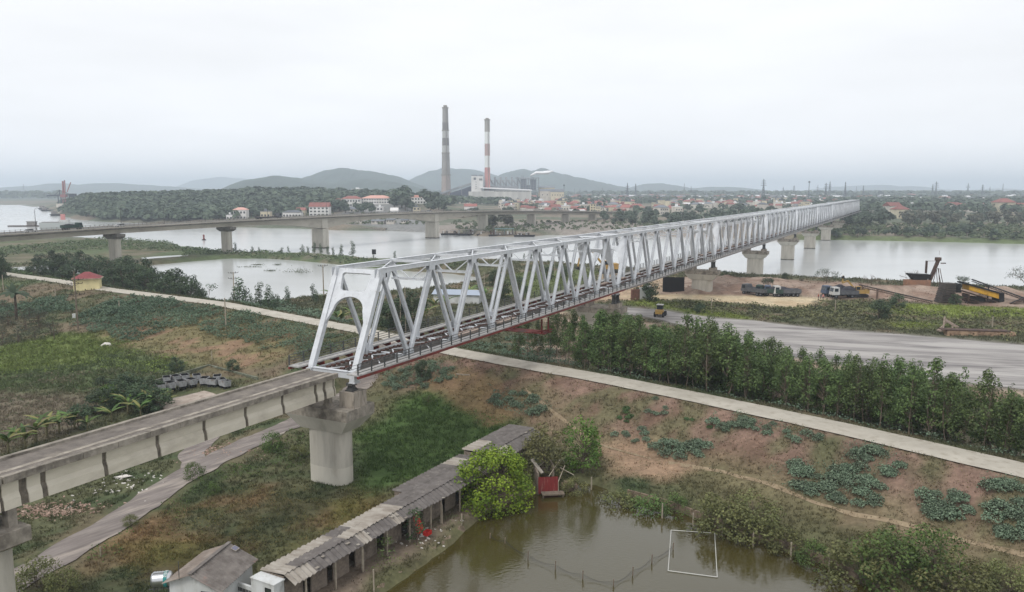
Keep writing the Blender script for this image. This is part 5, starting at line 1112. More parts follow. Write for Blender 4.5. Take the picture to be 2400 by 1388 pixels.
# pond edge: sloping concrete lip on the left and block wall on the right
def edge_strip(name, pts, prof, m, label, cat, jl=1.1):
    L = np.array(pts); seg = np.hypot(*np.diff(L, axis=0).T); s = np.r_[0, np.cumsum(seg)]; r = thing(name, label, cat, (L[0][0], L[0][1], 0)); n = int(s[-1] / jl); b = MB()
    for i in range(n):
        qa, qb = s[-1] * i / n + .02, s[-1] * (i + 1) / n - .02; A = np.array([np.interp(qa, s, L[:, k]) for k in (0, 1)]); B = np.array([np.interp(qb, s, L[:, k]) for k in (0, 1)])
        d = (B - A) / np.hypot(*(B - A)); nn_ = np.array([-d[1], d[0]]); k = len(prof); j = (fbm(np.array([qa]), np.array([0.]), .8, 2, 4)[0] - .5) * .14
        vs = [tuple(A - L[0] + nn_ * (a + j * .5)) + (z + j * .5,) for a, z in prof] + [tuple(B - L[0] + nn_ * (a + j * .5)) + (z + j * .5,) for a, z in prof]
        b.add(vs, [tuple(range(k))[::-1], tuple(range(k, 2 * k))] + [(q, (q + 1) % k, k + (q + 1) % k, k + q) for q in range(k)])
    b.build('blocks', m, r); return r
M['lip'] = mat('mud_stained_concrete', C(142, 126, 108), C(116, 102, 86), 1.5, .95, c3=C(88, 78, 66), s3=1.1, world=True, bump=.3)
LB_ = PL([(800, 1470), (905, 1388), (960, 1350), (1060, 1277), (1110, 1228), (1160, 1192), (1215, 1168)], 0.0)
edge_strip('pond_lip', LB_, [(-.35, -.5), (.15, -.5), (.75, .42), (.62, .5), (.50, .45)], M['lip'], 'sloping jointed concrete edge along the shed side of the pond', 'pond edge')
RB_ = PL([(1470, 1163), (1560, 1188), (1680, 1232), (1800, 1275), (1900, 1310), (1990, 1350), (2080, 1398), (2200, 1468)], 0.0)
edge_strip('pond_wall', RB_, [(-.12, -.6), (.16, -.6), (.20, .72), (-.02, .74)], M['lip'], 'low stained block wall along the dike side of the pond', 'wall', .75)
# floating square frame
cs = PL([(1573, 1243), (1675, 1250), (1681, 1353), (1566, 1338)], .06); r = thing('floating_frame', 'square white pipe frame floating on the pond', 'frame', (cs[0][0], cs[0][1], .05)); m = MB()
for i in range(4): a, b = cs[i] - cs[0], cs[(i + 1) % 4] - cs[0]; m.tube([(a[0], a[1], .02), (b[0], b[1], .02)], .033, 6)
m.build('pipes', mat('white_pipe', C(196, 196, 190), rough=.5), r)
# net line on stakes
st = [(1148, 1262, .5), (1183, 1274, .55), (1237, 1312, .8), (1301, 1336, .8), (1365, 1358, .75), (1437, 1374, .6), (1482, 1350, .8), (1527, 1321, .8), (1577, 1290, .7)]
sp = [P(u, v, 0) for u, v, h in st]; lbs = ['farthest thin stake near the shed side', 'second thin stake from the shed side', 'third stake from the shed side', 'stake in the middle of the left half', 'leaning stake left of the lowest point', 'thin stake at the lowest point', 'thick stake right of the lowest point', 'stake left of the floating frame', 'dark stake inside the floating frame']
for (x, y), (u, v, h), lb in zip(sp, st, lbs): tag(MB().tube([(0, 0, -1), (.03, 0, h * .6), (.05, .02, h)], [.06, .05, .055], 6).build('net_stake', M['wood'], loc=(x, y, 0)), lb + ' of the pond net', 'stake', 'stakes of the pond net')
r = thing('fishing_net', 'sagging dark fishing net strung between stakes across the pond', 'net', (sp[0][0], sp[0][1], 0)); m = MB(); o = np.array(sp[0])
for i in range(len(sp) - 1):
    a, b = np.array(sp[i]) - o, np.array(sp[i + 1]) - o; K = 14; up = [st[i][2] * .6 + (st[i + 1][2] * .6 - st[i][2] * .6) * k / K - .25 * math.sin(math.pi * k / K) for k in range(K + 1)]
    pts = [(a[0] + (b[0] - a[0]) * k / K, a[1] + (b[1] - a[1]) * k / K, up[k]) for k in range(K + 1)]; m.tube(pts, .014, 3, cap=False); m.tube([(x, y, z * .5 + .03) for x, y, z in pts], .006, 3, cap=False)
    for k in range(K): m.tube([pts[k], (pts[k + 1][0], pts[k + 1][1], -.05)], .006, 3, cap=False)
m.build('mesh', M['dark'], r)
# ruined waterside hut
p = P(1262, 1150, .5); r = thing('ruined_hut', 'roofless ruined hut with a red sheet wall at the pond corner', 'hut', (p[0], p[1], 0), .12)
MB().box(-.1, .1, .2, 3.0, -.2, 2.3).box(1.75, 1.9, 1.3, 3.6, .0, 2.6).box(-.1, 1.9, 2.9, 3.05, -.2, 1.9).build('wall', M['brick'], r)
m = MB(); corr(m, 0, 2.1, (-.15, 1.9), (.0, .15), pitch=.16, amp=.02); m.build('red_sheet_wall', M['redsheet'], r)
MB().box(.25, 2.6, -1.0, -.1, .28, .42).box(.3, .42, -.95, -.83, -1, .28).box(2.4, 2.52, -.95, -.83, -1, .28).build('platform', M['wood'], r)
m = MB(); m.beam((1.1, 0, 2.0), (2.9, 3.2, 2.7), .07, .07); m.beam((2.05, -.3, 1.5), (3.2, 2.2, 2.3), .07, .07); m.beam((2.05, -.3, .4), (2.05, -.3, 1.5), .06, .06); m.beam((2.6, 1.6, 2.3), (3.9, .6, 1.8), .06, .06); m.beam((.2, 2.2, 2.2), (1.2, 3.0, 2.6), .07, .07); m.build('loose_pole', M['postc'], r)
m = MB(); m.add([(-.5, 2.4, 3.0), (-.2, 2.5, 3.1), (.75, 1.3, 1.95), (.45, 1.2, 1.85), (-.5, 2.4, 3.05), (-.2, 2.5, 3.15), (.75, 1.3, 2.0), (.45, 1.2, 1.9)], [(0, 3, 2, 1), (4, 5, 6, 7), (0, 1, 5, 4), (1, 2, 6, 5), (2, 3, 7, 6), (3, 0, 4, 7)]); m.build('roof_slab', M['sheetpale'], r)
MB().box(2.7, 4.3, .6, 1.6, -.3, .7).box(2.9, 3.6, .7, 1.3, .7, 1.0).build('rubble_step', M['lip'], r)
# ================================================================ wagon yard behind the viaduct
sheet('yard_slab', PAD, 1.2, M['padc'], label='pale concrete slab where the old wagons stand')
A_ = [np.array(P(365, 905, 1.3)), np.array(P(490, 868, 1.3)), np.array(P(605, 899, 1.3))]
r = thing('yard_wall', 'low mossy boundary wall around the wagon yard', 'wall', (A_[1][0], A_[1][1], 0)); m = MB()
for a, b in ((A_[0], A_[1]), (A_[1], A_[2])): a = a - A_[1]; b = b - A_[1]; m.beam((a[0], a[1], 1.3), (b[0], b[1], 1.3), .18, 1.9); m.beam((a[0], a[1], 2.28), (b[0], b[1], 2.28), .26, .06)
m.build('wall', mat('mossy_wall', C(134, 136, 122), C(96, 102, 84), .8, .95, c3=C(70, 76, 60), s3=1.2), r)
M['wag'] = mat('grey_rusty_wagon', C(166, 168, 170), C(134, 135, 137), 2, .8, c3=C(110, 92, 80), s3=2.2)
def wagon_mesh():
    m = MB(); a, b, t = .62, .42, .03
    lo = [(-a * .94, -b * .86), (a * .94, -b * .86), (a * .94, b * .86), (-a * .94, b * .86)]; hi = [(-a, -b), (a, -b), (a, b), (-a, b)]
    for s, k in ((1, 0), (.93, 1)):
        vs = [(x * s, y * s, .42 + .03 * k) for x, y in lo] + [(x * s, y * s, 1.05) for x, y in hi]; m.add(vs, [(i, (i + 1) % 4, 4 + (i + 1) % 4, 4 + i) for i in range(4)] + [(0, 1, 2, 3)], k)
    vs = [(x, y, 1.05) for x, y in hi] + [(x * .93, y * .93, 1.05) for x, y in hi]; m.add(vs, [(i, (i + 1) % 4, 4 + (i + 1) % 4, 4 + i) for i in range(4)], 0)
    return m.mesh('tub', [M['wag'], M['dark']])
WG = wagon_mesh(); WH = MB().tube([(0, -.34, 0), (0, -.28, 0)], .17, 10).tube([(0, .28, 0), (0, .34, 0)], .17, 10).tube([(0, -.3, 0), (0, .3, 0)], .03, 5).mesh('wheelset', M['dark']); WF = MB().box(-.62, .62, -.2, -.13, .3, .42).box(-.62, .62, .13, .2, .3, .42).box(-.75, -.62, -.06, .06, .33, .41).box(.62, .75, -.06, .06, .33, .41).mesh('chassis', M['dark'])
for i, (u, v, a, lb) in enumerate([(377, 921, 1.2, 'open pale-rimmed'), (399, 916, 1.4, 'dark'), (425, 912, 1.3, 'grey'), (449, 908, 1.5, 'clean grey'), (462, 898, 1.0, 'rear tilted'), (480, 905, .6, 'squat'), (500, 908, 1.8, 'black-mouthed'), (520, 908, 1.1, 'right-hand'), (392, 903, .9, 'rear dark'), (412, 900, 1.3, 'rear half-hidden'), (434, 898, 1.1, 'rear'), (510, 900, .8, 'rear right-hand'), (528, 912, 1.4, 'last')]):
    x, y = P(u, v, 1.25); r = thing('mine_wagon', lb + ' old mine wagon, ' + ['first', 'second', 'third', 'fourth', 'fifth', 'sixth', 'seventh', 'eighth', 'ninth', 'tenth', 'eleventh', 'twelfth', 'thirteenth'][i] + ' in the huddle of wagons behind the viaduct', 'mine wagon', (x, y, 1.2), a + SRZ, 'old mine wagons in the yard'); r.scale = (1.4,) * 3
    link(bpy.data.objects.new('tub', WG), r); link(bpy.data.objects.new('chassis', WF), r)
    for e in (-.34, .34): o = link(bpy.data.objects.new('wheelset', WH), r); o.location = (e, 0, .17)
# rubble and litter
M['rubble'] = mat('broken_brick', C(172, 150, 136), C(138, 112, 98), 1.5, .95)
M['litter'] = mat('pale_litter', C(216, 212, 206), C(190, 184, 176), 2, .8)
def rubble(name, u, v, z, rx, ry, n, s, m, label, seed, kind='stuff'):
    g = np.random.default_rng(seed); cx, cy = P(u, v, z); b = MB()
    for i in range(n):
        x, y = g.normal() * rx * .5, g.normal() * ry * .5; sz = s * g.uniform(.4, 1.3); a = g.uniform(0, 3.14); d = (math.cos(a) * sz, math.sin(a) * sz, g.normal() * .2 * sz)
        zz = Hs(cx + x, cy + y) + sz * .2; b.beam((x - d[0], y - d[1], zz - d[2]), (x + d[0], y + d[1], zz + d[2]), sz * g.uniform(.6, 1.3), sz * g.uniform(.3, .8))
    tag(b.build(name, m, loc=(cx, cy, 0)), label, kind=kind)
rubble('rubble_heap', 125, 1190, 1, 4.5, 1.8, 420, .16, M['rubble'], 'heap of pale broken brick and stone beside the viaduct', 1)
rubble('rubble_scatter', 520, 1058, 1, 4, 3, 260, .13, M['rubble'], 'scattered broken bricks where the two dirt roads meet', 2)
rubble('litter', 280, 1130, 1, 5, 4, 60, .16, M['litter'], 'scraps of white litter scattered over the grass by the viaduct', 3)
rubble('pond_litter', 990, 1250, 1, 3, 3, 40, .13, M['litter'], 'scraps of litter on the shed side of the pond', 4)
x, y = P(288, 1113, 1); tag(MB().add([(-.9, -.3, 0), (.2, -.5, 0), (1.0, .1, 0), (.1, .5, 0), (-.9, -.3, .04), (.2, -.5, .05), (1.0, .1, .04), (.1, .5, .06)], [(3, 2, 1, 0), (4, 5, 6, 7), (0, 1, 5, 4), (1, 2, 6, 5), (2, 3, 7, 6), (3, 0, 4, 7)]).build('white_sheet', M['litter'], loc=(x, y, Hs(x, y) + .15)), 'flat white plastic sheet lying on the grass under the viaduct', 'sheet')
x, y = P(1070, 916, 2.2); tag(MB().beam((0, 0, .1), (2.0, -.9, .15), .22, .16).build('concrete_beam', M['postc'], loc=(x, y, Hs(x, y))), 'short concrete beam lying on the slope below the truss', 'beam')
x, y = P(250, 820, 1.2); tag(MB().tube([(-1, 0, 0), (-.3, .1, .25), (.5, 0, .3), (1.1, -.1, 0)], [.2, .45, .4, .15], 8).build('white_tarp', M['litter'], loc=(x, y, Hs(x, y))), 'crumpled white tarpaulin at the edge of the vine field', 'tarpaulin')
# ================================================================ posts and power poles
PQ = [('utility_post', 530, 772, 6.2, 'slanted concrete post on the left slope below the dike road'), ('utility_post', 131, 706, 3.4, 'pale post on the slope left of the yellow house'), ('utility_post', 8, 680, 4.2, 'pale post at the left edge below the dike road'), ('utility_post', 280, 728, 2.2, 'short pale post right of the yellow house'), ('utility_post', 1667, 728, 3.0, 'pale post in the grass beside the third truss pier'), ('utility_post', 1957, 736, 3.2, 'pale post in the scrub in front of the parked trucks'), ('utility_post', 2325, 772, 2.6, 'grey post in the scrub in front of the yellow hopper')]
for nm, u, v, h, lb in PQ:
    x, y = ghit(u, v); tag(MB().tube([(0, 0, -.3), (.0, 0, h)], [.13, .10], 6).build(nm, M['postc'], loc=(x, y, Hs(x, y))), lb, 'post')
x, y = P(1428, 884, 4.6); r = thing('twin_pole', 'tall twin concrete pole at the edge of the plantation by the dike road', 'pole', (x, y, Hs(x, y)))
MB().tube([(-.13, 0, -.3), (-.13, 0, 6.6)], [.11, .08], 6).build('pole', M['postc'], r); MB().tube([(.16, 0, -.3), (.16, 0, 5.4)], [.11, .09], 6).build('pole', M['postc'], r)
def power_pole(u, v, z, h, lb, arms, dark=False):
    x, y = P(u, v, z); r = thing('power_pole', lb, 'power pole', (x, y, Hs(x, y)), .5); mm = M['wood'] if dark else M['postc']
    MB().tube([(0, 0, -.4), (0, 0, h)], [.2, .13], 8).build('pole', mm, r)
    for k, (z_, w) in enumerate(arms):
        m = MB(); m.beam((-w, 0, z_), (w, 0, z_), .09, .09); m.beam((-w * .6, 0, z_), (0, 0, z_ - .5), .05, .05); m.beam((w * .6, 0, z_), (0, 0, z_ - .5), .05, .05); ar = m.build('crossarm', M['dark'], r); q = MB()
        for e in (-w, -w * .45, w * .45, w): q.tube([(e, 0, z_ + .05), (e, 0, z_ + .32)], [.08, .05], 6)
        q.build('insulators', M['dark'], ar)
    return r
power_pole(549, 692, 1.0, 9.4, 'power pole with two crossarms standing in the lagoon', [(9.2, 1.4), (7.6, 1.4)])
power_pole(759, 700, 1.6, 8.6, 'power pole with one crossarm in the lagoon left of the portal', [(8.4, 1.3)])
pp = power_pole(184, 785, 1.6, 12.5, 'tall dark power pole with four crossarms in front of the yellow house', [(12.3, 1.0), (10.7, 1.6), (9.9, 1.4), (7.7, 1.7)], True)
MB().box(-.9, -.3, -.25, .25, 2.8, 3.6).build('meter_box', M['white'], pp)
for i, (u, v, h, lb) in enumerate([(945, 780, 9.5, 'double lattice mast behind the first truss panels'), (1135, 690, 6.5, 'slim mast behind the fourth panel of the first span'), (1300, 640, 5.0, 'slim mast on the river bank behind the first span')]):
    x, y = P(u, v, 3.2); r = thing('mast', lb, 'mast', (x, y, Hs(x, y))); m = MB()
    for e in ((-.5, .5) if i == 0 else (0,)):
        m.tube([(e, 0, -.3), (e, 0, h)], [.12, .08], 6)
        if i == 0:
            for z_ in np.arange(4.5, h, 1.0): m.beam((-1.1, 0, z_), (1.1, 0, z_), .08, .08)
    m.build('frame', M['postc'], r)
# ================================================================ yellow house
x, y = P(208, 700, 3.4); r = thing('yellow_house', 'small yellow pump house with a red hipped roof beside the dike road', 'house', (x, y, 5.5), .35)
MB().box(-3.0, 3.0, -2.3, 2.3, -3.6, 3.2).build('wall', mat('pale_yellow_render', C(226, 214, 166), C(210, 198, 152), .6, .9, c3=C(176, 164, 126), s3=.8, f3=(.6, .8)), r)
rf = MB().add([(-3.4, -2.7, 3.45), (3.4, -2.7, 3.45), (3.4, 2.7, 3.45), (-3.4, 2.7, 3.45), (-.6, 0, 5.0), (.6, 0, 5.0)], [(0, 1, 5, 4), (1, 2, 5), (2, 3, 4, 5), (3, 0, 4), (3, 2, 1, 0)]).build('roof', mat('faded_red_roof', C(140, 76, 78), C(120, 66, 68), 1.5, .85), r)
MB().box(-3.55, 3.55, -2.85, 2.85, 3.2, 3.44).build('cornice', mat('stained_cornice', C(176, 166, 140), C(120, 112, 96), .9, .9), rf)
for yy in (-.9, .9): w = MB().box(-3.06, -3.004, yy - .4, yy + .4, 1.0, 2.2).build('window', M['black'], r); MB().box(-3.1, -3.06, yy - .5, yy + .5, .9, .98).build('sill', M['postc'], w)
# ================================================================ steel trestle, blue shed, hoarding
q = BP(110, 0); r = thing('inspection_gantry', 'rusty red steel inspection gantry hanging beneath the first truss span', 'gantry', (q[0], q[1], ZN - .75), BRZ); m = MB()
for sy in (-3.0, 3.0):
    for sx in (-1.2, 1.2): m.box(sx - .1, sx + .1, sy - .1, sy + .1, -2.2, 0)
    m.beam((-4.5, sy, -1.6), (2.5, sy, -2.1), .16, .2)
m.box(-1.4, 1.4, -3.6, 3.6, -2.3, -2.2); m.build('frame', M['redsteel'], r)
x, y = P(1075, 706, 3.2); r = thing('blue_shed', 'long shed with a pale blue roof behind the first truss span', 'shed', (x, y, Hs(x, y)), -.2)
MB().box(-6, 6, -2.5, 2.5, -.5, 2.4).build('wall', M['white'], r); MB().add([(-6.4, -3, 2.3), (6.4, -3, 2.3), (6.4, 0, 3.3), (-6.4, 0, 3.3), (-6.4, 3, 2.3), (6.4, 3, 2.3)], [(0, 1, 2, 3), (3, 2, 5, 4)]).build('roof', mat('pale_blue_roof', C(158, 168, 182), rough=.6), r)
x, y = P(1578, 686, 3.0); r = thing('black_hoarding', 'tall black hoarding screen beside the third truss pier', 'screen', (x, y, Hs(x, y)), -.15)
MB().box(-3, 3, -.08, .08, -.3, 4.2).build('panel', M['black'], r)
m = MB(); [m.box(e - .1, e + .1, .09, .3, -.3, 4.3) for e in (-2.8, 0, 2.8)]; m.build('frame', M['rail'], r)
x, y = P(1500, 704, 3.0); r = thing('brick_ruin', 'broken white and brick wall stub beside the second truss pier', 'ruin', (x, y, Hs(x, y)), .3)
MB().box(-2.6, -.2, -.2, .2, -.3, 3.0).build('brick_wall', mat('old_red_brick', C(132, 92, 80), C(104, 78, 70), 3, .95), r); MB().box(-.2, 2.6, -.16, .16, -.3, 3.4).box(2.4, 2.7, -1.2, 1.0, -.3, 3.8).build('white_wall', M['white'], r)
# ================================================================ vehicles, people and quarry machines
M['tyre'] = mat('tyre_rubber', C(34, 34, 36), rough=.9); M['glass'] = mat('dark_glass', C(40, 48, 56), rough=.12, spec=.6)
M['blue'] = mat('faded_blue_paint', C(84, 96, 116), C(66, 76, 94), 2, .6); M['darkload'] = mat('dark_load', C(66, 66, 72), C(50, 50, 56), 1.5, .95, bump=.5)
M['bodyw'] = mat('dusty_white_paint', C(196, 197, 196), C(168, 166, 162), 1.2, rough=.5, spec=.5); M['green'] = mat('dark_green_paint', C(58, 78, 72), C(46, 62, 58), 2, .6); M['grey'] = mat('grey_truck_bed', C(98, 100, 104), C(80, 82, 86), 1.5, .7)
M['yellow'] = mat('machine_yellow', C(176, 142, 78), C(150, 124, 78), 1.5, .6); M['rust'] = mat('rusty_steel', C(84, 66, 58), C(60, 50, 46), 1.5, .85, c3=C(110, 86, 72), s3=.8)
WHL = {}
def wheel(r, x, y, rad=.5, w=.3):
    k = (rad, w)
    if k not in WHL: WHL[k] = (MB().tube([(0, -w / 2, 0), (0, w / 2, 0)], rad, 14).mesh('tyre', M['tyre']), MB().tube([(0, -w / 2 - .01, 0), (0, w / 2 + .01, 0)], rad * .5, 10).mesh('rim', M['grey']))
    o = link(bpy.data.objects.new('wheel', WHL[k][0]), r); o.location = (x, y, rad); link(bpy.data.objects.new('rim', WHL[k][1]), o); return o
def truck(x, y, z, rz, label, cab, bed, load=None, L=7.5, flat=False):
    r = thing('dump_truck' if not flat else 'flatbed_truck', label, 'truck', (x, y, z), rz)
    c = MB().add([(L / 2 - 1.9, -1.2, .9), (L / 2, -1.2, .9), (L / 2, 1.2, .9), (L / 2 - 1.9, 1.2, .9), (L / 2 - 1.9, -1.15, 2.9), (L / 2 - .35, -1.15, 2.9), (L / 2 - .35, 1.15, 2.9), (L / 2 - 1.9, 1.15, 2.9)], [(3, 2, 1, 0), (4, 5, 6, 7), (0, 1, 5, 4), (1, 2, 6, 5), (2, 3, 7, 6), (3, 0, 4, 7)]).build('cab', cab, r)
    MB().add([(L / 2 - .12, -1.0, 1.75), (L / 2 - .12, 1.0, 1.75), (L / 2 - .30, 1.0, 2.7), (L / 2 - .30, -1.0, 2.7)], [(0, 1, 2, 3)]).build('windscreen', M['glass'], c)
    for s in (-1, 1): MB().box(L / 2 - 1.5, L / 2 - .5, s * 1.2 - .02, s * 1.2 + .02, 1.8, 2.6).build('side_window', M['glass'], c)
    MB().box(-L / 2, L / 2 - .4, -.5, .5, .7, .95).build('chassis', M['dark'], r)
    x1 = L / 2 - 2.05
    if flat: MB().box(-L / 2, x1, -1.2, 1.2, 1.0, 1.3).build('bed', bed, r)
    else:
        b = MB().box(-L / 2, x1, -1.25, 1.25, 1.0, 1.15).box(-L / 2, x1, -1.25, -1.17, 1.15, 2.1).box(-L / 2, x1, 1.17, 1.25, 1.15, 2.1).box(-L / 2, -L / 2 + .08, -1.17, 1.17, 1.15, 2.0).box(x1 - .08, x1, -1.17, 1.17, 1.15, 2.5)
        for e in np.arange(-L / 2 + .5, x1, .9): b.box(e, e + .1, -1.31, -1.25, 1.0, 2.1); b.box(e, e + .1, 1.25, 1.31, 1.0, 2.1)
        b.build('bed', bed, r)
        if load: 
            m = MB(); g = np.random.default_rng(int(abs(x) * 7)); n = 8
            vs = [(-L / 2 + .15 + (x1 + L / 2 - .3) * i / n, -1.1 + 2.2 * j / 4, 1.9 + (1.3 if load == 2 else .7) * math.sin(math.pi * (i + .3) / (n + .6)) * math.sin(math.pi * (j + .4) / 4.8) + g.uniform(-.12, .12)) for i in range(n + 1) for j in range(5)]
            m.add(vs, [(i * 5 + j, i * 5 + 5 + j, i * 5 + 6 + j, i * 5 + 1 + j) for i in range(n) for j in range(4)]); m.build('load', M['darkload'], r)
    for xx in (L / 2 - 1.0, -L / 2 + 1.0, -L / 2 + 2.1):
        for s in (-1, 1): wheel(r, xx, s * 1.0)
    return r
def car(x, y, z, rz, label, m=None, L=4.3):
    r = thing('car', label, 'car', (x, y, z), rz); pr = [(-L / 2, .35), (L / 2, .35), (L / 2, .75), (L / 2 - .9, .95), (-L / 2, 1.0)]
    def sw(p, w, mm, nm, par): b = MB(); n = len(p); b.add([(a, -w, c) for a, c in p] + [(a, w, c) for a, c in p], [tuple(range(n)), tuple(range(n, 2 * n))[::-1]] + [((i + 1) % n, i, n + i, n + (i + 1) % n) for i in range(n)]); return b.build(nm, mm, par)
    sw(pr, .85, m or M['bodyw'], 'body', r); g_ = sw([(-L / 2 + .3, .98), (L / 2 - 1.2, .94), (L / 2 - 1.8, 1.42), (-L / 2 + .7, 1.42)], .76, M['glass'], 'windows', r); sw([(-L / 2 + .65, 1.425), (L / 2 - 1.75, 1.425), (L / 2 - 1.8, 1.47), (-L / 2 + .7, 1.47)], .74, m or M['bodyw'], 'roof', g_)
    for xx in (-L / 2 + .8, L / 2 - .85):
        for s in (-1, 1): wheel(r, xx, s * .76, .32, .2)
    return r
def figure(x, y, z, rz, label, shirt, trousers, pose=0, cat='person', name='person'):
    """standing person: one continuous skinned body, clothing as vertex groups of the same skin"""
    me = bpy.data.meshes.new('person'); a = .12 + .1 * pose
    J = [(0, 0, .95), (0, 0, 1.2), (0, 0, 1.42), (0, .02, 1.53), (0, .03, 1.66), (0, .02, 1.74), (-.17, 0, 1.40), (-.24, a, 1.14), (-.22, a * 2, .90), (.17, 0, 1.40), (.25, .03, 1.14), (.24, .1, .90), (-.09, 0, .90), (-.11, .04 + a * .5, .50), (-.12, 0, .07), (-.12, .12, .03), (.09, 0, .90), (.11, .02, .50), (.13, -.08 * pose, .07), (.13, .06, .03)]
    Ed = [(0, 1), (1, 2), (2, 3), (3, 4), (4, 5), (2, 6), (6, 7), (7, 8), (2, 9), (9, 10), (10, 11), (0, 12), (12, 13), (13, 14), (14, 15), (0, 16), (16, 17), (17, 18), (18, 19)]
    me.from_pydata(J, Ed, []); o = bpy.data.objects.new(name, me); link(o); sk = o.modifiers.new('skin', 'SKIN'); rad = [.15, .14, .15, .055, .09, .08, .07, .05, .035, .07, .05, .035, .1, .065, .045, .04, .1, .065, .045, .04]
    for v, q in zip(me.skin_vertices[0].data, rad): v.radius = (q, q * .85)
    me.skin_vertices[0].data[0].use_root = True
    o.modifiers.new('sub', 'SUBSURF').levels = 1; o.modifiers['sub'].render_levels = 1
    m = bpy.data.materials.new('clothed_body'); m.use_nodes = True; t = m.node_tree; b = t.nodes['Principled BSDF']; b.inputs['Roughness'].default_value = .9
    tcn = t.nodes.new('ShaderNodeTexCoord'); sp_ = t.nodes.new('ShaderNodeSeparateXYZ'); t.links.new(tcn.outputs['Object'], sp_.inputs[0]); rp = t.nodes.new('ShaderNodeValToRGB'); mm = t.nodes.new('ShaderNodeMath'); mm.operation = 'MULTIPLY'; mm.inputs[1].default_value = .5; t.links.new(sp_.outputs['Z'], mm.inputs[0]); t.links.new(mm.outputs[0], rp.inputs[0])
    rp.color_ramp.interpolation = 'CONSTANT'; E_ = rp.color_ramp.elements; E_[0].position = 0; E_[0].color = (*C(40, 36, 34), 1); E_[1].position = .04; E_[1].color = (*trousers, 1)
    for p_, c_ in ((.46, shirt), (.74, C(190, 150, 124)), (.85, C(30, 26, 24))): e_ = E_.new(p_); e_.color = (*c_, 1)
    t.links.new(rp.outputs[0], b.inputs['Base Color']); me.materials.append(m)
    o.location = (x, y, z); o.rotation_euler = (0, 0, rz); tag(o, label, cat); return o
def gp(u, v, z): x, y = P(u, v, z); return x, y, Hs(x, y)
x, y, z = gp(1768, 692, 3.0); truck(x, y, z, 2.2, 'grey dump truck parked alone at the left of the sandy ground', M['grey'], M['grey'])
x, y, z = gp(1803, 694, 3.0); truck(x, y, z, 2.6, 'dark green truck parked second from left on the sand', M['green'], M['green'], 1)
x, y, z = gp(1822, 694, 3.0); truck(x, y, z, 2.9, 'blue-grey truck standing between the green truck and the grey dump truck', M['blue'], M['blue'], 1)
x, y, z = gp(1842, 695, 3.0); truck(x, y, z, 3.14, 'white-cabbed truck with a low grey bed at the right of the left group', M['bodyw'], M['grey'])
x, y, z = gp(1958, 696, 3.0); truck(x, y, z + .05, 3.3, 'heavily loaded truck with a dark blue cab beside the workers', M['blue'], M['darkload'], 2)
x, y, z = gp(1975, 699, 3.0); truck(x, y - 1, z, 3.2, 'white-cabbed truck in front of the heavily loaded one', M['bodyw'], M['grey'], 2)
for u, v, s, t_, lb in [(1918, 703, C(150, 70, 54), C(50, 44, 48), 'worker in a red-brown shirt standing left of the loaded trucks'), (1924, 703, C(60, 66, 84), C(46, 46, 54), 'worker in dark clothes standing beside the man in the red-brown shirt'), (1929, 704, C(196, 132, 132), C(60, 60, 70), 'worker in a pink shirt nearest the loaded trucks')]:
    x, y, z = gp(u, v, 3.0); figure(x, y, z, u, lb, s, t_, .5)
def excavator(x, y, z, rz, label, col, boom):
    r = thing('excavator', label, 'excavator', (x, y, z), rz)
    for s in (-1, 1):
        b = MB(); pr = [(-1.8, .15), (-1.4, 0), (1.4, 0), (1.8, .15), (1.9, .5), (1.5, .85), (-1.5, .85), (-1.9, .5)]; n = 8; b.add([(a, s * 1.1 - .28, c) for a, c in pr] + [(a, s * 1.1 + .28, c) for a, c in pr], [tuple(range(n)), tuple(range(n, 2 * n))[::-1]] + [((i + 1) % n, i, n + i, n + (i + 1) % n) for i in range(n)]); b.build('track', M['dark'], r)
    MB().box(-2.0, 1.1, -1.3, 1.3, 1.0, 1.9).box(-2.1, -.9, -1.25, 1.25, 1.9, 2.2).build('house', col, r); c = MB().box(.1, 1.4, .25, 1.2, 1.9, 2.9).build('cab', col, r); MB().box(1.405, 1.42, .3, 1.15, 2.0, 2.8).box(.3, 1.3, 1.205, 1.22, 2.0, 2.8).build('glass', M['glass'], c)
    b = MB(); p_ = [(1.0, -.3, 1.7)] + boom; 
    for q0, q1, w in zip(p_[:-1], p_[1:], (.42, .38, .3)): b.beam(q0, q1, .34, w)
    b.build('boom', col, r); q0 = boom[-1]; MB().add([(q0[0] - .1, q0[1] - .45, q0[2]), (q0[0] + .6, q0[1] - .45, q0[2] - .5), (q0[0] - .4, q0[1] - .45, q0[2] - .9), (q0[0] - .1, q0[1] + .45, q0[2]), (q0[0] + .6, q0[1] + .45, q0[2] - .5), (q0[0] - .4, q0[1] + .45, q0[2] - .9)], [(0, 1, 2), (5, 4, 3), (0, 3, 4, 1), (1, 4, 5, 2), (2, 5, 3, 0)]).build('bucket', M['dark'], r); return r
x, y, z = gp(2015, 700, 3.0); excavator(x, y, z, 3.0, 'excavator with a pale orange boom beside the loaded trucks', M['yellow'], [(3.2, -.3, 4.2), (4.6, -.3, 3.6), (4.4, -.3, 5.6)])
x, y, z = gp(1425, 646, 3.5); e_ = excavator(x, y, z + .8, 3.3, 'yellow excavator on the river bank seen through the second span', M['yellow'], [(3.6, -.3, 5.0), (6.5, -.3, 3.4), (6.8, -.3, 1.6)]); e_.scale = (1.5,) * 3
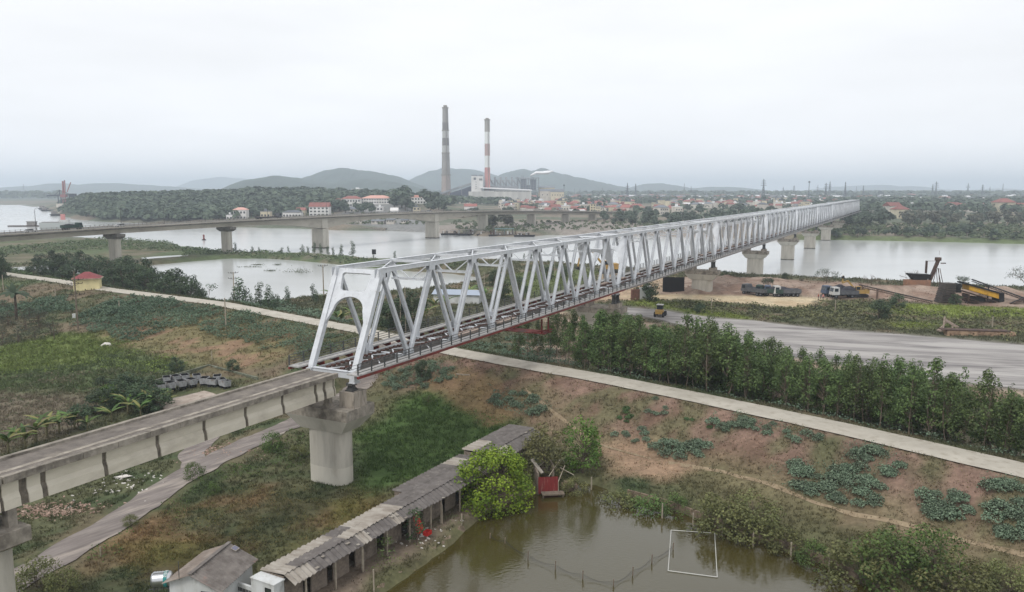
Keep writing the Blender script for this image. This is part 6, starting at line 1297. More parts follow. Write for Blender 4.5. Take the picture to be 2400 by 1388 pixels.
# wheel loader on the yard
x, y, z = gp(1547, 741, 3.1); r = thing('wheel_loader', 'small yellow loader with a white cab roof standing by the grey yard', 'loader', (x, y, z), 1.2)
MB().box(-2.0, .2, -.8, .8, .8, 1.7).box(.2, 1.8, -.5, .5, .7, 1.2).build('body', M['yellow'], r); c = MB().box(-.7, .5, -.65, .65, 1.7, 2.7).build('cab', M['glass'], r); MB().box(-.85, .65, -.75, .75, 2.7, 2.85).build('roof', M['bodyw'], c)
MB().beam((.6, -.5, 1.1), (2.4, -.5, .6), .15, .2).beam((.6, .5, 1.1), (2.4, .5, .6), .15, .2).build('lift_arm', M['yellow'], r); MB().box(2.3, 3.0, -1.1, 1.1, .15, .25).box(2.3, 2.4, -1.1, 1.1, .25, .9).build('bucket', M['dark'], r)
for xx in (-1.3, 1.2):
    for s in (-1, 1): wheel(r, xx, s * .95, .6, .35)
# quarry conveyors, hopper and screens
def conveyor(a, b, label, posts, w=.9, m=None, truss=True):
    ax, ay = P(a[0], a[1] , a[2]); 
    return None
def conv3(A, B, label, posts, w=.9, mm=None, deep=.5):
    A = Vector(A); B = Vector(B); r = thing('conveyor', label, 'conveyor', (A.x, A.y, 0)); O = Vector((A.x, A.y, 0)); d = (B - A); hd = Vector((d.x, d.y, 0)).normalized(); sd_ = Vector((-hd.y, hd.x, 0))
    m = MB()
    for s in (-1, 1):
        o = sd_ * (w / 2 * s); m.beam(A - O + o, B - O + o, .1, .14); m.beam(A - O + o - Vector((0, 0, deep)), B - O + o - Vector((0, 0, deep)), .08, .1); n = int(d.length / 1.2)
        for i in range(n): p0 = A + d * (i / n) - O + o; p1 = A + d * ((i + 1) / n) - O + o - Vector((0, 0, deep)); m.beam(p0, p1, .06, .06)
    m.build('frame', mm or M['rust'], r); MB().beam(A - O + Vector((0, 0, .1)), B - O + Vector((0, 0, .1)), w - .15, .06).build('belt', M['dark'], r)
    for t in posts:
        p0 = A + d * t - O; g0 = Hs(p0.x + O.x, p0.y + O.y); q = MB()
        for s in (-1, 1): q.beam(p0 + sd_ * (w / 2 * s), Vector((p0.x, p0.y, g0 - .3)) + sd_ * (w / 2 * s), .14, .14)
        q.build('support', mm or M['rust'], r)
    return r
def W3(u, v, Y): return PY(u, v, Y)
x, y, z = gp(2150, 712, 3.0); Yc = y
conv3(W3(2014, 668, Yc + 10), W3(2186, 707, Yc - 2), 'long rusty conveyor sloping down to the stepped machine', [.04, .26, .56])
conv3(W3(2278, 655, Yc + 6), W3(2412, 703, Yc - 2), 'long black conveyor rising above the yellow hopper', [.3, .92], 1.1, M['dark'])
conv3(W3(2229, 688, Yc), W3(2292, 706, Yc), 'short rusty conveyor between stepped machine and yellow hopper', [.2, .6])
conv3(W3(2366, 712, Yc - 2), W3(2440, 683, Yc - 4), 'rusty conveyor rising out of the picture at the right edge', [.5])
x, y, z = gp(2216, 710, 3.0); r = thing('stepped_washer', 'dark stepped washing machine with ridged sides beside the conveyor', 'machine', (x, y, z), .1); m = MB()
for i in range(8): m.add([(-2.4 + i * .16, -1.4, i * .62), (2.0 - i * .05, -1.4, i * .62), (2.0 - i * .05, 1.4, i * .62), (-2.4 + i * .16, 1.4, i * .62), (-2.1 + i * .16, -1.3, i * .62 + .52), (1.8 - i * .05, -1.3, i * .62 + .52), (1.8 - i * .05, 1.3, i * .62 + .52), (-2.1 + i * .16, 1.3, i * .62 + .52)], [(3, 2, 1, 0), (4, 5, 6, 7), (0, 1, 5, 4), (1, 2, 6, 5), (2, 3, 7, 6), (3, 0, 4, 7)])
m.build('tiers', mat('grimy_iron', C(76, 68, 64), C(54, 50, 48), 1.2, .85), r); MB().box(2.2, 3.6, -.8, .8, 2.4, 3.0).tube([(2.9, -.8, 4.1), (2.9, .8, 4.1)], .7, 12).box(2.3, 3.5, -.6, .6, 3.0, 4.1).build('motor', M['dark'], r)
r = thing('yellow_hopper', 'long rust-streaked yellow hopper with black rims at the right', 'hopper', (*P(2318, 706, 3.0), Hs(*P(2318, 706, 3.0))), -.05); kx = Yc / 1850.
def Rl(u, v, Y): X_, Y_, Z_ = PY(u, v, Y); return Vector((X_ - r.location.x, Y_ - r.location.y, Z_ - r.location.z))
def slabq(m, qs, th, mi=0):
    q = [Vector(p) for p in qs]; vs = q + [p + Vector((0, th, 0)) for p in q]; m.add(vs, [(0, 1, 2, 3), (7, 6, 5, 4), (0, 4, 5, 1), (1, 5, 6, 2), (2, 6, 7, 3), (3, 7, 4, 0)], mi)
M['hop'] = mat('rust_streaked_yellow', C(206, 160, 52), C(180, 136, 50), .8, .7, c3=C(84, 62, 44), s3=.7, stretch=(1, 1, .35), f3=(.56, .68))
r.rotation_euler = (0, 0, 0); m = MB(); slabq(m, [Rl(2272, 668, Yc), Rl(2272, 680, Yc), Rl(2342, 701, Yc), Rl(2342, 686, Yc)], 3.0); m.build('side', M['hop'], r)
m = MB(); slabq(m, [Rl(2262, 662, Yc - .3), Rl(2262, 666, Yc - .3), Rl(2354, 692, Yc - .3), Rl(2354, 688, Yc - .3)], 3.6); slabq(m, [Rl(2342, 686, Yc - .1), Rl(2342, 710, Yc - .1), Rl(2354, 710, Yc - .1), Rl(2354, 689, Yc - .1)], 3.2); m.build('rim', M['dark'], r)
m = MB(); slabq(m, [Rl(2262, 682, Yc - .2), Rl(2262, 684, Yc - .2), Rl(2340, 709, Yc - .2), Rl(2340, 707, Yc - .2)], 3.4); slabq(m, [Rl(2270, 690, Yc), Rl(2270, 707, Yc), Rl(2273, 707, Yc), Rl(2273, 690, Yc)], 3.0); slabq(m, [Rl(2270, 706, Yc), Rl(2270, 709, Yc), Rl(2340, 712, Yc), Rl(2340, 710, Yc)], 3.0); m.build('frame', M['rust'], r)
m = MB(); slabq(m, [Rl(2273, 694, Yc + .4), Rl(2273, 706, Yc + .4), Rl(2310, 708, Yc + .4), Rl(2310, 698, Yc + .4)], 2.0); m.build('dark_recess', M['black'], r)
# loading hopper on the river bank
x, y, z = gp(2163, 668, 3.6); r = thing('bank_hopper', 'grey loading hopper with a raised bucket tower on the river bank', 'hopper', (x, y, z)); 
MB().add([(-4.8, -1.6, 4.0), (1.8, -1.6, 3.7), (1.8, 1.6, 3.7), (-4.8, 1.6, 4.0), (-3.2, -1, 2.2), (.6, -1, 2.2), (.6, 1, 2.2), (-3.2, 1, 2.2)], [(0, 1, 2, 3), (7, 6, 5, 4), (0, 4, 5, 1), (1, 5, 6, 2), (2, 6, 7, 3), (3, 7, 4, 0)]).build('trough', M['dark'], r)
MB().box(-5.2, 1.6, -1.5, 1.5, -.6, 2.1).build('plinth', mat('earth_plinth', C(150, 112, 88), C(128, 100, 84), .8, .95), r)
m = MB(); m.beam((2.0, 0, 2.0), (4.3, 0, 8.6), 1.0, .7); m.box(3.3, 4.7, -.6, .6, 7.8, 8.8); m.box(4.9, 6.4, -.15, .15, 6.9, 7.2); m.build('bucket_tower', M['rust'], r)
m = MB(); [m.beam((a, b, -.4), (c, b, 5.6), .14, .14) for a, c in ((2.4, 3.4), (4.8, 4.0), (6.0, 4.4)) for b in (-.6, .6)]; m.box(.6, .7, -.6, .6, 4.0, 7.8); m.box(.6, 3.2, -.6, -.5, 7.7, 7.8); m.box(4.2, 4.25, 0, .05, 9.4, 10.8); m.build('legs', M['rust'], r)
# beached pontoon wreck
x, y, z = gp(2285, 785, 3.2); r = thing('pontoon_wreck', 'rusting beige pontoon half buried in the scrub by the yard', 'pontoon', (x, y, z), -.16)
MB().box(-5.5, 6.5, -1.0, 1.0, -.4, 1.0).tube([(6.5, 0, .35), (7.3, 0, .35)], [.65, .5], 8).build('hull', mat('peeling_beige', C(176, 150, 124), C(140, 116, 96), 1, .9, c3=C(96, 74, 60), s3=1.2), r); MB().box(-6.5, 6.0, -1.1, 1.1, 1.0, 1.18).build('deck', M['rust'], r)
x, y, z = gp(2222, 775, 3.2); r = thing('winch_frame', 'collapsed beige winch frame beside the pontoon wreck', 'frame', (x, y, z), .3)
m = MB(); m.beam((-1.4, 0, -.2), (-1.1, 0, 3.2), .2, .25); m.beam((-1.2, 0, 2.6), (2.6, 0, .7), .2, .5); m.beam((1.2, 0, -.2), (1.0, 0, 1.4), .2, .25); m.box(-2.2, 2.0, -.8, .8, .1, .5); m.beam((-2, .5, .4), (0, .5, 1.9), .15, .15); m.build('frame', M['timberpale'], r)
# bare and small trees on the river bank
def bare(seed, h, w, leafy=0):
    g = np.random.default_rng(seed); m = MB(); pts = [(0, 0, -.3), (0, 0, h * .3)]; m.tube(pts, [.14, .1], 5, cap=False); tips = []
    def br(p, d, L, r, k):
        q = p + d * L; m.tube([p, (p + q) / 2 + Vector(g.normal(size=3) * L * .06), q], [r, r * .8, r * .6], 4, cap=False); tips.append(q)
        if k: 
            for _ in range(3): br(q, (d + Vector(g.normal(size=3)) * .55).normalized(), L * .66, r * .55, k - 1)
    for i in range(6): a = i * 1.05; br(Vector((0, 0, h * g.uniform(.1, .35))), Vector((math.cos(a) * w / h, math.sin(a) * w / h, g.uniform(.5, 1))).normalized(), h * .32, .07, 3)
    cr = None
    if leafy: Pn = np.array([tuple(t) for t in tips]); Pn = np.repeat(Pn, leafy, 0) + g.normal(size=(len(Pn) * leafy, 3)) * .25; V, F, c = cards(Pn, .3, None, .5, .9, g, C(78, 92, 76), .2); cr = np_mesh('crown', V, F, M['leaf'], cols=c)
    return m.mesh('trunk', [M['barkpale'] if not leafy else M['bark']]), cr
for i, (u, v, h, w, lf, lb) in enumerate([(1937, 661, 5.5, 5, 3, 'flat-topped leafy tree on the river bank above the trucks'), (2042, 664, 4.2, 4.5, 0, 'spreading leafless shrub on the river bank'), (2132, 664, 5.0, 4.5, 0, 'leafless leaning tree left of the bank hopper'), (2402, 684, 7.5, 4.5, 4, 'sparse leafy tree at the right edge of the river bank'), (2256, 672, 3.6, 2.0, 2, 'small feathery shrub beside the top of the yellow hopper'), (1800, 668, 2.6, 2.0, 3, 'low shrub on the sandy bank right of the fourth pier')]):
    x, y, z = gp(u, v + 2, 3.4); r = thing('bank_tree', lb, 'tree', (x, y, z)); a, b = bare(800 + i, h, w, lf); link(bpy.data.objects.new('trunk', a), r)
    if b: link(bpy.data.objects.new('crown', b), r)
for i, (u, v, sc, lb) in enumerate([(1910, 765 - 40, .8, 'spiky bush in the middle of the scrub beside the yard'), (1700, 655, .5, 'low bush left on the sandy bank'), (1840, 657, .45, 'low bush on the bank crest left of the flat-topped tree'), (1880, 659, .5, 'low bush beside the flat-topped tree'), (2100, 725, .8, 'blue-green bush in the scrub below the rusty conveyor'), (2060, 748, .9, 'big blue-green bush at the near edge of the scrub'), (2300, 705, .6, 'bush growing in front of the yellow hopper'), (2240, 715, .6, 'bush beside the stepped machine'), (1640, 735, .5, 'bush at the far edge of the yard')]):
    x, y, z = gp(u, v, 3.0); as_tree('scrub_bush', [THK[0], DK[1], DK[2]][i % 3], lb, 'bush', x, y, None, sc * .62, i, szx=1.5)
# ================================================================ traffic on the road bridge
def hbp(u, lane):
    """point on the road deck seen in column u"""
    best = None
    for s in np.arange(-240, 430, .5):
        q = HB0 + HD * s + np.array([-HD[1], HD[0]]) * lane; uu = CX + FPX * q[0] / (q[1] * _cp + (CAMZ - hz(s)) * _sp)
        if best is None or abs(uu - u) < best[0]: best = (abs(uu - u), s, q)
    return best[1], best[2]
def on_hb(u, lane): s, q = hbp(u, lane); return q[0], q[1], hz(s) + .05
x, y, z = on_hb(72, -2); car(x, y, z, HRZ, 'white saloon car at the far left of the road bridge')
x, y, z = on_hb(281, -2); car(x, y, z, HRZ + math.pi, 'white car on the road bridge between two lamp posts')
x, y, z = on_hb(168, -2); truck(x, y, z, HRZ, 'dark green truck on the road bridge in front of the barge', M['green'], M['green'], 1, 8)
x, y, z = on_hb(630, -2); truck(x, y, z, HRZ, 'long loaded flatbed truck on the middle of the road bridge', M['grey'], M['darkload'], None, 16, True)
for u, lb in [(1006, 'white car above the pier near the scrap boats'), (1100, 'white van farther along the road bridge'), (1305, 'white car on the descending end of the road bridge')]: x, y, z = on_hb(u, 2); car(x, y, z, HRZ, lb)
for u, lb in [(86, 'street lamp at the far left of the road bridge'), (284, 'street lamp on the road bridge left of the wood'), (384, 'street lamp on the road bridge in front of the wood'), (628, 'street lamp beside the long flatbed truck'), (954, 'street lamp before the pier near the scrap boats'), (766, 'street lamp above the main pier on the spit side')]:
    x, y, z = on_hb(u, 5.2); r = thing('street_lamp', lb, 'street lamp', (x, y, z), HRZ, 'street lamps along the road bridge')
    MB().tube([(0, 0, 0), (0, 0, 8.2), (0, -.9, 8.9), (0, -1.8, 9.1)], [.11, .08, .06, .05], 6).build('pole', M['rail'], r); MB().box(-.14, .14, -2.4, -1.7, 9.0, 9.14).build('lamp_head', M['greysteel'], r)
# river traffic
x, y = P(60, 531, 0); r = thing('river_barge', 'low sand barge with a small cabin on the river at far left', 'barge', (x, y, 0), .1)
MB().add([(-14, -3, .9), (13, -3, .9), (14, 0, .9), (13, 3, .9), (-14, 3, .9), (-13, -2.4, -.4), (12, -2.4, -.4), (12.6, 0, -.4), (12, 2.4, -.4), (-13, 2.4, -.4)], [(0, 1, 2, 3, 4), (9, 8, 7, 6, 5)] + [(i, 5 + i, 5 + (i + 1) % 5, (i + 1) % 5) for i in range(5)]).build('hull', M['rust'], r); MB().box(2, 9, -2, 2, .95, 4.2).box(1.5, 9.5, -2.4, 2.4, 4.2, 4.5).build('cabin', M['greysteel'], r)
x, y = P(143, 541, 0); r = thing('cargo_ship', 'pale grey cargo ship with a red funnel passing behind the road bridge', 'ship', (x, y, 0), .12)
MB().add([(-15, -3, 6.6), (9, -3, 6.6), (13, 0, 6.8), (9, 3, 6.6), (-15, 3, 6.6), (-14, -2.6, -1), (8, -2.6, -1), (10, 0, -1), (8, 2.6, -1), (-14, 2.6, -1)], [(0, 1, 2, 3, 4), (9, 8, 7, 6, 5)] + [(i, 5 + i, 5 + (i + 1) % 5, (i + 1) % 5) for i in range(5)]).build('hull', mat('pale_hull', C(166, 170, 168), rough=.6), r)
MB().box(0, 6.5, -2.2, 2.2, 6.65, 8.6).build('superstructure', M['bodyw'], r); MB().box(0.6, 3.6, -.8, .8, 8.6, 13).build('funnel', mat('faded_red_funnel', C(190, 130, 126), rough=.7), r); MB().box(-13, -1, -2.4, 2.4, 6.65, 7.1).build('hatch', M['greysteel'], r)
x, y = P(478, 563, 0); r = thing('river_buoy', 'dark conical buoy floating on the river beyond the spit', 'buoy', (x, y, 0)); MB().tube([(0, 0, -.3), (0, 0, .5)], [1.3, 1.3], 10).build('float', M['dark'], r); MB().tube([(0, 0, .5), (0, 0, 3.6)], [.7, .15], 8).box(-.45, .45, -.45, .45, 2.2, 3.3).build('tower', M['redsteel'], r)
for i, (u, v, w) in enumerate([(588, 626, 3), (604, 621, 1.2), (635, 635, 1.2), (650, 621, .8), (690, 638, 2.5), (710, 640, 1.5)]):
    x, y = P(u, v, 0); V, F, c = cards(np.stack([R.normal(size=120) * w, R.normal(size=120) * .8, np.abs(R.normal(size=120)) * (.8 if i >= 4 else .2)], -1), .45, None, .5, .9, R, C(96, 102, 84), .3); tag(np_obj('floating_weeds', V, F, M['leafs'], cols=c), 'floating clump of weeds on the lagoon, ' + ['long dark one', 'small one beside the long one', 'round one to the right', 'tiny far one', 'large grassy one', 'second grassy one'][i], 'weeds'); bpy.data.objects[-1] if False else None
    COL.objects[-1].location = (x, y, 0.02)
x, y = P(877, 612, 1.0); r = thing('river_sign', 'square dark river sign board on a post on the spit', 'sign', (x, y, Hs(x, y)), 0); MB().box(-.07, .07, -.07, .07, -.3, 2.6).build('post', M['rail'], r); MB().box(-.9, .9, -.11, -.075, 2.2, 4.4).build('board', M['dark'], r)
# moored scrap boats below the road bridge
for i, (u, v, L, h, a, lb) in enumerate([(1062, 551, 18, 3, .1, 'dark scrap boat moored right of the main pier'), (1100, 552, 16, 4, -.1, 'cluttered scrap boat moored in the middle of the row'), (1142, 553, 15, 3.4, .15, 'scrap boat moored beside the low road bridge pier'), (1182, 554, 22, 5.2, 0, 'moored boat with a long teal canopy'), (1228, 555, 14, 2.6, -.05, 'small moored boat at the right end of the row')]):
    x, y = P(u, v, 0); r = thing('moored_boat', lb, 'boat', (x, y, 0), a, 'scrap boats moored on the far bank'); g = np.random.default_rng(900 + i)
    MB().add([(-L / 2, -2, 1.2), (L / 2 - 1, -2, 1.2), (L / 2 + 1, 0, 1.5), (L / 2 - 1, 2, 1.2), (-L / 2, 2, 1.2), (-L / 2 + .6, -1.6, -.4), (L / 2 - 1.6, -1.6, -.4), (L / 2, 0, -.4), (L / 2 - 1.6, 1.6, -.4), (-L / 2 + .6, 1.6, -.4)], [(0, 1, 2, 3, 4), (9, 8, 7, 6, 5)] + [(k, 5 + k, 5 + (k + 1) % 5, (k + 1) % 5) for k in range(5)]).build('hull', M['dark'], r)
    m = MB()
    m.box(-L / 2 + 1, L / 2 - 2, -1.5, 1.5, 1.2, 1.3)
    for k in range(14): q = g.uniform(-L / 2 + 1, L / 2 - 3); w = g.uniform(.4, 1.4); m.box(q, q + w, g.uniform(-1.6, 0), g.uniform(.1, 1.6), 1.25, 1.25 + g.uniform(.4, h * .7), int(g.integers(0, 3)))
    m.build('clutter', [M['rust'], M['greysteel'], M['white']], r)
    m = MB(); m.box(-L * .3, L * .3, -1.8, 1.8, h, h + .2); [m.box(e, e + .15, f, f + .1, 1.2, h) for e in (-L * .28, 0, L * .27) for f in (-1.7, 1.6)]; m.build('canopy', [mat('teal_canopy', C(110, 136, 140), rough=.8) if i == 3 else M['greysteel']], r)
# ================================================================ hills
def ridge(name, prof, Y, depth, col, seed, label, rough=.035):
    """hill with the given skyline at distance Y and its real depth behind and in front"""
    us = np.array([p[0] for p in prof], float); vs = np.array([p[1] for p in prof], float)
    n = 220; u = np.linspace(us[0], us[-1], n); v = np.interp(u, us, vs)
    for _ in range(4): v[1:-1] = (v[:-2] + 2 * v[1:-1] + v[2:]) / 4
    X = (u - CX) / FPX * Y; Z = CAMZ - (v - HY) / FPX * Y; k = 26; T = np.linspace(-1, 1, k); V = []
    hm = Z.max()
    Z = Z + (fbm(X, X * 0, hm * .25, 4, seed) - .5) * hm * rough * 2
    for t in T:
        w = (math.cos(t * math.pi / 2)) ** 1.3; yy = Y + t * depth + (fbm(X, X * 0 + t, depth, 3, seed + 5) - .5) * depth * .25
        zz = Z * w * (1 + (fbm(X, yy, hm * .9, 4, seed + 9) - .5) * .5 * (1 - w * .85)) - 3; V.append(np.stack([X, yy, zz], -1))
    V = np.stack(V, 0); ii = np.arange(k * n).reshape(k, n); F = np.stack([ii[:-1, :-1], ii[:-1, 1:], ii[1:, 1:], ii[1:, :-1]], -1).reshape(-1, 4)
    m = mat(name + '_wooded', C(*col), C(*[c * .8 for c in col]), .012, .95, c3=C(*[c * 1.12 for c in col]), s3=.004, f3=(.5, .7), world=True)
    tag(np_obj('hills', V.reshape(-1, 3), F, m, smooth=True), label, kind='structure')
G1 = (72, 86, 78)
ridge('near_hill', [(520, 462), (560, 448), (580, 432), (610, 419), (660, 412), (700, 415), (740, 423), (790, 428), (850, 418), (900, 420), (960, 432), (1000, 445), (1040, 460)], 2900, 500, G1, 1, 'wooded hill behind the school')
ridge('mid_hill', [(640, 450), (700, 425), (740, 410), (770, 398), (810, 394), (850, 399), (900, 404), (940, 416), (980, 430), (1020, 450)], 3600, 500, G1, 2, 'higher wooded hill behind the first one')
ridge('plant_hill', [(930, 440), (970, 420), (1010, 402), (1045, 394), (1100, 396), (1135, 403), (1180, 414), (1230, 430), (1280, 446)], 5200, 700, G1, 3, 'pale hill behind the tall chimneys')
ridge('plant_hill_front', [(1040, 452), (1080, 436), (1110, 424), (1150, 421), (1200, 430), (1240, 446)], 4200, 500, G1, 13, 'low hill below the pale hill by the chimneys')
ridge('right_hill', [(1140, 440), (1170, 412), (1200, 400), (1225, 396), (1245, 401), (1270, 394), (1292, 402), (1340, 413), (1400, 425), (1450, 436), (1500, 450)], 4500, 600, G1, 4, 'twin-peaked hill to the right of the power station')
ridge('low_hill', [(1440, 448), (1480, 437), (1510, 430), (1540, 429), (1580, 434), (1620, 441), (1660, 437), (1720, 438), (1780, 445), (1830, 450)], 5600, 600, G1, 5, 'low rounded hills over the town')
ridge('far_right_hill', [(1880, 448), (1940, 438), (2000, 435), (2060, 433), (2090, 437), (2140, 436), (2180, 443), (2260, 446), (2340, 441), (2400, 446), (2460, 449)], 7800, 700, G1, 6, 'pale low hills on the right horizon')
ridge('left_hill', [(-160, 446), (-40, 441), (0, 440), (60, 436), (100, 436), (150, 429), (190, 434), (240, 429), (290, 429), (340, 433), (400, 436), (450, 441), (560, 450)], 5600, 700, G1, 7, 'long pale hills beyond the river at the left')
ridge('pale_hill', [(400, 446), (450, 434), (480, 420), (530, 416), (590, 420), (660, 432), (720, 446)], 9500, 900, G1, 8, 'very pale hill between the left hills and the wooded hill')
# ================================================================ far vegetation
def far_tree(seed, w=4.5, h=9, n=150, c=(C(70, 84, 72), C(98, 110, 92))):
    g = np.random.default_rng(seed); Vs, Fs, Cs = [], [], []; b = 0
    for k in range(9):
        a = g.uniform(0, 6.28); q = w * g.uniform(0, .62); z = h * g.uniform(.32, .82); r_ = w * g.uniform(.34, .5); Pn, d = blob_pts((q * math.cos(a), q * math.sin(a), z), (r_, r_, r_ * .8), n // 5, g, .6)
        k_ = g.uniform(0, 1); V, F, cc = cards(Pn, w * .34, d + np.array([0, 0, .7]), .8, .5, g, np.array(c[0]) * (1 - k_) + np.array(c[1]) * k_, .2); Vs.append(V); Fs.append(F + b); Cs.append(cc); b += len(V)
    t = MB().tube([(0, 0, -1.5), (.1, 0, h * .3), (0, .1, h * .6)], [.32, .26, .14], 5, cap=False)
    t.tube([(0, 0, h * .25), (w * .3, .2, h * .55)], [.16, .06], 4, cap=False).tube([(0, 0, h * .3), (-w * .3, -.3, h * .6)], [.16, .06], 4, cap=False)
    return t.mesh('trunk', M['bark']), np_mesh('crown', np.concatenate(Vs), np.concatenate(Fs), M['leaf'], cols=np.concatenate(Cs))
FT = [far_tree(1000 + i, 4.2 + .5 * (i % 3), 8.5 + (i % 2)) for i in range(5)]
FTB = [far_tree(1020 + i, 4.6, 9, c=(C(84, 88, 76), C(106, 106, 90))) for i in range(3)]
g = np.random.default_rng(77); nft = 0
def far_at(u, v, z, sc, lab, grp, brown=False):
    global nft
    x, y = ghit(u, v)
    if Hs(x, y) < .4: return
    fa = (FTB if brown else FT)[nft % (3 if brown else 5)]; as_tree('far_tree', fa, lab, 'tree', x, y, grp, sc, nft * 1.7, szx=g.uniform(1.0, 1.35)); nft += 1
# trees of the right-hand far bank
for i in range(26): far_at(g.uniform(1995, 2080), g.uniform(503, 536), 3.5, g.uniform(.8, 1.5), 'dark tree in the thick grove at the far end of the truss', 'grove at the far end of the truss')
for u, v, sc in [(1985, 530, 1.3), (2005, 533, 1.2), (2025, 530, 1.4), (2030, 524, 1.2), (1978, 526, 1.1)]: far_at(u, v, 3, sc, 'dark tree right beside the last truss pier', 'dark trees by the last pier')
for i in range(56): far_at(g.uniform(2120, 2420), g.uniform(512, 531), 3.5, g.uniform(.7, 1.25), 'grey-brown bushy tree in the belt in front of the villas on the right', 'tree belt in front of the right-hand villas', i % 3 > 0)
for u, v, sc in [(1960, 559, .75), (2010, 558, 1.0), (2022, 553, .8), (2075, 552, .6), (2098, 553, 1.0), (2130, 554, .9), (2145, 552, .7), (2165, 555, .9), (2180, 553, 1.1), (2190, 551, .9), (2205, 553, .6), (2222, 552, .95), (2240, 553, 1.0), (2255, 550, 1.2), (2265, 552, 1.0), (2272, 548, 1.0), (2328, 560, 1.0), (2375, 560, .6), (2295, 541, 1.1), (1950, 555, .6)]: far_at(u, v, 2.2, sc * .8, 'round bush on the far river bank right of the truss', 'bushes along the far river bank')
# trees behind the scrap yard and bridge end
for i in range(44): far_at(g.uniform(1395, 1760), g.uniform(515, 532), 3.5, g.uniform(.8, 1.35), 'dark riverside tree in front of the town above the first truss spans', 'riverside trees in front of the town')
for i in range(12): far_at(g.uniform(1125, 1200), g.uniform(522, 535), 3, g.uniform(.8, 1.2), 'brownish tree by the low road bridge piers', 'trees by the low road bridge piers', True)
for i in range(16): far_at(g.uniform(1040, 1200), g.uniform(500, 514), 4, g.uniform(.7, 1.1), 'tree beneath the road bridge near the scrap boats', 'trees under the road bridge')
# trees on the school hill
for u, v, sc in [(935, 478, 2.6), (942, 484, 2.3), (925, 486, 1.8), (950, 490, 1.7), (1020, 482, 2.1), (1005, 480, 2.3), (1028, 488, 1.8), (880, 462, 1.7), (900, 462, 1.6), (865, 464, 1.5), (975, 464, 1.9), (990, 466, 1.6), (780, 494, 1.4), (795, 492, 1.5), (810, 496, 1.3), (852, 496, 1.4), (870, 496, 1.3), (965, 492, 1.2), (1010, 494, 1.3), (1040, 492, 1.4), (840, 494, 1.2), (700, 506, 1.1), (645, 506, 1.2), (590, 508, 1.3), (600, 500, 1.4), (655, 500, 1.3), (583, 500, 1.2)]: far_at(u, v + 4, 10, sc, 'large dark tree around the white school on the rise', 'large trees around the school')
# town and plain trees
for i in range(48): v = g.uniform(474, 503); far_at(g.uniform(1160, 1960), v, 4.5, g.uniform(.7, 1.5), 'dark tree among the houses of the far town', 'trees among the town houses')
# woods that read as one mass
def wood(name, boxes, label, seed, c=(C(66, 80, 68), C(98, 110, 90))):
    g = np.random.default_rng(seed); X, Y, S = [], [], []
    for (u0, u1, y0, y1, n, s) in boxes: y = y0 * (y1 / y0) ** g.uniform(0, 1, n); u = g.uniform(u0, u1, n); X.append((u - CX) / FPX * y); Y.append(y); S.append(np.full(n, s) * g.uniform(.7, 1.4, n))
    x, y, s = map(np.concatenate, (X, Y, S)); ok = (poly_sd(x, y, RIVER) > 4) & (fbm(x, y, 60, 3, seed) > .29) & (poly_sd(x, y, FARCH) > 5); x, y, s = x[ok], y[ok], s[ok]; z = H(x, y); K = 16; n = len(x)
    k = g.uniform(0, 1, (n, 1)); col = np.array(c[0]) * (1 - k) + np.array(c[1]) * k
    d = g.normal(size=(n, K, 3)); d /= np.linalg.norm(d, axis=-1, keepdims=True); d[..., 2] = np.abs(d[..., 2]) * .9 + .02
    Pn = np.stack([x, y, z + s * .5], -1)[:, None] + d * s[:, None, None] * np.array([1, 1, 1.15]); nr = (d + np.array([0, 0, .5])).reshape(-1, 3)
    V, F, cc = cards(Pn.reshape(-1, 3), np.repeat(s * 1.05, K), nr, .85, .45, g, np.repeat(col, K, 0), .22); print(name, n); tag(np_obj(name, V, F, M['leafs'], cols=cc), label, kind='stuff')
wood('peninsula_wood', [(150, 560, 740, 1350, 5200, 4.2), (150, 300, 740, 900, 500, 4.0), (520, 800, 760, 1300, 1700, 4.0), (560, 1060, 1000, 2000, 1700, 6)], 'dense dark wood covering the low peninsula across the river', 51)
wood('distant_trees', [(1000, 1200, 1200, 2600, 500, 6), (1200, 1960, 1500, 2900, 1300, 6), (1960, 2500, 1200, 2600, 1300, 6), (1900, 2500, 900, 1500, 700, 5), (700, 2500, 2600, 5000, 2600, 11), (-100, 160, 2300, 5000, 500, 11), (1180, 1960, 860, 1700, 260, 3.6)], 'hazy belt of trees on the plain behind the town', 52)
wood('far_bank_scrub', [(1880, 2450, 475, 640, 900, 1.5), (1060, 1600, 500, 700, 500, 1.2), (480, 1000, 640, 800, 300, 1.3)], 'low scrub along the far river bank', 53, (C(78, 92, 66), C(100, 108, 82)))
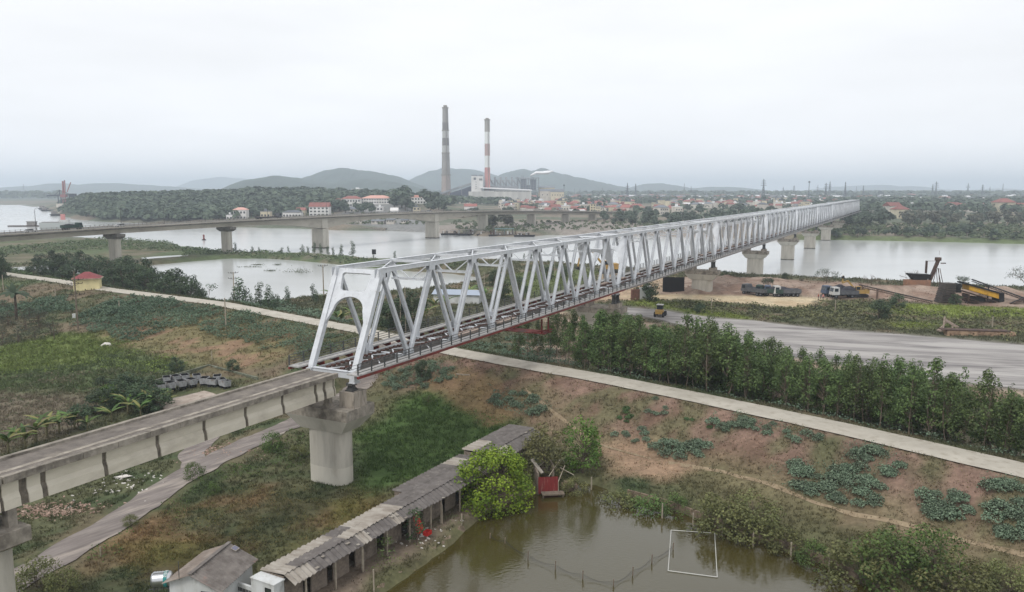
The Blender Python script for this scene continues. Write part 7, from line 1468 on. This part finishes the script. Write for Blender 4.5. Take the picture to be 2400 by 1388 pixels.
# ================================================================ town
M['redroof'] = mat('red_tile_roof', C(154, 98, 90), C(132, 92, 88), .3, .85, rnd=.25); M['greyroof'] = mat('grey_roof', C(120, 124, 130), C(100, 104, 110), .3, .85, rnd=.25); M['whiteroof'] = mat('pale_roof', C(214, 214, 214), rough=.7, rnd=.08)
M['wallw'] = mat('pale_house_wall', C(206, 200, 190), C(186, 178, 168), .2, .9, rnd=.12); M['wally'] = mat('cream_house_wall', C(206, 196, 170), C(190, 180, 158), .2, .9, rnd=.1); M['win'] = mat('dark_window', C(58, 62, 68), rough=.3)
WQ = MB().box(-.6, .6, -.06, .06, 0, 1.4).mesh('window', M['win'])
def roof_mesh(kind, a, b, z, h, m):
    q = MB(); o = .5
    if kind == 'gable': q.add([(-a - o, -b - o, z), (a + o, -b - o, z), (a + o, 0, z + h), (-a - o, 0, z + h), (-a - o, b + o, z), (a + o, b + o, z)], [(0, 1, 2, 3), (3, 2, 5, 4), (0, 3, 4), (1, 5, 2)])
    elif kind == 'hip': q.add([(-a - o, -b - o, z), (a + o, -b - o, z), (a + o, b + o, z), (-a - o, b + o, z), (-a * .45, 0, z + h), (a * .45, 0, z + h)], [(0, 1, 5, 4), (1, 2, 5), (2, 3, 4, 5), (3, 0, 4), (3, 2, 1, 0)])
    else: q.box(-a - .2, a + .2, -b - .2, b + .2, z, z + .4).box(-a * .4, a * .1, -b * .3, b * .4, z + .4, z + 2.6)
    return q.mesh('roof', m)
HT_ = []
for kind, a, b, zz, h, rm, wm in [('gable', 5, 4, 6.5, 2.8, 'redroof', 'wallw'), ('gable', 7, 4.5, 4.2, 2.4, 'redroof', 'wallw'), ('flat', 3, 6, 10.5, 0, 'greyroof', 'wally'), ('hip', 6, 5, 7, 2.6, 'greyroof', 'wallw'), ('flat', 4, 5, 8, 0, 'whiteroof', 'wallw'), ('gable', 10, 5, 3.6, 1.6, 'whiteroof', 'wallw'), ('hip', 5.5, 5, 7.4, 2.8, 'redroof', 'wally')]:
    w = MB().box(-a, a, -b, b, -3, zz - .02)
    if kind == 'gable': w.add([(-a, -b, zz - .02), (-a, b, zz - .02), (-a, 0, zz + h * .86), (a, -b, zz - .02), (a, b, zz - .02), (a, 0, zz + h * .86)], [(0, 2, 1), (3, 4, 5)])
    nf = max(1, int(zz / 3.3)); 
    wmesh = w.mesh('wall', M[wm]); wins = [(x_, -b - .05, 1.0 + 3.3 * f) for f in range(nf) for x_ in np.arange(-a + 1.4, a - .8, 2.6)][:8]
    HT_.append((kind, a, b, zz, wmesh, roof_mesh(kind, a, b, zz, h, M[rm]), wins))
HL = {0: 'two-storey house with red gable roof', 1: 'low house with red gable roof', 2: 'narrow cream tall house with flat roof', 3: 'house with grey hipped roof', 4: 'pale flat-roofed house', 5: 'long low building with pale roof', 6: 'cream house with red hipped roof'}
g = np.random.default_rng(99)
def town_house(u, v, z, k, where, grp, sc=1.0, rz=None, wins=False):
    x, y = P(u, v, z); kind, a, b, zz, wm, rm, wn = HT_[k]
    r = thing('house', HL[k] + ' ' + where, 'house', (x, y, Hs(x, y)), g.uniform(-.7, .7) if rz is None else rz, grp); r.scale = (sc,) * 3
    w = link(bpy.data.objects.new('wall', wm), r); link(bpy.data.objects.new('roof', rm), r)
    if wins:
        for p in wn: o = link(bpy.data.objects.new('window', WQ), w); o.location = p
for i in range(285):
    t = g.uniform(0, 1); v = 471 + 33 * t; u = g.uniform(1165, 1960) if i % 3 else g.uniform(1180, 1480)
    if v > 498 - (u - 1400) * .02 and u > 1600: v = g.uniform(474, 494)
    k = int(g.choice([0, 1, 2, 3, 4, 5, 6], p=[.24, .18, .13, .12, .14, .07, .12])); sec = ('nearer' if v > 488 else 'farther') + ' rows, ' + ('left part of far town' if u < 1400 else ('middle of far town' if u < 1680 else 'far town behind truss'))
    town_house(u, v, 4.5, k, sec, 'houses of the far town', g.uniform(.75, 1.15), wins=v > 492)
for u, v, k, sc, wh in [(2090, 506, 0, 1.4, 'leftmost of the villas on the far right bank'), (2108, 511, 6, 1.2, 'second villa on the right bank, with a walled yard'), (2138, 493, 4, 1.0, 'behind the right bank trees'), (2175, 495, 3, 1.1, 'third villa on the right bank'), (2200, 495, 1, 1.1, 'between grey and pink-roofed villas'), (2232, 497, 0, 1.3, 'with pinkish walls in the middle of the right bank row'), (2250, 495, 0, 1.1, 'beside the pinkish one on the right bank'), (2285, 499, 1, 1.1, 'with a rounded roof on the right bank'), (2300, 492, 6, .9, 'behind the rounded one'), (2350, 500, 6, 1.7, 'big cream villa at the right of the bank row'), (2395, 500, 0, 1.3, 'at the right edge of the picture')]:
    town_house(u, v, 4.5, k, wh.replace('with pinkish walls in the middle', 'pinkish, middle'), 'villas on the right bank', sc, g.uniform(-.3, .3), True)
g2 = np.random.default_rng(5); bm_ = MB()
for i in range(620):
    v = 460.5 + 14 * g2.uniform() ** .8; u = g2.uniform(1170, 1990) if i % 6 else g2.uniform(1990, 2420)
    x, y = P(u, v, 5); a, b, h = g2.uniform(5, 12), g2.uniform(4, 9), g2.uniform(5, 12); k = int(g2.choice([0, 0, 1, 1, 1, 2])); z = float(Hs(x, y)) if i % 20 == 0 else 5.0
    bm_.box(x - a, x + a, y - b, y + b, 0, z + h, 3); bm_.add([(x - a - .5, y - b - .5, z + h), (x + a + .5, y - b - .5, z + h), (x + a + .5, y, z + h + 2.5), (x - a - .5, y, z + h + 2.5), (x - a - .5, y + b + .5, z + h), (x + a + .5, y + b + .5, z + h)], [(0, 1, 2, 3), (3, 2, 5, 4), (0, 3, 4), (1, 5, 2)], k)
tag(bm_.build('distant_houses', [M['redroof'], M['greyroof'], M['whiteroof'], mat('dull_wall', C(168, 164, 158))]), 'hazy mass of small distant houses behind the nearer town rows', kind='stuff')
# individually recognisable buildings across the river
def block(name, label, cat, u0, u1, vt, vb, Y, depth, wm, roof=None, rh=3, rm=None, storeys=2, bays=6, rz=0.0):
    x0, _, zt = PY(u0, vt, Y); x1, _, zb = PY(u1, vb, Y); cx = (x0 + x1) / 2; a = (x1 - x0) / 2; b = depth / 2
    r = thing(name, label, cat, (cx, Y + b, zb), rz); h = zt - zb
    w = MB().box(-a, a, -b, b, -8, h - .02)
    if roof == 'gable': w.add([(-a, -b, h - .02), (-a, b, h - .02), (-a, 0, h + rh * .9), (a, -b, h - .02), (a, b, h - .02), (a, 0, h + rh * .9)], [(0, 2, 1), (3, 4, 5)])
    wo_ = w.build('wall', wm, r); link(bpy.data.objects.new('roof', roof_mesh(roof or 'flat', a, b, h, rh, rm or M['greyroof'])), r)
    for f in range(storeys):
        for q in range(bays): o = link(bpy.data.objects.new('window', WQ), wo_); o.location = (-a + 2 * a * (q + .5) / bays, -b - .05, h * (f + .3) / storeys); o.scale = (min(1.6, a / bays * .9), 1, min(1.3, h / storeys * .33))
    return r
M['pinkroof'] = mat('faded_pink_roof', C(206, 160, 148), rough=.85); M['wht'] = mat('bright_white_wall', C(226, 224, 222), C(206, 204, 200), .15, .9)
block('school', 'long white three-storey school with pink roof on the rise', 'school', 846, 918, 465, 484, 860, 14, M['wht'], 'hip', 3.2, M['pinkroof'], 3, 12)
block('school_wing', 'white school wing with red roof left of the long one', 'school', 800, 845, 466, 486, 850, 12, M['wht'], 'hip', 3, M['redroof'], 2, 7)
block('red_roof_annex', 'small red-roofed annex at the left end of the school', 'house', 784, 799, 471, 480, 850, 8, M['wht'], 'hip', 2.6, M['redroof'], 1, 3)
block('white_block', 'white three-storey block between the big dark trees', 'building', 958, 998, 463, 486, 900, 12, M['wht'], None, 0, M['pinkroof'], 3, 6)
block('white_villa', 'white villa with pink hipped roof above the tee pier', 'house', 546, 577, 492, 516, 740, 9, M['wht'], 'hip', 2.2, M['pinkroof'], 2, 4)
block('villa_wing', 'low white wing left of the white villa', 'house', 530, 545, 505, 517, 735, 7, M['wht'], None, 0, M['whiteroof'], 1, 2)
block('yellow_villa', 'small yellow flat-roofed house behind the road bridge', 'house', 610, 633, 496, 512, 745, 7, M['wally'], None, 0, M['greyroof'], 1, 3)
block('white_bungalow', 'long low white house with grey roof behind the road bridge', 'house', 662, 706, 498, 512, 745, 8, M['wht'], 'hip', 2, M['greyroof'], 1, 6)
block('red_gable_house', 'house with orange-red gable roof behind the white bungalow', 'house', 694, 714, 493, 508, 775, 8, M['wally'], 'gable', 2.6, M['redroof'], 1, 3)
block('red_roof_villa', 'large white villa with big red gable roof and balconies', 'house', 724, 771, 485, 507, 760, 10, M['wht'], 'gable', 4.2, M['redroof'], 3, 5)
block('grey_house', 'small grey house at the foot of the school hill', 'house', 819, 840, 490, 506, 800, 8, M['wallw'], 'gable', 2.4, M['greyroof'], 2, 2)
block('narrow_house', 'narrow white house near the middle of the road bridge', 'house', 882, 898, 486, 504, 800, 7, M['wht'], None, 0, M['whiteroof'], 2, 2)
block('white_gable_house', 'little white gabled house below the big dark tree', 'house', 915, 932, 494, 505, 790, 7, M['wht'], 'gable', 3, M['wht'], 1, 2)
block('beige_house', 'beige flat-roofed house before the scrap yard', 'house', 968, 985, 486, 502, 800, 7, M['wally'], None, 0, M['greyroof'], 2, 2)
block('orange_gable_house', 'house with bright orange-red roof by the road bridge', 'house', 1088, 1117, 484, 500, 830, 9, M['wht'], 'gable', 2.8, M['redroof'], 1, 4)
block('pale_warehouse', 'pale gabled warehouse standing in the peninsula wood', 'warehouse', 427, 462, 470, 492, 1010, 18, M['wallw'], 'gable', 4, M['whiteroof'], 1, 1)
block('white_hall', 'very long hall with bright white roof in the town', 'hall', 1605, 1670, 479, 484, 1250, 25, M['wallw'], 'gable', 2.5, M['whiteroof'], 1, 8)
block('far_block', 'grey and white block on the skyline behind the school', 'building', 824, 853, 443, 458, 1500, 14, M['wallw'], None, 0, M['whiteroof'], 3, 5)
block('water_tower_block', 'small pale tower on the skyline left of the school', 'tower', 724, 733, 447, 458, 1500, 7, M['wht'], None, 0, M['whiteroof'], 2, 1)
block('roof_house', 'pale house on the skyline above the peninsula wood', 'house', 575, 587, 452, 460, 1500, 8, M['wht'], None, 0, M['whiteroof'], 1, 2)
block('cream_town_block', 'cream stepped block standing out in the left town', 'building', 1384, 1402, 478, 496, 900, 9, M['wally'], None, 0, M['greyroof'], 3, 3)
for i, (u0, u1, v, Y) in enumerate([(1790, 1815, 458, 2600), (1840, 1890, 459, 2700), (1900, 1945, 457, 2800), (1700, 1725, 461, 2300), (1945, 1960, 459, 2600)]):
    block('factory_hall', ['first', 'second', 'third', 'fourth', 'fifth'][i] + ' distant white-roofed factory hall below the pylons counting from the ' + 'left group', 'factory', u0, u1, v, v + 4, Y, 40, M['wallw'], 'gable', 4, M['whiteroof'], 1, 6)
for i, (u, v, w) in enumerate([(800, 517, 22), (832, 516, 16), (870, 518, 30), (905, 516, 18), (940, 517, 16)]):
    block('quay_shed', 'low shed on the gravel quay seen under the road bridge, ' + ['leftmost', 'small left', 'long middle', 'right of the middle', 'rightmost'][i], 'shed', u, u + w, v, v + 5, 655 + i, 9, M['wallw'], 'gable', 1, M['greyroof'], 1, 3)
x0, y0 = P(790, 539, 0); x1, y1 = P(905, 541, 0); r = thing('quay_wall', 'dark piled quay wall edging the gravel bank', 'quay', (x0, y0, 0)); m = MB(); n_ = 30; d_ = np.array([x1 - x0, y1 - y0])
for i in range(n_): p0, p1 = d_ * i / n_, d_ * (i + .6) / n_; m.beam((p0[0], p0[1], .8), (p1[0], p1[1], .8), 1.2, 3.2)
m.beam((0, 1, 1.8), (d_[0], d_[1] + 1, 1.8), 2.5, .8); m.build('piles', M['concdark'], r)
# ================================================================ power station
PYY = 1600.; K_ = PYY / FPX
def PX(u): return (u - CX) * K_
def PZ(v): return CAMZ - (v - HY) * K_
def chimney(name, u, v0, vt, vb, r_b, r_t, bands, label, rings):
    r = thing(name, label, 'chimney', (PX(u), PYY, 0)); zt, zb = PZ(vt), 2.0
    cols = []
    zs = [zt]; lst = []
    prev = vt
    for vv, mt, *_ in bands: lst.append((PZ(prev), PZ(vv), mt)); prev = vv
    lst.append((PZ(prev), zb, bands[-1][2] if len(bands[-1]) > 2 else bands[-1][1]))
    for za, zc, mt in lst:
        ra_, rc = (r_t + (r_b - r_t) * ((zt - z_) / (zt - zb)) ** 1.25 for z_ in (za, zc)); MB().tube([(0, 0, zc), (0, 0, (za + zc) / 2), (0, 0, za - .01)], [rc, (ra_ + rc) / 2, ra_], 28, cap=False).build('band', mt, r, smooth=True)
    MB().tube([(0, 0, zt), (0, 0, PZ(v0))], [r_t * .68, r_t * .66], 24).build('flue', M['concdark'], r, smooth=True)
    for v_ in rings: z_ = PZ(v_); rr = r_t + (r_b - r_t) * ((zt - z_) / (zt - zb)) ** 1.25; MB().tube([(0, 0, z_ - .8), (0, 0, z_ + .8)], [rr + 1.2, rr + 1.2], 28).build('gallery', M['concdark'], r)
    MB().box(r_t * .3, r_t * .3 + 1.0, -r_b * 1.02, -r_t * .9, 10, zt).build('ladder', M['concdark'], r); return r
cg = mat('chimney_grey', C(156, 152, 148), C(140, 136, 132), .05, .9); cd = mat('chimney_dark_band', C(122, 116, 114), C(108, 102, 100), .05, .9); cl_ = mat('chimney_pale_band', C(190, 190, 186), C(172, 172, 168), .05, .9); cp_ = mat('chimney_pinkish', C(172, 158, 150), C(154, 142, 136), .05, .9)
cr_ = mat('chimney_red_band', C(196, 138, 132), C(180, 128, 124), .05, .9); cw_ = mat('chimney_white_band', C(226, 228, 226), rough=.9); co = mat('chimney_top_grey', C(158, 154, 148), rough=.9); cpr = mat('chimney_dusty_pink', C(176, 150, 144), rough=.9)
chimney('chimney', 1047, 253, 259, 445, 10.5, 5.6, [(292, cg), (310, cd), (327, cl_), (344, cd), (361, cl_), (411, cg), (440, cp_, cp_)], 'tall tapering grey chimney with dull bands, left of the pair', [259, 310, 361, 411])
chimney('chimney', 1143, 282, 286, 445, 5.8, 5.2, [(313, co), (340, cw_), (367, cpr), (394, cw_), (440, cr_, cr_)], 'slimmer red and white banded chimney, right of the pair', [286])
def pbox(m, u0, u1, v0, v1, d0, d1, mi=0): m.box(PX(u0), PX(u1), d0, d1, PZ(v1), PZ(v0), mi); return m
r = thing('boiler_house_tower', 'white coal bunker tower of the power station with a round emblem', 'tower', (0, PYY, 0))
pbox(MB(), 1107, 1133.5, 414, 480, -24, 0).build('wall', M['wht'], r); pbox(pbox(MB(), 1107.5, 1120, 411, 414, -22, -2), 1122.5, 1133, 411, 414, -22, -2).build('roof_plant', M['greyroof'], r)
MB().tube([(PX(1115), -24.05, PZ(420)), (PX(1115), -24.4, PZ(420))], 2.6, 20).build('round_emblem', M['greyroof'], r)
for v_ in (427.5, 433, 437.5, 441.5): pbox(MB(), 1116.6, 1118.8, v_ - .7, v_ + .7, -24.3, -24.004).build('window', M['win'], r)
for u_ in (1125.5, 1128, 1130.5): pbox(MB(), u_, u_ + 1.6, 419.5, 424, -24.3, -24.004).build('window', M['win'], r)
r = thing('turbine_hall', 'long pale turbine hall with a white roof line at the power station', 'hall', (0, PYY, 0))
pbox(pbox(MB(), 1101, 1134, 449, 482, -34, -24.2), 1133.7, 1244, 447, 482, -34, 6).build('wall', mat('streaked_pale_wall', C(206, 204, 198), C(178, 176, 172), .03, .9, stretch=(3, 1, .3)), r)
MB().add([(PX(1128), -35, PZ(440.5)), (PX(1245), -35, PZ(446)), (PX(1245), 6.5, PZ(444.5)), (PX(1128), 6.5, PZ(438.5)), (PX(1128), -35, PZ(442)), (PX(1245), -35, PZ(447.5)), (PX(1245), 6.5, PZ(446)), (PX(1128), 6.5, PZ(440))], [(0, 1, 2, 3), (7, 6, 5, 4), (0, 4, 5, 1), (1, 5, 6, 2), (2, 6, 7, 3), (3, 7, 4, 0)]).build('roof', M['whiteroof'], r)
for i in range(26): u_ = 1160 + i * 3.1; pbox(MB(), u_, u_ + 1.6, 447.6, 449.2, -34.3, -34.004).build('window', M['win'], r)
r = thing('boiler_units', 'row of grey boiler units with inclined ducts behind the turbine hall', 'industrial plant', (0, PYY + 12, 0)); M['plant'] = mat('dusty_plant_steel', C(156, 158, 162), C(128, 132, 138), .05, .9)
pbox(MB(), 1134, 1216, 436, 470, 0, 22).build('base', M['plant'], r)
for i in range(6):
    u_ = 1140 + i * 13.2; m = MB(); pbox(m, u_ + 5, u_ + 8.5, 418, 436, 4, 9); pbox(m, u_ + 4.4, u_ + 9.2, 415, 419, 3, 10); pbox(m, u_ - 1, u_ + .4, 423, 436, 4, 6); m.beam((PX(u_ + 8.5), 6, PZ(421)), (PX(u_ + 15), 6, PZ(432)), 3.5, 2.4); m.beam((PX(u_ - 1), 8, PZ(426)), (PX(u_ + 6), 8, PZ(435)), 2, 1.5)
    for w in range(4): m.beam((PX(u_ - 1), 3, PZ(424 + w * 3.4)), (PX(u_ + 11), 3, PZ(424 + w * 3.4)), .6, .6)
    m.build('boiler_unit', M['plant'], r)
r = thing('new_boiler_frame', 'big open steel boiler frame with flat roof decks', 'industrial plant', (0, PYY + 14, 0)); m = MB(); pbox(pbox(m, 1208, 1264, 416.5, 418.2, 0, 22), 1214, 1252, 419.6, 420.6, 0, 22)
for u_ in np.arange(1214, 1266, 6): pbox(m, u_, u_ + .9, 418, 452, 0, 1); pbox(m, u_, u_ + .9, 418, 452, 20, 21)
for v_ in (424, 429, 434, 439, 444): pbox(m, 1214, 1265, v_, v_ + .7, 0, 1)
m.build('steel_frame', M['plant'], r); m = MB(); pbox(pbox(pbox(m, 1221, 1234, 421, 446, 3, 18), 1243, 1256, 421, 446, 3, 18), 1232, 1242, 434, 452, 2, 18); m.build('boiler', mat('dark_boiler', C(112, 120, 132), rough=.9), r)
m = MB(); [pbox(m, u_, u_ + 1.2, 412.5, 416.5, 6, 9) for u_ in (1221, 1223.5, 1226, 1243, 1246, 1249)]; m.build('vents', M['plant'], r)
r = thing('coal_conveyor', 'inclined conveyor gallery rising to the bunker tower', 'conveyor', (0, PYY - 14, 0)); MB().beam((PX(1030), 0, PZ(455)), (PX(1107), 0, PZ(430.5)), 5, 3.4).beam((PX(1030), 0, PZ(457.2)), (PX(1107), 0, PZ(432.8)), 4, .8).build('gallery', M['plant'], r); [pbox(MB(), u_, u_ + 1.2, v_, 480, -1, 1).build('support', M['plant'], r) for u_, v_ in ((1050, 450), (1083.5, 440.5))]
r = thing('dark_coal_hall', 'dark slate-blue coal hall below the conveyor gallery', 'hall', (0, PYY - 6, 0)); MB().add([(PX(a), b, PZ(c)) for b in (0, 22) for a, c in ((1050, 480), (1107, 480), (1107, 436), (1050, 455))], [(0, 1, 2, 3), (7, 6, 5, 4), (0, 4, 5, 1), (1, 5, 6, 2), (2, 6, 7, 3), (3, 7, 4, 0)]).build('wall', mat('slate_blue_cladding', C(94, 98, 118), rough=.8), r)
for i, (u0, u1, v0, v1, Y, mt) in enumerate([(1262, 1300, 440, 452, 1640, 'wally'), (1266, 1322, 448, 462, 1560, 'wallw'), (1292, 1322, 450, 462, 1540, 'wally'), (1075, 1104, 466, 470, 1400, 'wallw')]): block('plant_shed', ['beige upper shed right of the boilers', 'wide grey-roofed shed right of the turbine hall', 'cream gabled shed right of the turbine hall', 'long low building below the conveyor'][i], 'shed', u0, u1, v0, v1, Y, 25, M[mt], 'gable', 4, M['greyroof'], 1, 5)
# steam plume
pm = mat('steam', C(244, 244, 246), rough=1.0)
g = np.random.default_rng(4); pts = [PY(u, v, 1750) for u, v in [(1243, 413), (1249, 409), (1257, 406), (1266, 404.5), (1275, 405.5), (1284, 404), (1296, 402)]]; tag(MB().tube([(a, b, c + g.uniform(-1, 1)) for a, b, c in pts], [1.0, 2.2, 3.0, 3.0, 3.4, 3.8, 1.2], 12).build('steam_plume', pm, smooth=True), 'thin white steam plume drifting over the boiler frame', kind='stuff')
# ================================================================ pylons, masts, cranes
M['pyl'] = mat('pylon_steel', C(74, 80, 88), rough=.8)
def pylon_mesh(arms=3, w=3.6):
    m = MB(); H_ = 50; _b = m.beam; m.beam = lambda p, q, a, b, *r: _b(p, q, a * 1.7, b * 1.7, *r)
    for sx in (-1, 1):
        for sy in (-1, 1): m.beam((sx * w, sy * w, 0), (sx * .9, sy * .9, 34), .5, .5); m.beam((sx * .9, sy * .9, 34), (sx * .3, sy * .3, H_), .4, .4)
    z = 0
    while z < 33:
        q = w + (.9 - w) * z / 34; q2 = w + (.9 - w) * (z + 5) / 34
        for s in (-1, 1): m.beam((-q, s * q, z), (q2, s * q2, z + 5), .28, .28); m.beam((q, s * q, z), (-q2, s * q2, z + 5), .28, .28); m.beam((s * q, -q, z), (s * q2, q2, z + 5), .28, .28)
        z += 5.5
    for k in range(arms): zz = 35 + k * 5; m.beam((-7 + k, 0, zz), (7 - k, 0, zz), .45, .45); m.beam((-7 + k, 0, zz), (0, 0, zz + 1.8), .25, .25); m.beam((7 - k, 0, zz), (0, 0, zz + 1.8), .25, .25)
    return m.mesh('electricity_pylon', M['pyl'])
PM = [pylon_mesh(3), pylon_mesh(2, 4.4)]
for i, (u, vt, h) in enumerate([(1784, 420, 56), (1468, 429, 46), (1487, 431, 46), (1600, 430, 60), (1616, 437, 42), (1830, 438, 40), (1855, 435, 43), (1910, 434, 43), (1929, 429, 46), (1938, 426, 52), (1974, 427, 48), (2000, 437, 44), (2016, 435, 42), (2177, 432, 46), (2185, 426, 50), (2259, 430, 50), (2293, 433, 44), (2310, 438, 42), (2340, 431, 52), (2398, 430, 50), (1345, 440, 38), (1358, 440, 38), (1410, 440, 38), (66, 432, 60)]):
    Y = (h - 26.7) * FPX / (446 - vt); x = (u - CX) / FPX * Y; pos = ['tall lone pylon left of the pylon row, over the truss', 'left of two pylons over the town', 'right of two pylons over the town', 'faint wide pylon over the town', 'small pylon beside the faint wide one', 'short sturdy pylon right of the lone tall one', 'pylon beside the white factory smoke', 'pylon right of the slim mast', 'left of a close pair above the truss', 'taller of a close pair above the truss', 'lone pylon left of the truss end', 'faint pylon near the truss end', 'pylon above the truss end', 'left of a crowded pair on the right plain', 'taller of a crowded pair on the right plain', 'pylon in the middle of the right plain', 'narrow pylon on the right plain', 'small faint pylon beside the narrow one', 'broad pylon near the right edge', 'pylon cut by the right edge', 'small pylon right of the power station', 'second small pylon right of the power station', 'third small pylon right of the power station', 'pale pylon on the far left shore'][i]
    o = link(bpy.data.objects.new('electricity_pylon', PM[i % 2])); o.location = (x, Y, 5); s = h / 50; o.scale = (s, s, s); o.rotation_euler = (0, 0, i * .4); tag(o, 'lattice ' + pos, 'pylon', 'electricity pylons on the plain')
for u, vt, vb, Y, lb in [(1897, 424, 466, 1700, 'slim telecom mast among the pylons'), (1322, 432, 462, 1700, 'blue and white mast right of the power station')]:
    x, _, z = PY(u, vt, Y); o = MB().tube([(0, 0, -3), (0, 0, z - 5)], [1.0, .5], 6).box(-1.5, 1.5, -1.5, 1.5, z - 9, z - 6).build('mast', M['pyl'], loc=(x, Y, 5)); tag(o, lb, 'mast')
YC = 1120.; kc = YC / FPX
def cz(v): return CAMZ - (v - HY) * kc
def cx_(u): return (u - CX) * kc
M['crr'] = mat('dull_red_crane', C(150, 104, 104), rough=.8)
r = thing('harbour_crane', 'tall reddish harbour crane with raised jib on the far left shore', 'crane', (cx_(158), YC, 0)); m = MB()
for sx in (-2, 2): m.beam((sx, 0, 2), (sx * .6, 0, cz(447)), .9, .9)
m.beam((-.5, 0, cz(452)), (0, 0, cz(425)), 2.0, 1.6); m.beam((2.0, 0, cz(452)), (2.6, 0, cz(423)), 1.2, 1.2); m.box(-3.5, 3.5, -3, 3, cz(462), cz(456)); m.beam((5, 0, cz(450)), (11, 0, cz(428)), 1.0, 1.0); m.build('frame', M['crr'], r)
r = thing('ship_loader', 'grey ship loader with a long horizontal boom on the far left shore', 'crane', (cx_(150), YC + 8, 0)); m = MB()
m.beam((cx_(111) - cx_(150), 0, cz(459)), (cx_(176) - cx_(150), 0, cz(456)), 1.6, 1.8); m.beam((-5.5, 0, cz(458)), (-5, 0, cz(446)), 1, 1); m.beam((-5, 0, cz(446)), (cx_(128) - cx_(150), 0, cz(458)), .6, .6); m.beam((-5, 0, cz(446)), (cx_(170) - cx_(150), 0, cz(457)), .6, .6)
for e in (-8, -4, 8, 14): m.beam((e, 0, 1), (e, 0, cz(457)), 1, 1)
m.box(10, 17, -3, 3, cz(462), cz(454)); m.build('frame', M['pyl'], r)
x, y = P(150, 497, 3); r = thing('loading_hopper', 'pale concrete hopper below the harbour crane', 'hopper', (x, y, 0)); MB().box(-5, 5, -4, 4, 0, 9).add([(-7, -5, 9), (7, -5, 9), (7, 5, 9), (-7, 5, 9), (-7, -5, 14), (7, -5, 14), (7, 5, 14), (-7, 5, 14)], [(3, 2, 1, 0), (4, 5, 6, 7), (0, 1, 5, 4), (1, 2, 6, 5), (2, 3, 7, 6), (3, 0, 4, 7)]).build('body', M['wallw'], r)
for i, (u, v, L) in enumerate([(110, 491, 26), (122, 495, 30), (140, 506, 22)]):
    x, y = P(u, v, 0); r = thing('moored_barge', ['dark barge moored at the tip of the far left shore', 'second dark barge moored beside the crane shore', 'small dark barge moored below the pale hopper'][i], 'barge', (x, y, 0), .3 * i); MB().add([(-L / 2, -4, 2.2), (L / 2, -4, 2.2), (L / 2, 4, 2.2), (-L / 2, 4, 2.2), (-L / 2 + 2, -3.4, -.5), (L / 2 - 2, -3.4, -.5), (L / 2 - 2, 3.4, -.5), (-L / 2 + 2, 3.4, -.5)], [(0, 1, 2, 3), (7, 6, 5, 4), (0, 4, 5, 1), (1, 5, 6, 2), (2, 6, 7, 3), (3, 7, 4, 0)]).build('hull', M['dark'], r); MB().box(-L / 2 + 2, -L / 2 + 8, -2.5, 2.5, 2.2, 6).build('cabin', M['greysteel'], r)
# ================================================================ the air
hm_ = bpy.data.materials.new('haze'); hm_.use_nodes = True; hm_.node_tree.nodes.remove(hm_.node_tree.nodes['Principled BSDF']); hv = hm_.node_tree.nodes.new('ShaderNodeVolumePrincipled')
hv.inputs['Color'].default_value = (0.80, 0.89, 1.0, 1); hv.inputs['Density'].default_value = .0002; hv.inputs['Anisotropy'].default_value = 0.0
hm_.node_tree.links.new(hv.outputs[0], hm_.node_tree.nodes['Material Output'].inputs['Volume'])
tag(MB().box(-12000, 12000, -200, 16000, -5, 214).build('haze', hm_), 'thin pale haze over the river plain', kind='stuff')
